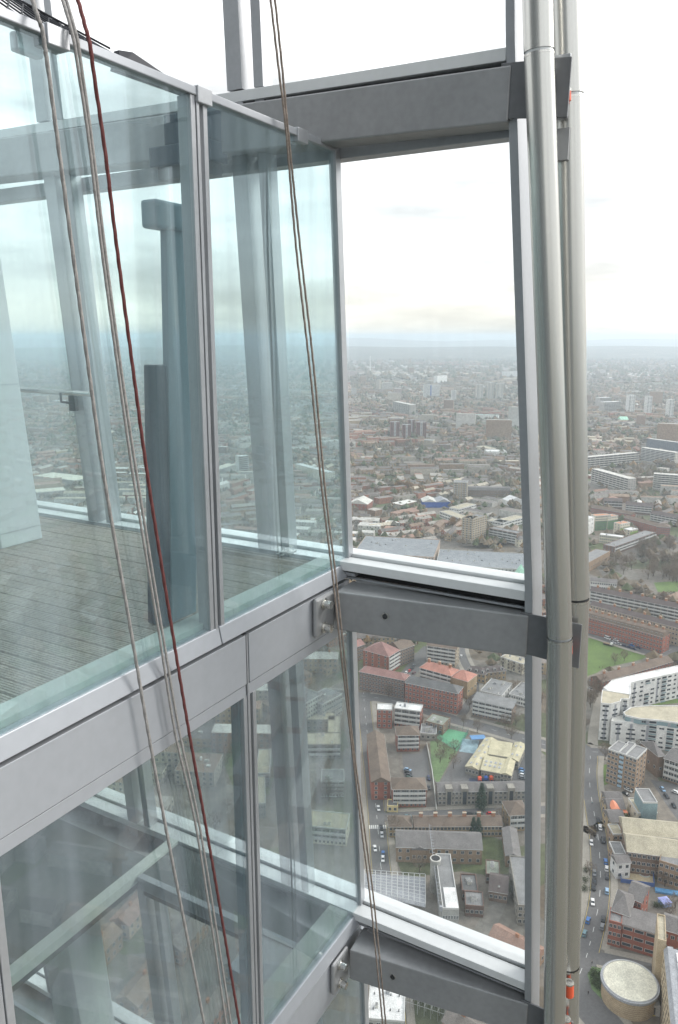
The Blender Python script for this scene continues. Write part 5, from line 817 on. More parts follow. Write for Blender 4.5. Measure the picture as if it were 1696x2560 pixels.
# ------------------------------------------------------------------ people on the pavements
def person_mesh(seed, coat):
    r = random.Random(seed); st = r.uniform(.12, .28)
    J = [(0, 0, .95), (0, .02, 1.2), (0, .01, 1.42), (0, .03, 1.52), (0, .05, 1.66), (.09, 0, .90), (.10, st, .50), (.10, st*.6, .08), (.11, st*.6+.14, .04), (-.09, 0, .90), (-.10, -st*.3, .50), (-.10, -st, .10), (-.11, -st+.13, .05),
         (.19, 0, 1.40), (.25, -.10, 1.14), (.24, .02, .90), (.24, .06, .80), (-.19, 0, 1.40), (-.25, .10, 1.14), (-.24, .20, .92), (-.24, .24, .83)]
    E = [(0, 1), (1, 2), (2, 3), (3, 4), (0, 5), (5, 6), (6, 7), (7, 8), (0, 9), (9, 10), (10, 11), (11, 12), (2, 13), (13, 14), (14, 15), (15, 16), (2, 17), (17, 18), (18, 19), (19, 20)]
    RR = [.15, .16, .15, .06, .105, .10, .07, .05, .04, .10, .07, .05, .04, .075, .055, .042, .04, .075, .055, .042, .04]
    me = bpy.data.meshes.new('person_cage'); me.from_pydata(J, E, []); o = bpy.data.objects.new('person_cage', me); COL.objects.link(o)
    sk = o.modifiers.new('skin', 'SKIN'); o.modifiers.new('sub', 'SUBSURF').levels = 1
    if not me.skin_vertices: me.attributes.new('skin', 'FLOAT', 'POINT')
    for i, v in enumerate(me.skin_vertices[0].data if me.skin_vertices else []): v.radius = (RR[i], RR[i]*.8); v.use_root = i == 0
    dg = bpy.context.evaluated_depsgraph_get(); out = bpy.data.meshes.new_from_object(o.evaluated_get(dg)); bpy.data.objects.remove(o)
    out.materials.clear()
    for m in (coat, M['gapdark'], M['skin'], M['bark']): out.materials.append(m)
    for p in out.polygons: z = p.center.z; x = abs(p.center.x); p.material_index = 3 if z > 1.70 or (z > 1.58 and p.center.y < .03) else 2 if z > 1.50 or (z < .87 and x > .2) else 0 if z > .82 else 1
    return out
M['skin'] = mat('skin', (.42, .27, .20), .6, 0, .05, 4)
for i, (x, y, c, label) in enumerate(PEOPLE):
    try: pm_ = person_mesh(i, bpy.data.materials.get('car_'+c) or mat('car_'+c, CC[c], .8))
    except Exception as ex_: print('person', ex_); continue
    o = obj('person', pm_); o.location = (x, y, .16); o.rotation_euler = (0, 0, i*1.7); tag(o, label, 'person', 'people on the pavements')
# ------------------------------------------------------------------ trees
def bare_tree(seed, autumn=False):
    r = random.Random(seed); tk = MB(); cr = MB()
    tk.tube([(0, 0, 0), (r.uniform(-.02, .02), 0, .2), (r.uniform(-.04, .04), r.uniform(-.04, .04), .42)], [.028, .02, .013], 5)
    for i in range(7):
        a = r.uniform(0, 6.28); z = r.uniform(.2, .42); e = r.uniform(.2, .4)
        p1 = (math.cos(a)*e*.5, math.sin(a)*e*.5, z+e*.55); p2 = (math.cos(a+.3)*e, math.sin(a+.3)*e, z+e*1.1)
        tk.tube([(0, 0, z-.05), p1, p2], [.012, .007, .003], 4)
    for i in range(330 if not autumn else 420):
        while True:
            q = Vector((r.uniform(-1, 1), r.uniform(-1, 1), r.uniform(-1, 1)))
            if .25 < q.length < 1: break
        lump = 1+.25*math.sin(3*math.atan2(q.y, q.x)+seed); c = Vector((q.x*.40*lump, q.y*.40*lump, .64+q.z*.35)); d = (c-Vector((0, 0, .3))).normalized()+Vector((r.uniform(-.7, .7), r.uniform(-.7, .7), r.uniform(-.4, .7)))
        d.normalize(); s = d.cross(Vector((r.uniform(-1, 1), r.uniform(-1, 1), r.uniform(-1, 1)))).normalized(); l = r.uniform(.07, .15); w = r.uniform(.010, .020) if not autumn else .028
        cr.face([c-s*w, c+s*w, c+d*l]); 
    return tk.mesh('trunk', M['bark']), cr.mesh('crown', M['autumn'] if autumn else M['twig'])
def conifer_tree(seed, wide=.2):
    r = random.Random(seed); tk = MB(); cr = MB(); tk.tube([(0, 0, 0), (0, 0, .9)], [.025, .004], 6)
    for i in range(900):
        z = r.uniform(.05, 1)**1.1; rad = wide*(1.02-z)**.75*(1+.15*math.sin(z*40))*r.uniform(.35, 1.08); a = r.uniform(0, 6.28)
        c = Vector((rad*math.cos(a), rad*math.sin(a), z)); d = Vector((math.cos(a), math.sin(a), r.uniform(-.7, .2))); s = d.cross(Vector((r.uniform(-1, 1), r.uniform(-1, 1), 1))).normalized()*r.uniform(.01, .025)
        cr.face([c-s, c+s, c+d*r.uniform(.03, .07)])
    return tk.mesh('trunk', M['bark']), cr.mesh('crown', M['needle'])
def bush(seed):
    r = random.Random(seed); tk = MB(); cr = MB(); tk.tube([(0, 0, 0), (0, 0, .4)], [.06, .02], 5)
    for i in range(300):
        q = Vector((r.gauss(0, .3), r.gauss(0, .3), abs(r.gauss(.35, .25)))); s = Vector((r.uniform(-1, 1), r.uniform(-1, 1), r.uniform(-1, 1)))*.07; d = Vector((r.uniform(-1, 1), r.uniform(-1, 1), r.uniform(0, 1)))*.12
        cr.face([q-s, q+s, q+d])
    return tk.mesh('trunk', M['bark']), cr.mesh('crown', M['bushm'])
TP = dict(bare=[bare_tree(i) for i in range(6)], autumn=[bare_tree(20+i, True) for i in range(3)], conifer=[conifer_tree(1, .2), conifer_tree(2, .18)], evergreen=[conifer_tree(3, .36)], bush=[bush(1), bush(2)])
TN = dict(bare=('bare_tree', 'bare winter tree'), autumn=('autumn_tree', 'rusty leaved tree'), conifer=('conifer_tree', 'dark green conifer'), evergreen=('evergreen_tree', 'rounded dark evergreen tree'), bush=('shrub', 'green shrub'))
def nearest(x, y):
    return min(HERO, key=lambda r: (r[1]-x)**2+(r[2]-y)**2)[11]
def short(l):
    for s in (' with ', ' under ', ' behind ', ' in the ', ' along ', ' by the ', ' beside ', ' seen ', ' above ', ' at the ', ' facing '): l = l.split(s)[0]
    return ' '.join(l.split()[:5])
def spot(x, y, k=5):
    r = min(HERO, key=lambda r: (r[1]-x)**2+(r[2]-y)**2); c, s_ = math.cos(R(r[3])), math.sin(R(r[3])); u = (x-r[1])*c+(y-r[2])*s_; v = -(x-r[1])*s_+(y-r[2])*c
    side = 'left of' if u < 0 else 'right of' if u > r[4] else 'in front of' if v < 0 else 'behind'
    return side+' the '+' '.join(short(r[11]).split()[:k])
def size_word(s): return 'small' if s < 7.5 else 'middling' if s < 9.5 else 'tall' if s < 12 else 'very tall'
rt_ = random.Random(5)
for i, (x, y, kind, s) in enumerate(TREES):
    tk, cr = rt_.choice(TP[kind]); nm, lb = TN[kind]
    o = empty(nm, (x, y, 0), rt_.uniform(0, 6.28), f'{size_word(s)} {lb} {spot(x, y)}', 'tree' if kind != 'bush' else 'shrub', {'bare': 'bare winter trees', 'autumn': 'autumn trees'}.get(kind, 'evergreen trees and shrubs'))
    o.scale = (s*rt_.uniform(.85, 1.15),)*2+(s,); obj('trunk', tk, o); obj('crown', cr, o)

# ------------------------------------------------------------------ the rest of the city: districts of rows
rng = np.random.default_rng(11); rd = random.Random(12)
HB = []
for r in HERO:
    c, s = math.cos(R(r[3])), math.sin(R(r[3])); HB.append((r[1], r[2], c, s, r[4], r[5]))
def hit_hero(x, y, m):
    for hx, hy, c, s, L, D in HB:
        u = (x-hx)*c+(y-hy)*s; v = -(x-hx)*s+(y-hy)*c
        if -m < u < L+m and -m < v < D+m: return True
    return False
EXC = list(POLY.values())+[w[0] for w in WB.values()]
RPTS = np.array([q for p_, w in RL.values() for q in p_])
def blocked(x, y):
    if hit_hero(x, y, 5): return True
    if len(RPTS) and np.min((RPTS[:, 0]-x)**2+(RPTS[:, 1]-y)**2) < 8.5**2: return True
    if (x-PT['drum'][0])**2+(y-PT['drum'][1])**2 < 18**2: return True
    return any(inpoly(x, y, p_) for p_ in EXC)
WALLS = [((.30, .21, .145), 5), ((.24, .165, .12), 5), ((.36, .28, .185), 4), ((.30, .15, .105), 3), ((.44, .43, .40), 1.5), ((.36, .33, .28), 3), ((.56, .55, .52), .6)]
ROOFS = [((.18, .16, .145), 6), ((.21, .155, .115), 5), ((.14, .125, .115), 4), ((.27, .17, .13), 2.5), ((.30, .28, .25), 3), ((.50, .49, .46), .7), ((.38, .34, .27), 1)]
WN = ['tawny brick', 'dark brown brick', 'yellow stock brick', 'red brick', 'pale render', 'beige brick', 'white']; RN = ['slate grey roof', 'brown tiled roof', 'charcoal roof', 'rusty tiled roof', 'grey flat roof', 'white roof', 'buff roof']
def pick(t): 
    r = rd.random()*sum(w for _, w in t); 
    for i, (c, w) in enumerate(t):
        r -= w
        if r <= 0: return i
    return len(t)-1
def rows(az0, az1, r0, r1, cell, rowgap, dens):
    """building plots (x, y, heading, length, depth, height, ridge, wall, roof)"""
    out = []
    X0, X1 = sorted((r1*math.sin(R(az0)), r1*math.sin(R(az1)))); X0 = min(X0, 0) if az0 < 0 else min(X0, r0*math.sin(R(az0)))
    Y1 = r1
    nx = int((X1-X0)/cell)+2; ny = int((Y1+r1*.3)/cell)+2
    for i in range(nx):
        for j in range(ny):
            cx = X0+(i+rd.uniform(.2, .8))*cell; cyy = -r1*.3+(j+rd.uniform(.2, .8))*cell
            rr = math.hypot(cx, cyy); az = math.degrees(math.atan2(cx, cyy))
            if not (r0-cell < rr < r1 and az0-2 < az < az1+2): continue
            th = rd.choice([0, .35, -.3, .7, -.8, 1.2, -.15, .5, 1.5])+rd.uniform(-.1, .1); typ = rd.random(); c, s = math.cos(th), math.sin(th); hc = cell*.52
            wi, ri = pick(WALLS), pick(ROOFS)
            if typ < .10: continue
            gap = rowgap*rd.uniform(.8, 1.3)
            v = -hc
            while v < hc:
                u = -hc+rd.uniform(0, 6)
                D = rd.uniform(8, 11)
                while u < hc:
                    if typ < .62: L, h, rg = rd.uniform(14, 38), rd.uniform(5.5, 8), 2.6
                    elif typ < .85: L, h, rg = rd.uniform(24, 52), rd.uniform(9, 15), 0 if rd.random() < .6 else 3; D = 11
                    else: L, h, rg = rd.uniform(14, 44), rd.uniform(4, 9), 0; D = rd.uniform(11, 20)
                    if rd.random() < dens:
                        x, y = cx+u*c-v*s, cyy+u*s+v*c; mx_, my_ = x+L/2*c-D/2*s, y+L/2*s+D/2*c; ar = math.hypot(mx_, my_); aa = math.degrees(math.atan2(mx_, my_))
                        if r0 < ar < r1 and az0 < aa < az1:
                            out.append((x, y, th, L, D, h, rg, wi if rd.random() < .7 else pick(WALLS), ri if rd.random() < .6 else pick(ROOFS)))
                    u += L+rd.uniform(3, 10)
                v += D+gap
    return out
near_rows = rows(-27, 27, 205, 1500, 120, 17, .86)
ok = []
for b in near_rows:
    x, y, th, L, D = b[:5]; c, s = math.cos(th), math.sin(th)
    if any(blocked(x+L*fu*c-D*fv*s, y+L*fu*s+D*fv*c) for fu in (0, .25, .5, .75, 1) for fv in (0, .5, 1)): continue
    ok.append(b)
ok.sort(key=lambda b: math.hypot(b[0], b[1]))
def in_view(b):
    az = math.degrees(math.atan2(b[0], b[1])); return -24 < az < 24
vis = [b for b in ok if in_view(b)]; single = vis[:150]; ss = set(single); rest = [b for b in ok if b not in ss]
seen = {}
for i, (x, y, th, L, D, h, rg, wi, ri) in enumerate(single):
    if math.cos(th)*x*0+(-math.sin(th)*x+math.cos(th)*y) < 0: pass
    kind = 'terrace_row' if rg and h < 8.5 else ('flats_block' if h > 8.5 else 'low_building')
    lab = f"{WN[wi]} {dict(terrace_row='terrace', flats_block='flats', low_building='low block')[kind]} with {RN[ri]} {spot(x+L/2*math.cos(th), y+L/2*math.sin(th), 4)}"
    root = empty(kind, (x, y, 0), th, lab, dict(terrace_row='houses', flats_block='block of flats', low_building='building')[kind], 'ordinary '+kind.replace('_', ' ')+'s filling the streets')
    wm_ = bpy.data.materials.get(f'row_wall_{wi}') or mat(f'row_wall_{wi}', WALLS[wi][0], .9, 0, .2, .2, fine=2)
    rm_ = bpy.data.materials.get(f'row_roof_{ri}') or mat(f'row_roof_{ri}', ROOFS[ri][0], .9, 0, .2, .25, fine=2)
    w = MB(); w.box(0, L, 0, D, -.2, h); w.build('wall', wm_, root); roof_mesh('gable' if rg else 'flat', L, D, h).build('roof', rm_, root)
    if rg:
        w = MB()
        for k in range(max(1, int(L/11))): u = L*(k+.5)/max(1, int(L/11)); w.box(u-.7, u+.7, D/2-.4, D/2+.4, h+1.2, h+D*.3+1.4)
        w.build('chimneys', M['chim'], root)['kind'] = 'stuff'
    else:
        for k in range(rd.randint(1, 4)): w = MB(); u, v = rd.uniform(.1, .8)*L, rd.uniform(.1, .7)*D; w.box(u, u+rd.uniform(1, 3), v, v+rd.uniform(1, 2), h, h+rd.uniform(.5, 1.8)); w.build('roof_plant', M[rd.choice(['pale_metal', 'grey_metal', 'white'])], root)
    wb = MB(); S = max(1, int(h/2.9))
    for Fs in (((0, 0), (1, 0), (0, -1), L), ((L, 0), (0, 1), (1, 0), D), ((0, D), (0, -1), (-1, 0), D), ((L, D), (-1, 0), (0, 1), L)):
        fx, fy = Fs[2]; c, s = math.cos(th), math.sin(th); wx, wy = fx*c-fy*s, fx*s+fy*c
        if wx*x+wy*y < 0: windows(wb, *Fs, h, S, max(1, int(Fs[3]/3.4)))
    if wb.f: wb.build('window_panes', [M['win_frame'], M['win_dark']], root)['kind'] = 'stuff'

def stuff_city(name, plots, gran=1.0):
    V = []; Fc = []; cols = []
    for (x, y, th, L, D, h, rg, wi, ri) in plots:
        c, s = math.cos(th), math.sin(th); T = lambda u, v, z: (x+u*c-v*s, y+u*s+v*c, z); n = len(V)
        jw = rd.uniform(.8, 1.2); wc = [k*jw for k in WALLS[wi][0]]; jr = rd.uniform(.8, 1.25); rc = [k*jr for k in ROOFS[ri][0]]
        V += [T(0, 0, 0), T(L, 0, 0), T(L, D, 0), T(0, D, 0), T(0, 0, h), T(L, 0, h), T(L, D, h), T(0, D, h)]
        if rg:
            V += [T(0, D/2, h+rg), T(L, D/2, h+rg)]
            Fc += [(n, n+1, n+5, n+4), (n+2, n+3, n+7, n+6), (n+1, n+2, n+6, n+9, n+5), (n+3, n, n+4, n+8, n+7), (n+4, n+5, n+9, n+8), (n+6, n+7, n+8, n+9)]; cols += [wc]*4+[rc]*2
        else:
            Fc += [(n, n+1, n+5, n+4), (n+1, n+2, n+6, n+5), (n+2, n+3, n+7, n+6), (n+3, n, n+4, n+7), (n+4, n+5, n+6, n+7)]; cols += [wc]*4+[rc]
    me = bpy.data.meshes.new(name); me.from_pydata(V, [], Fc); me.update()
    at = me.attributes.new('Col', 'FLOAT_COLOR', 'FACE'); at.data.foreach_set('color', np.array([(*c, 1) for c in cols], dtype=np.float32).ravel())
    me.materials.append(STM); return obj(name, me)
STM, t, p = new_mat('city_fabric'); p.inputs['Roughness'].default_value = .9
an = t.nodes.new('ShaderNodeAttribute'); an.attribute_name = 'Col'
tg = t.nodes.new('ShaderNodeTexCoord'); n1 = t.nodes.new('ShaderNodeTexNoise'); n1.inputs['Scale'].default_value = .35; n1.inputs['Detail'].default_value = 5; t.links.new(tg.outputs['Object'], n1.inputs['Vector'])
mr = t.nodes.new('ShaderNodeMapRange'); mr.inputs[1].default_value = .3; mr.inputs[2].default_value = .7; mr.inputs[3].default_value = .7; mr.inputs[4].default_value = 1.3; t.links.new(n1.outputs[0], mr.inputs[0])
vs = t.nodes.new('ShaderNodeVectorMath'); vs.operation = 'SCALE'; t.links.new(an.outputs['Color'], vs.inputs[0]); t.links.new(mr.outputs[0], vs.inputs['Scale']); t.links.new(vs.outputs[0], p.inputs['Base Color'])
tag(stuff_city('housing', rest), 'rows of brick houses and flats receding behind the named blocks', 'housing', kind='stuff')
# window grids of the nearer remaining rows
wb = MB()
for (x, y, th, L, D, h, rg, wi, ri) in rest:
    if not (math.hypot(x, y) < 1000 and abs(math.degrees(math.atan2(x, y))) < 24): continue
    c, s = math.cos(th), math.sin(th)
    for (fo, fa, fn, Lf) in (((0, 0), (1, 0), (0, -1), L), ((L, 0), (0, 1), (1, 0), D), ((0, D), (0, -1), (-1, 0), D), ((L, D), (-1, 0), (0, 1), L)):
        nx_, ny_ = fn[0]*c-fn[1]*s, fn[0]*s+fn[1]*c
        if nx_*x+ny_*y >= 0: continue
        S = max(1, int(h/2.9)); k = max(1, int(Lf/3.4))
        o_ = (x+fo[0]*c-fo[1]*s, y+fo[0]*s+fo[1]*c); a_ = (fa[0]*c-fa[1]*s, fa[0]*s+fa[1]*c)
        for q in range(S):
            for w_ in range(k): u = Lf*(w_+.5)/k; z = h/S*(q+.35); on_face(wb, o_, a_, (nx_, ny_), u-.6, u+.6, z, z+1.4, 0, .06, rd.randint(0, 1))
tag(wb.build('house_windows', [M['win_frame'], M['win_dark']]), 'small windows of the rows of houses in the middle distance', 'windows', kind='stuff')
far = rows(-27, 27, 1500, 4200, 210, 22, .8)
far = [b for b in far if not hit_hero(b[0], b[1], 25)]
far2 = rows(-27, 27, 4200, 9500, 620, 62, .75)
far2 = [(x, y, th, L*2.0, D*1.5, h*1.1, rg*1.3, wi, ri) for (x, y, th, L, D, h, rg, wi, ri) in far2]
tag(stuff_city('far_housing', far+far2), 'hazy carpet of houses and blocks reaching to the hills', 'housing', kind='stuff')
side = rows(48, 104, 120, 900, 130, 20, .85)+rows(48, 100, 900, 3200, 300, 40, .7)
tag(stuff_city('side_housing', side), 'streets of houses off to the side mirrored in the glass', 'housing', kind='stuff')
# scattered slabs and towers in the far city
tw = []
for i in range(60):
    r_, a = rd.uniform(1700, 7500), R(rd.uniform(-25, 25)); tw.append((r_*math.sin(a), r_*math.cos(a), rd.uniform(-.5, .5), rd.uniform(16, 60), 15, rd.uniform(24, 52), 0, rd.choice([4, 5, 0, 1]), rd.choice([5, 4, 4])))
tag(stuff_city('far_towers', tw), 'pale slabs and towers scattered through the hazy far city', 'towers', kind='stuff')
# far trees: brown-green lumps between the roofs
def lumps(name, n, r0, r1, s0, s1, az0=-27, az1=27, avoid=False):
    rr = np.sqrt(rng.uniform(r0**2, r1**2, n)); a = np.radians(rng.uniform(az0, az1, n)); cx, cy_ = rr*np.sin(a), rr*np.cos(a); cl = rng.normal(0, .5, (n, 2))*30
    cx = np.round(cx/90)*90*.55+cx*.45+cl[:, 0]; cy_ = np.round(cy_/90)*90*.55+cy_*.45+cl[:, 1]
    if avoid:
        kk = np.array([not blocked(x, y) for x, y in zip(cx, cy_)]); cx, cy_ = cx[kk], cy_[kk]; n = len(cx)
    s = rng.uniform(s0, s1, n); base = np.array([(1, 0, 0), (.3, .95, 0), (-.8, .6, 0), (-.8, -.6, 0), (.3, -.95, 0), (0, 0, 1.0), (0, 0, -.5)])
    ft = [(0, 1, 5), (1, 2, 5), (2, 3, 5), (3, 4, 5), (4, 0, 5), (1, 0, 6), (2, 1, 6), (3, 2, 6), (4, 3, 6), (0, 4, 6)]
    V = base[None]*s[:, None, None]*rng.uniform(.6, 1.2, (n, 7, 3))*np.array([.62, .62, .6]); V[:, :, 0] += cx[:, None]; V[:, :, 1] += cy_[:, None]; V[:, :, 2] += (s*.55)[:, None]
    F = (np.array(ft)[None]+7*np.arange(n)[:, None, None]).reshape(-1, 3)
    me = bpy.data.meshes.new(name); me.from_pydata(V.reshape(-1, 3).tolist(), [], F.tolist()); me.update()
    pal = np.array([(.125, .10, .068), (.10, .09, .058), (.15, .115, .075), (.07, .085, .04), (.19, .125, .06), (.11, .098, .075)]); cc = pal[rng.choice(6, n, p=[.25, .22, .2, .18, .07, .08])]
    cc = np.concatenate([np.repeat(cc, 10, 0)*rng.uniform(.8, 1.2, (n*10, 1)), np.ones((n*10, 1))], 1)
    at = me.attributes.new('Col', 'FLOAT_COLOR', 'FACE'); at.data.foreach_set('color', cc.astype(np.float32).ravel()); me.materials.append(STM); return obj(name, me)
tag(lumps('middle_trees', 5200, 560, 1500, 5, 11, avoid=True), 'brown winter trees massed between the roofs in the middle distance', 'trees', kind='stuff')
tag(lumps('far_trees', 20000, 1450, 4200, 6, 15), 'brown and green tree masses between far roofs', 'trees', kind='stuff')
tag(lumps('horizon_trees', 12000, 4200, 9800, 12, 30), 'woods and tree belts toward the hazy horizon', 'trees', kind='stuff')
# small bare trees scattered near, twigs only
tb = MB(); k = 0
while k < 110:
    r_, a = rd.uniform(260, 640), R(rd.uniform(-25, 25)); x, y = r_*math.sin(a), r_*math.cos(a)
    if blocked(x, y) or any(abs(b[0]-x)+abs(b[1]-y) < 14 for b in single): k += .2; continue
    s = rd.uniform(6, 11); tk, cr = rd.choice(TP['bare']); o = empty('bare_tree', (x, y, 0), rd.uniform(0, 6), f'{size_word(s)} bare winter tree {spot(x, y)}', 'tree', 'bare winter trees'); o.scale = (s, s, s); obj('trunk', tk, o); obj('crown', cr, o); k += 1
# where several share a description, say which by their distance from the tower
ORD = 'nearest,second nearest,third nearest,fourth nearest,fifth nearest,sixth nearest,seventh nearest,eighth nearest,ninth nearest,tenth nearest,eleventh nearest,twelfth nearest,thirteenth nearest,fourteenth nearest,fifteenth nearest,sixteenth nearest'.split(',')
same = {}
for o in COL.objects:
    if o.parent is None and 'label' in o and o.get('group') in ('bare winter trees', 'autumn trees', 'evergreen trees and shrubs', 'ordinary terrace rows filling the streets', 'ordinary flats blocks filling the streets', 'ordinary low buildings filling the streets'): same.setdefault(o['label'], []).append(o)
for lb, os_ in same.items():
    os_.sort(key=lambda o: o.location.x**2+o.location.y**2)
    if len(lb.split()) > 14: lb = ' '.join(lb.split()[:14])
    if len(os_) > 1:
        for i, o in enumerate(os_): o['label'] = (ORD[i] if i < len(ORD) else 'farther')+' '+lb
# ------------------------------------------------------------------ hills
def ridge(name, y0, y1, hmax, seed, col, x1=16000):
    nX, nY = 240, 26; V = []; F = []; r = random.Random(seed); ph = [r.uniform(0, 6.28) for _ in range(7)]
    for j in range(nY+1):
        for i in range(nX+1):
            x = -x1+2*x1*i/nX; f = j/nY; y = y0+(y1-y0)*f
            hh = sum(math.sin(x/(2300/(q+1)**1.15)+ph[q])/(q+1.2) for q in range(7))*.16
            V.append((x, y+x*.04, -.5+hmax*math.sin(math.pi*min(1, f*1.15)/1.0 if f < .87 else math.pi)**.8*(.84+hh)*(1 if f < .87 else 0)+.2*hmax*.05*math.sin(x/310+j*1.7)))
    for j in range(nY):
        for i in range(nX): a = j*(nX+1)+i; F.append((a, a+1, a+nX+2, a+nX+1))
    me = bpy.data.meshes.new(name); me.from_pydata(V, [], F); me.update(); me.polygons.foreach_set('use_smooth', [True]*len(F))
    m, t, p = new_mat(name+'_cover'); p.inputs['Roughness'].default_value = 1; tg = t.nodes.new('ShaderNodeTexCoord')
    n = t.nodes.new('ShaderNodeTexNoise'); n.inputs['Scale'].default_value = .006; n.inputs['Detail'].default_value = 10; n.inputs['Roughness'].default_value = .7; t.links.new(tg.outputs['Object'], n.inputs['Vector'])
    rp = t.nodes.new('ShaderNodeValToRGB'); t.links.new(n.outputs[0], rp.inputs[0]); e = rp.color_ramp.elements; e[0].position = .38; e[0].color = (.05, .06, .035, 1); e[1].position = .72; e[1].color = (.42, .38, .33, 1); q = e.new(.54); q.color = (.11, .10, .075, 1); q = e.new(.63); q.color = (.19, .165, .13, 1)
    t.links.new(rp.outputs[0], p.inputs['Base Color']); me.materials.append(m); return tag(obj(name, me), kind='structure')
ridge('hills', 7600, 13500, 118, 3, 0)
ridge('hills', 15500, 23000, 205, 9, 0, 22000)
# ------------------------------------------------------------------ the tower's own glass screen, facade and steel, a few metres from the camera
# local axes: a along the glass screen (away from the camera), b along the outer facade (to the right), z above eye level
AZ = R(29.9); AX = Vector((math.sin(AZ), math.cos(AZ), 0)); BX = Vector((math.cos(AZ), -math.sin(AZ), 0))
NEARM = Matrix(((AX.x, BX.x, 0, 0), (AX.y, BX.y, 0, 0), (0, 0, 1, EYE), (0, 0, 0, 1)))
def nroot(name, label, cat, group=None, at=(0, 0, 0)):
    o = empty(name, NEARM @ Vector(at), 0, label, cat, group); return o
def W(a, b, z): return NEARM @ Vector((a, b, z))
class NB(MB):
    """mesh builder in (a, b, z), stored relative to the thing's root"""
    def at(s, root): s.o = root.location.copy(); return s
    def add(s, bot, top, mi=0): s.prism([W(*p)-s.o for p in bot], [W(*p)-s.o for p in top], mi); return s
    def bx(s, a0, a1, b0, b1, z0, z1, mi=0):
        return s.add([(a0, b0, z0), (a1, b0, z0), (a1, b1, z0), (a0, b1, z0)], [(a0, b0, z1), (a1, b0, z1), (a1, b1, z1), (a0, b1, z1)], mi)
    def tb(s, pts, r, n=10, mi=0): s.tube([W(*p)-s.o for p in pts], r, n, mi, n < 30); return s
def part(root, name, m, fn, bev=0, smooth=False):
    b = NB().at(root); fn(b); o = b.build(name, M[m] if isinstance(m, str) else m, root, smooth)
    if bev: bevel(o, bev)
    return o
LEAN = .072; H = 3.9; ZS = -1.98
SA = 5.90                                       # sill front at level 0
def lean(z): return -LEAN*(z-ZS)                # how far the facade leans out below the sill level
JB = [(7.6, -2.27), (5.82, -2.13), (1.92, -1.925), (-1.98, -1.672), (-5.88, -1.55), (-9.8, -1.43), (-13.7, -1.30)]
def jamb_b(z):
    for (z1, b1), (z0, b0) in zip(JB, JB[1:]):
        if z >= z0: return b0+(b1-b0)*(z-z0)/(z1-z0)
    return JB[-1][1]
LV = {1: 'top', 0: 'middle', -1: 'lower', -2: 'lowest'}
BW = -3.387
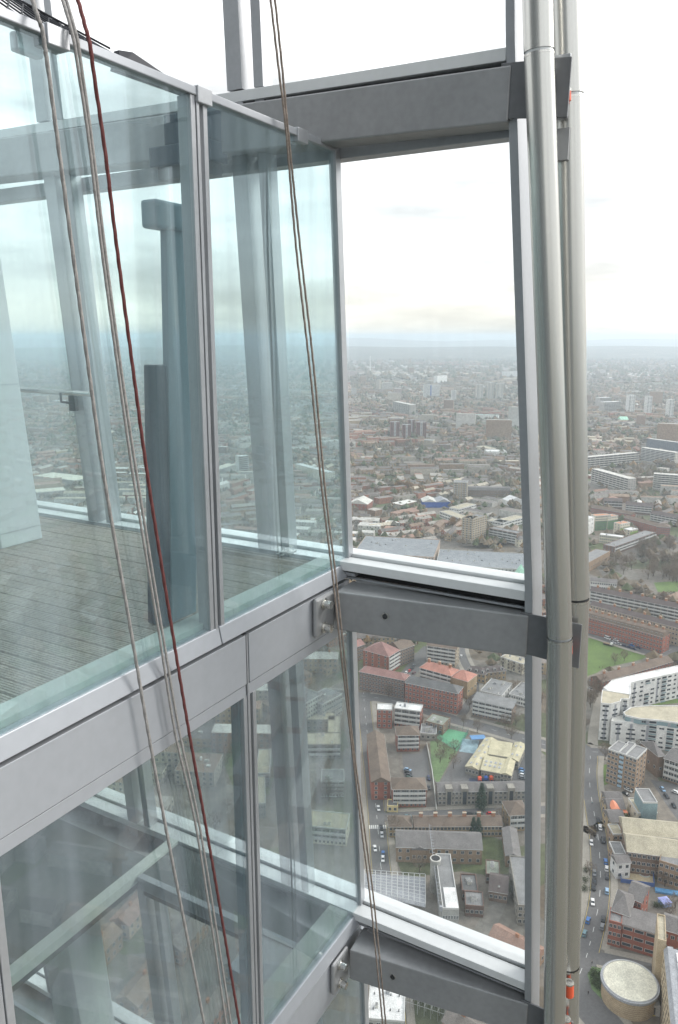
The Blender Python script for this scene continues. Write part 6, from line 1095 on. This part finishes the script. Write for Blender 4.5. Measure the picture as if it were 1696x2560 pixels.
def facade(k):
    zs = ZS+H*k; zt = zs+H; A0 = SA+lean(zs); jb0, jb1 = jamb_b(zs), jamb_b(zt)
    root = nroot('window_wall', f'{LV[k]} storey of leaning facade glazing with white sill and twin mullions', 'facade', 'storeys of leaning facade', (A0, -2.5, zs))
    bl = -12.0
    part(root, 'sill', 'sillw', lambda b: b.add([(A0, bl, zs-.095), (A0+.16, bl, zs-.095), (A0+.16, jb0+.0, zs-.095), (A0, jb0+.0, zs-.095)], [(A0, bl, zs-.012), (A0+.16, bl, zs-.008), (A0+.16, jb0, zs-.008), (A0, jb0, zs-.012)]), .004)
    part(root, 'sill_upstand', 'sillw', lambda b: b.add([(A0+.18, bl, zs-.08), (A0+.36, bl, zs-.08), (A0+.36, jb0, zs-.08), (A0+.18, jb0, zs-.08)], [(A0+.18, bl, zs+.02), (A0+.36, bl, zs+.02), (A0+.36, jb0, zs+.02), (A0+.18, jb0, zs+.02)]), .003)
    part(root, 'sill_groove', 'alu_dark', lambda b: b.bx(A0+.158, A0+.182, bl, jb0, zs-.07, zs-.022))
    part(root, 'shadow_gap', 'gapdark', lambda b: b.bx(A0+.10, A0+.34, bl, jb0+.03, zs-.17, zs-.096))
    part(root, 'drip_rail', 'alu', lambda b: (b.bx(A0+.06, A0+.085, BW+.02, jb0+.02, zs-.185, zs-.165), b.bx(A0+.04, A0+.1, BW+.03, BW+.14, zs-.15, zs-.12, 0)))
    part(root, 'head_transom', 'alu', lambda b: b.bx(A0+.20+lean(zt-.5)-lean(zs), A0+.34+lean(zt-.5)-lean(zs), bl, jb1+.03, zt-.53, zt-.40), .004)
    G = .25
    def pane(b, b0, b1, b0t, b1t):
        z0, z1 = zs+.0, zt-.1
        b.add([(A0+G, b0, z0), (A0+G+.024, b0, z0), (A0+G+.024, b1, z0), (A0+G, b1, z0)], [(A0+G+lean(z1)-lean(z0), b0t, z1), (A0+G+.024+lean(z1)-lean(z0), b0t, z1), (A0+G+.024+lean(z1)-lean(z0), b1t, z1), (A0+G+lean(z1)-lean(z0), b1t, z1)])
    if k < 1:
        for b0, b1 in ((-8.5, -6.48), (-6.30, -4.18), (-4.0, BW-.02)): part(root, 'pane', 'glass2', lambda b: pane(b, b0, b1, b0, b1))
        part(root, 'pane', 'glass2', lambda b: pane(b, BW+.03, jb0+.01, BW+.03, jb1+.01))
    dz = lean(zt)-lean(zs)
    def bar(b, d0, d1, u0, u1, v0=None, v1=None, z0=None, z1=None, mi=0):
        z0 = zs-.0 if z0 is None else z0; z1 = zt if z1 is None else z1; v0 = u0 if v0 is None else v0; v1 = u1 if v1 is None else v1
        e0, e1 = lean(z0)-lean(zs), lean(z1)-lean(zs)
        b.add([(A0+d0+e0, u0, z0), (A0+d1+e0, u0, z0), (A0+d1+e0, u1, z0), (A0+d0+e0, u1, z0)], [(A0+d0+e1, v0, z1), (A0+d1+e1, v0, z1), (A0+d1+e1, v1, z1), (A0+d0+e1, v1, z1)], mi)
    for c in (-4.11, -6.41, -8.67):
        m = part(root, 'mullion', 'alu', lambda b: (bar(b, .0, .20, c-.18, c-.03), bar(b, .02, .16, c+.075, c+.165)))
        part(m, 'gasket', 'alu_dark', lambda b: (bar(b, -.003, .0, c-.112, c-.098), bar(b, .05, .12, c-.03, c-.026), bar(b, .017, .02, c+.115, c+.121))).location = (0, 0, 0)
        for zz in (zs+.95, zs+2.5): part(m, 'connector', 'sillw', lambda b: (bar(b, .03, .06, c-.03, c+.09, z0=zz, z1=zz+.07), bar(b, .02, .07, c-.03, c-.012, z0=zz-.07, z1=zz+.14), bar(b, .02, .07, c+.06, c+.075, z0=zz-.07, z1=zz+.14)))
    j = part(root, 'jamb', 'alu', lambda b: bar(b, -.02, .26, jb0, jb0+.062, jb1, jb1+.062))
    part(j, 'jamb_channel', 'sillw', lambda b: (bar(b, .0, .24, jb0+.064, jb0+.086, jb1+.064, jb1+.086), bar(b, .02, .24, jb0+.090, jb0+.108, jb1+.090, jb1+.108), bar(b, .03, .24, jb0+.24, jb0+.275, jb1+.24, jb1+.275)))
    part(j, 'gasket', 'alu_dark', lambda b: (bar(b, .03, .2, jb0+.0865, jb0+.0895, jb1+.0865, jb1+.0895), bar(b, .03, .2, jb0+.0625, jb0+.0638, jb1+.0625, jb1+.0638)))
    part(j, 'jamb_back', 'alu', lambda b: bar(b, .10, .13, jb0+.108, jb0+.24, jb1+.108, jb1+.24))
    for zz in (zs+.12, zs+1.42, zs+2.55):
        q = jamb_b(zz); part(j, 'connector', 'sillw', lambda b: (bar(b, .05, .098, q+.108, q+.24, z0=zz, z1=zz+.05), bar(b, .012, .05, q+.108, q+.122, z0=zz-.08, z1=zz+.14), bar(b, .012, .05, q+.225, q+.239, z0=zz-.08, z1=zz+.14)))
        part(j, 'screw', 'boltm', lambda b: [bar(b, .006, .012, q+.11, q+.12, z0=zz+w_, z1=zz+w_+.012) for w_ in (-.05, .1)])
    return root
# structural bracket beams carrying the poles, one per storey
def beam(k):
    s = lean(ZS+H*k); z1 = -2.184+H*k+(.07 if k == 1 else 0); z0 = z1-.355; bs = {1: -.25, 0: 0, -1: .125, -2: .25}[k]
    root = nroot('bracket_beam', f'{LV[k]} grey steel box beam bolted to the spandrel and carrying the poles', 'beam', 'grey bracket beams', (5.6+s, -2.5, z1))
    eb = {1: -1.476, 0: -1.212, -1: -1.095, -2: -.97}[k]
    FL, FR, BR, BL = (5.627+s, -3.275), (5.870+s, -1.627+bs), (6.10+s, -1.659+bs), (5.984+s, -3.297)
    if k == 1: FL, BL = (5.66+s, -12.0), (5.984+s, -12.0)
    part(root, 'box_section', 'steelpaint', lambda b: b.add([(*p, z0) for p in (FL, FR, BR, BL)], [(*p, z1) for p in (FL, FR, BR, BL)]), .012)
    part(root, 'end_cap', 'steelpaint', lambda b: b.add([(FR[0]+.01, FR[1]+.002, z0+.02), (BR[0], BR[1]+.002, z0+.02), (BR[0], BR[1]+.022, z0+.02), (FR[0]+.014, FR[1]+.022, z0+.02)], [(FR[0]+.01, FR[1]+.002, z1-.02), (BR[0], BR[1]+.002, z1-.02), (BR[0], BR[1]+.022, z1-.02), (FR[0]+.014, FR[1]+.022, z1-.02)]), .004)
    if k < 1: part(root, 'end_plate', 'steelpaint', lambda b: b.bx(5.36+s, 5.67+s, BW+.035, BW+.085, z0+.0, z1+.0), .03)
    for zz in (z1-.07, z1-.285) if k < 1 else ():
        o = part(root, 'bolt', 'boltm', lambda b: (b.tb([(5.475+s, BW+.085, zz), (5.475+s, BW+.165, zz)], .036, 14), b.tb([(5.475+s, BW+.085, zz), (5.475+s, BW+.10, zz)], .050, 14)))
    part(root, 'connector_plate', 'platepaint', lambda b: b.add([(5.878+s, -1.70+bs, z0+.03), (5.884+s, eb, z0-.01), (5.902+s, eb, z0-.01), (5.896+s, -1.70+bs, z0+.03)], [(5.878+s, -1.70+bs, z1+.02), (5.884+s, eb, z1-.0), (5.902+s, eb, z1-.0), (5.896+s, -1.70+bs, z1+.02)]), .004)
    part(root, 'top_lip', 'steelpaint', lambda b: b.add([(5.945+s, -3.24, z1-.002), (6.08+s, -1.70+bs, z1-.002), (6.09+s, -1.70+bs, z1-.002), (5.955+s, -3.24, z1-.002)], [(5.945+s, -3.24, z1+.022), (6.08+s, -1.70+bs, z1+.022), (6.09+s, -1.70+bs, z1+.022), (5.955+s, -3.24, z1+.022)]))
    if k == 1: return root
    part(root, 'screw', 'alu_dark', lambda b: (b.tb([(5.695+s-.004, -2.815, z1-.165), (5.695+s-.012, -2.815, z1-.165)], .024, 14)))
    part(root, 'screw_washer', 'boltm', lambda b: (b.tb([(5.697+s-.0, -2.815, z1-.165), (5.695+s-.008, -2.815, z1-.165)], .033, 16)))
    return root
for k in (1, 0, -1, -2):
    for o in (facade(k), beam(k)):
        if k == 1: o.rotation_mode = 'QUATERNION'; o.rotation_quaternion = Matrix.Rotation(.02, 3, AX).to_quaternion(); o.location.z += .008
# ------------------------------------------------------------------ glass screen, upper storey and lower storeys
def screen(k):
    z0, z1 = -2.03+H*k, (1.44 if k == 0 else -2.69+H*(k+1)); s = lean(ZS+H*k); p0 = 4.075 if k == 0 else 4.43
    A1 = 6.06 if k == 0 else SA+.17+s
    root = nroot('glass_screen', {0: 'tall green tinted glass screen with metal cap rail along the timber terrace', -1: 'lower green tinted glass screen under the grey spandrel', -2: 'lowest green tinted glass screen at the picture foot'}[k], 'glass screen', 'green glass screens', (p0, BW, z0))
    e1 = lean(z1)-lean(z0)
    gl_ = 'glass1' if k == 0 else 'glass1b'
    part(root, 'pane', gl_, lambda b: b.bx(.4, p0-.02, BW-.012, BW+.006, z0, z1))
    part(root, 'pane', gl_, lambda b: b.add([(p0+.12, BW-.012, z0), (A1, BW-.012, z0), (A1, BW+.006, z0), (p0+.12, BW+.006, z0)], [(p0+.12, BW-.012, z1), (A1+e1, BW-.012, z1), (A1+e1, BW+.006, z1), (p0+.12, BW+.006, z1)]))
    zt = z1 if k == 0 else z1
    po = part(root, 'post', 'alu', lambda b: (b.bx(p0-.03, p0+.012, BW-.09, BW+.018, z0-.1, zt), b.bx(p0+.018, p0+.045, BW-.05, BW+.024, z0-.1, zt), b.bx(p0+.085, p0+.125, BW-.09, BW+.02, z0-.1, zt)), .004)
    part(po, 'gasket', 'alu_dark', lambda b: (b.bx(p0+.012, p0+.018, BW-.05, BW+.01, z0-.1, zt), b.bx(p0+.045, p0+.060, BW-.08, BW+.004, z0-.1, zt), b.bx(p0+.072, p0+.085, BW-.08, BW+.010, z0-.1, zt)))
    part(po, 'cover_strip', 'fascia', lambda b: b.bx(p0+.060, p0+.072, BW-.05, BW+.022, z0-.1, zt if k else .45))
    if k < 0: part(root, 'inner_fin', 'bluefin', lambda b: b.bx(p0-.055, p0-.032, BW-.09, BW-.02, z0, zt))
    if k < 0: part(root, 'post', 'alu', lambda b: (b.bx(p0-2.30, p0-2.25, BW-.05, BW+.02, z0-.1, z1), b.bx(p0-2.24, p0-2.19, BW-.05, BW+.02, z0-.1, z1)), .004)
    zc = z1+.1 if k == 0 else z1
    ec = lean(zc)-lean(z0)
    cp = part(root, 'corner_post', 'alu', lambda b: b.add([(A1-.03, BW-.035, z0-.1), (A1+.055, BW-.035, z0-.1), (A1+.055, BW+.03, z0-.1), (A1-.03, BW+.03, z0-.1)], [(A1-.03+ec, BW-.035, zc), (A1+.055+ec, BW-.035, zc), (A1+.055+ec, BW+.03, zc), (A1-.03+ec, BW+.03, zc)]), .004)
    part(cp, 'gasket', 'alu_dark', lambda b: b.add([(A1-.0, BW+.03, z0), (A1+.01, BW+.03, z0), (A1+.01, BW+.033, z0), (A1-.0, BW+.033, z0)], [(A1+ec, BW+.03, zc), (A1+.01+ec, BW+.03, zc), (A1+.01+ec, BW+.033, zc), (A1+ec, BW+.033, zc)]))
    for u0, u1 in ((.4, p0+.05), (p0+.062, A1+.03)):
        r_ = part(root, 'bottom_rail', 'fascia', lambda b: b.add([(u0, BW-.05, z0-.125), (u1, BW-.05, z0-.125), (u1, BW+.05, z0-.125), (u0, BW+.05, z0-.125)], [(u0, BW-.05, z0), (u1, BW-.05, z0), (u1, BW+.022, z0), (u0, BW+.022, z0)]), .005)
        part(r_, 'glazing_bead', 'alu_dark', lambda b: b.bx(u0+.03, u1-.05, BW+.006, BW+.016, z0, z0+.012))
    if k == 0:
        part(root, 'cap_rail', 'fascia', lambda b: b.bx(.4, 5.80, BW-.055, BW+.03, 1.437, 1.487), .006)
        for c in (3.03, 4.16, 5.29):
            part(root, 'rail_clip', 'alu', lambda b: b.bx(c-.07, c+.07, BW-.065, BW+.042, 1.40, 1.497), .006)
        part(root, 'rail_clip', 'alu', lambda b: b.bx(2.86, 3.02, BW-.12, BW-.06, 1.36, 1.45), .012)
    return root
for k in (0, -1, -2): screen(k)
def spandrel(k):
    z1 = -2.165+H*k; s = lean(ZS+H*k)
    root = nroot('spandrel', {0: 'grey metal spandrel of two panels under the terrace screen', -1: 'grey metal spandrel at the foot of the lower screen', -2: 'lowest grey metal spandrel'}[k], 'spandrel', 'grey spandrels', (4.4, BW, z1))
    e = 6.03+s
    part(root, 'shadow_gap', 'gapdark', lambda b: b.bx(.4, e, BW-.08, BW-.02, z1-.05, z1+.03))
    for u0, u1 in ((.4, 4.43), (4.47, e)):
        part(root, 'panel', 'fascia', lambda b: b.bx(u0, u1, BW-.05, BW+.03, z1-.425, z1-.03), .004)
        part(root, 'panel', 'fascia', lambda b: b.bx(u0, u1, BW-.06, BW+.018, z1-.53, z1-.437), .003)
        part(root, 'joint', 'alu', lambda b: b.bx(u0, u1, BW-.06, BW+.002, z1-.438, z1-.424))
    part(root, 'joint', 'alu_dark', lambda b: b.bx(4.43, 4.47, BW-.06, BW+.005, z1-.53, z1-.03))
    part(root, 'joint', 'alu', lambda b: b.bx(4.442, 4.456, BW-.06, BW+.028, z1-.53, z1-.03))
for k in (0, -1, -2): spandrel(k)
# ------------------------------------------------------------------ terrace
root = nroot('terrace_deck', 'weathered grey ribbed timber decking behind the glass screen', 'decking', None, (4, -6, -2.0))
pz = -2.0
def plank(b):
    n = 5; w = .117/n
    b.bx(-.0585, .0585, -4.4, 4.4, -.04, -.012)
    for i in range(n): b.add([(-.0585+i*w+.001, -4.4, -.012), (-.0585+(i+1)*w-.001, -4.4, -.012), (-.0585+(i+1)*w-.001, 4.4, -.012), (-.0585+i*w+.001, 4.4, -.012)], [(-.0585+i*w+.004, -4.4, 0), (-.0585+(i+1)*w-.004, -4.4, 0), (-.0585+(i+1)*w-.004, 4.4, 0), (-.0585+i*w+.004, 4.4, 0)])
pb = NB(); pb.o = W(0, 0, 0); plank(pb); PM = pb.mesh('plank', M['plank'])
for i in range(31):
    o = obj('plank', PM, root); o.location = W(1.86+i*.13+.06, -8.03, pz-.004*((i*7) % 3)*.5)-root.location
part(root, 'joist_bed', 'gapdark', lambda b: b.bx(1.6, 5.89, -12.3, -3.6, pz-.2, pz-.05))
part(root, 'gutter', 'floor', lambda b: b.bx(5.80, 5.895, -12.3, -3.6, pz-.03, pz+.004))
root = nroot('inner_ledge', 'pale green white ledge running along the inside of the glass screen', 'ledge', None, (4, -3.5, -2.0))
part(root, 'ledge_board', 'ledge', lambda b: b.bx(.4, 4.40, -3.612, -3.44, pz-.06, pz+.012), .004); part(root, 'ledge_board', 'ledge', lambda b: b.bx(4.404, 6.0, -3.612, -3.44, pz-.06, pz+.012), .004)
root = nroot('white_column', 'broad white clad column leaning with the facade beyond the deck', 'column', None, (4.9, -6.6, -2.0))
def lcol(b, a0, a1, b0, b1, z0, z1): e = lambda z: lean(z)-lean(-2.0); b.add([(a0+e(z0), b0, z0), (a1+e(z0), b0, z0), (a1+e(z0), b1, z0), (a0+e(z0), b1, z0)], [(a0+e(z1), b0, z1), (a1+e(z1), b0, z1), (a1+e(z1), b1, z1), (a0+e(z1), b1, z1)])
part(root, 'shaft', 'whitecol', lambda b: lcol(b, 4.66, 5.14, -6.9, -6.42, -2.0, 2.4), .01)
for zz in (-1.86, -.45, 1.0): part(root, 'seam', 'alu', lambda b: lcol(b, 4.657, 5.143, -6.903, -6.417, zz, zz+.008))
root = nroot('white_column', 'white clad column in the storey below under the floor edge', 'column', None, (5, -6.6, -6.2)); part(root, 'shaft', 'whitecol', lambda b: lcol(b, 4.66, 5.14, -6.9, -6.42, -13, -6.25), .01)
root = nroot('reflection_fin', 'blue grey reflection built as a tall fin with a wider cap beside the screen post', 'fin', None, (4.35, -3.75, -2.0))  # a reflection in the screen glass, modelled as a solid fin
part(root, 'blade', 'bluefin', lambda b: b.add([(3.93, -3.66, -1.98), (4.19, -3.66, -1.98), (4.19, -3.62, -1.98), (3.93, -3.62, -1.98)], [(4.24, -3.84, .76), (4.62, -3.84, .76), (4.62, -3.78, .76), (4.24, -3.78, .76)]), .006); part(root, 'cap', 'bluefin', lambda b: b.bx(4.10, 4.64, -3.88, -3.74, .70, .88), .02)
root = nroot('reflection_upright', 'dark blue reflection built as a narrow case standing on the deck by the ledge', 'case', None, (4.0, -3.85, -2.0))  # dark reflected silhouette, modelled as a solid standing on the deck
part(root, 'body', 'darkslab', lambda b: b.add([(3.86, -3.79, -1.99), (4.0, -3.79, -1.99), (4.0, -3.63, -1.99), (3.86, -3.63, -1.99)], [(4.03, -3.86, -.19), (4.13, -3.86, -.19), (4.13, -3.74, -.19), (4.03, -3.74, -.19)]), .01)
root = nroot('handrail', 'round steel handrail on a bracket behind the leaning mullion', 'handrail', None, (5.6, -6.7, -.56))
part(root, 'rail', 'stainless', lambda b: b.tb([(5.62, -9.2, -.55), (5.70, -6.2, -.577)], .028, 12), smooth=True); part(root, 'bracket', 'alu_dark', lambda b: (b.tb([(5.66, -6.60, -.58), (5.66, -6.60, -.67), (5.75, -6.54, -.69)], .014, 8), b.bx(5.74, 5.79, -6.58, -6.50, -.77, -.61)))
b = MB(); rr = random.Random(3)
for i in range(34):
    q = Vector((rr.gauss(0, .035), rr.gauss(0, .03), abs(rr.gauss(.02, .018)))); a_ = Vector((rr.uniform(-1, 1), rr.uniform(-1, 1), rr.uniform(-.5, 1))).normalized()*.03; c_ = a_.cross(Vector((rr.uniform(-1, 1), rr.uniform(-1, 1), 1))).normalized()*.022; b.face([q-a_, q+c_, q+a_, q-c_])
o = b.build('tissue', M['white']); o.location = W(5.84, -3.91, pz+.01); tag(o, 'small crumpled white tissue lying in the gutter by the facade sill', 'tissue')
root = nroot('window_cradle_bracket', 'dark stepped steel bracket hanging below the top beam behind the glass', 'bracket', None, (5.5, -4.7, 1.6))
part(root, 'block', 'darkslab', lambda b: b.bx(5.40, 5.60, -4.80, -4.30, 1.56, 1.80), .01); part(root, 'block', 'darkslab', lambda b: b.bx(5.38, 5.62, -4.96, -4.30, 1.40, 1.56), .01); part(root, 'plate', 'platepaint', lambda b: b.bx(5.42, 5.58, -4.9, -4.34, 1.30, 1.40))
# continuous edge beams of the top level and floors of the storeys below
def floor_level(k):
    z = -2.0+H*k; s = lean(ZS+H*k)
    root = nroot('floor_level', {1: 'grey edge beam under the top sill seen through the glass', -1: 'dark floor edge with white nosing seen through the lower glass', -2: 'floor edge of the lowest storey seen through the glass'}[k], 'floor', None, (5.5, -7, z))
    part(root, 'edge_beam', 'steelpaint', lambda b: b.bx(5.66+s, 6.1+s, -12, -3.44, z-.53, z-.19), .008)
    part(root, 'edge_flange', 'fascia', lambda b: b.bx(5.60+s, 5.659+s, -12, -3.45, z-.20, z-.16), .004)
    if k < 0:
        part(root, 'slab', 'floor', lambda b: b.bx(-1, 5.5+s, -12, -5.9, z-.3, z-.0)); part(root, 'white_nosing', 'ledge', lambda b: b.bx(-1, 5.9+s, -5.9, -5.77, z-.10, z+.012), .004)
        part(root, 'cross_slab', 'floor', lambda b: b.bx(5.28+s, 5.87+s, -5.76, -3.66, z-.3, z-.02)); part(root, 'cross_nosing', 'fascia', lambda b: b.bx(5.20+s, 5.279+s, -5.76, -3.66, z-.16, z-.01), .004)
        part(root, 'inner_ledge', 'ledge', lambda b: b.bx(.4, 5.88+s, -3.655, -3.44, z-.06, z+.012), .004)
        part(root, 'ledge_sheet', 'fascia', lambda b: b.bx(4.7+s, 5.26+s, -4.1, -3.657, z-.16, z-.03))
for k in (-1, -2): floor_level(k)
# ------------------------------------------------------------------ stainless poles
def pole(name, lab, pts, r, joints):
    root = nroot(name, lab, 'pole', 'stainless facade poles', pts[-1])
    P = lambda z: next((tuple(p0[i]+(p1[i]-p0[i])*(z-p0[2])/(p1[2]-p0[2]) for i in range(3)) for p0, p1 in zip(pts, pts[1:]) if p0[2] >= z >= p1[2]), pts[-1])
    cuts = [pts[0][2]]+joints+[pts[-1][2]]
    for z1, z0 in zip(cuts, cuts[1:]):
        mids = [z for z in (p[2] for p in pts) if z0+.05 < z < z1-.05]
        part(root, 'tube', 'stainless', lambda b: b.tb([P(z1-.008)]+[P(z) for z in mids]+[P(z0+.008)], r, 40), smooth=True)
    for z in joints:
        part(root, 'joint_collar', 'sillw' if z > 0 else 'alu' if r < .1 else 'alu_dark', lambda b: b.tb([P(z+.05 if z > 0 else z+.010), P(z-.05 if z > 0 else z-.010)], r*.94, 32)); part(root, 'joint_ring', 'boltm', lambda b: b.tb([P(z-.014), P(z-.022)], r*1.012, 40))
    return root
pole('facade_pole', 'nearer thick stainless steel pole with dark reflections beside the jamb', [(5.20, -1.90, 5.6), (5.452, -1.650, 1.78), (5.754, -1.345, -2.26), (6.036, -1.222, -6.2), (6.25, -1.11, -9.4)], .096, [1.78, -2.26, -6.2])
pole('facade_pole', 'farther stainless steel pole rising half hidden behind the nearer one', [(5.50, -1.85, 5.6), (5.77, -1.530, 1.58), (6.037, -1.305, -2.02), (6.296, -1.20, -5.6), (6.57, -1.06, -9.4)], .101, [1.58, -2.02, -5.6])
def sleeve(a, b_, z, l, lab, r=.05, d=(-.02, .02)):
    root = nroot('orange_sleeve', lab, 'sleeve', 'orange protective sleeves', (a, b_, z)); part(root, 'sleeve', 'orange', lambda b: b.tb([(a, b_, z+l/2), (a+.072*l, b_+.05*l, z-l/2)], r, 18), smooth=False); part(root, 'cap_ring', 'boltm', lambda b: b.tb([(a, b_, z+l/2), (a, b_, z+l/2+.015)], r*1.04, 18))
sleeve(6.14, -1.150, -5.73, .13, 'bright orange sleeve between the poles near the picture foot', .042)
sleeve(5.80, -1.285, -2.37, .07, 'small orange knob peeking out between the poles on the plate', .032)
sleeve(5.63, -1.548, 1.66, .05, 'orange knob beside the upper pole joint upper one', .02); sleeve(5.63, -1.50, 1.545, .06, 'faded orange knob beside the upper pole joint lower one', .024)
sleeve(6.14, -1.15, -6.12, .12, 'orange sleeve cut by the picture foot beside the pole', .04)
root = nroot('tie_plate', 'small grey plate between the poles at the upper joint', 'plate', None, (5.7, -1.5, 1.6)); part(root, 'plate', 'alu', lambda b: b.bx(5.62, 5.65, -1.62, -1.49, 1.42, 1.80), .004); part(root, 'arm', 'steelpaint', lambda b: b.bx(5.66, 5.70, -1.62, -1.48, 1.16, 1.36))
# ------------------------------------------------------------------ ropes
def spline(pts, k=6):
    o = []; P = [pts[0]]+list(pts)+[pts[-1]]
    for i in range(1, len(P)-2):
        p0, p1, p2, p3 = (np.array(q) for q in P[i-1:i+3])
        for j in range(k): t_ = j/k; o.append(tuple(.5*((2*p1)+(-p0+p2)*t_+(2*p0-5*p1+4*p2-p3)*t_**2+(-p0+3*p1-3*p2+p3)*t_**3)))
    return o+[tuple(pts[-1])]
for key, m, lab in (('rope_a', 'rope', 'single grey climbing rope draped over the cap rail farthest left'), ('rope_b', 'rope', 'left strand of the close grey pair of ropes'), ('rope_c', 'rope', 'right strand of the close grey pair of ropes'), ('rope_red', 'rope_r', 'dark red climbing rope right of the grey pair'), ('rope_d', 'rope_b', 'left strand of the brown twin ropes crossing the steel beam'), ('rope_e', 'rope_b', 'right strand of the brown twin ropes crossing the steel beam')):
    pts = spline(ROPE[key]); base = NEARM @ Vector(pts[-1]); b = NB(); b.o = base
    b.tb(pts, {'rope_a': .0098, 'rope_b': .0085, 'rope_c': .0085, 'rope_red': .0098, 'rope_d': .0075, 'rope_e': .0075}[key], 8)
    # laid strands twisted round the core
    core = [W(*p) for p in pts]; ln = 0; tw_ = []
    fine = []
    for p, q in zip(core, core[1:]):
        n = max(1, int((q-p).length/.03)); fine += [p+(q-p)*i/n for i in range(n)]
    for s in range(3):
        pp = []
        for i, p in enumerate(fine):
            d = (fine[min(i+1, len(fine)-1)]-fine[max(0, i-1)]).normalized(); u = d.cross(Vector((1, 0, 0))).normalized(); v = d.cross(u); a = i*.62+s*2.094; rr_ = {'rope_a': .0067, 'rope_red': .0067}.get(key, .0054); pp.append(p+(u*math.cos(a)+v*math.sin(a))*rr_-b.o)
        b.tube(pp, (.005 if key in ('rope_a', 'rope_red') else .004), 5)
    o = b.build('climbing_rope', M[m], None, True); o.location = base; tag(o, lab, 'rope', 'climbing ropes over the screen')
# ------------------------------------------------------------------ safety net above the cap rail
root = nroot('wire_net', 'black wire safety net leaning above the cap rail at the corner', 'net', None, (3, -3.7, 1.5)); nb = NB().at(root)
for i in range(36):
    for s in (-1, 1):
        q = [];
        for j in range(6): a = 1.1+i*.082+s*j*.055; f = j/5; q.append((a, -3.46-.30*f, 1.50+(.25-.09*max(0, min(1, (a-2.9)/.9)))*f))
        q = [p for p in q if .6 < p[0] < 3.75]
        if len(q) > 1: nb.tb(q, .0048, 4)
nb.build('mesh', M['wirem'], root)['kind'] = 'stuff'
part(root, 'edge_cable', 'wirem', lambda b: (b.tb([(.6, -3.76, 1.75), (2.9, -3.76, 1.75), (3.75, -3.72, 1.66)], .006, 6), b.tb([(.6, -3.46, 1.5), (3.75, -3.46, 1.5)], .005, 6)))
root = nroot('dark_flap', 'dark folded flap at the end of the wire net behind the cap rail', 'flap', None, (3.9, -3.55, 1.5)); part(root, 'sheet', 'wirem', lambda b: b.add([(3.62, -3.52, 1.485), (4.32, -3.50, 1.485), (4.32, -3.56, 1.485), (3.62, -3.60, 1.485)], [(3.66, -3.56, 1.60), (3.76, -3.55, 1.615), (3.76, -3.58, 1.615), (3.66, -3.60, 1.60)]))
# unseen tower mass behind the viewer, shaped for the dark band on the poles
o = empty('unseen_tower_mass', (0, 0, 0), 0, 'unseen dark tower mass shaped to mirror in the poles', 'tower'); b = MB(); b.box(-34, -4.2, -32, -1.8, 0, 262); b.build('wall', M['tower'], o)
# ------------------------------------------------------------------ haze
hm = bpy.data.materials.new('air'); hm.use_nodes = True; t = hm.node_tree; t.nodes.clear(); pv = t.nodes.new('ShaderNodeVolumePrincipled'); om = t.nodes.new('ShaderNodeOutputMaterial'); t.links.new(pv.outputs[0], om.inputs['Volume'])
pv.inputs['Color'].default_value = (.80, .91, 1.0, 1); pv.inputs['Density'].default_value = .000125; pv.inputs['Anisotropy'].default_value = .35
b = MB(); b.box(-31000, 31000, -9000, 61000, -2, 285); tag(b.build('haze', hm), kind='stuff')
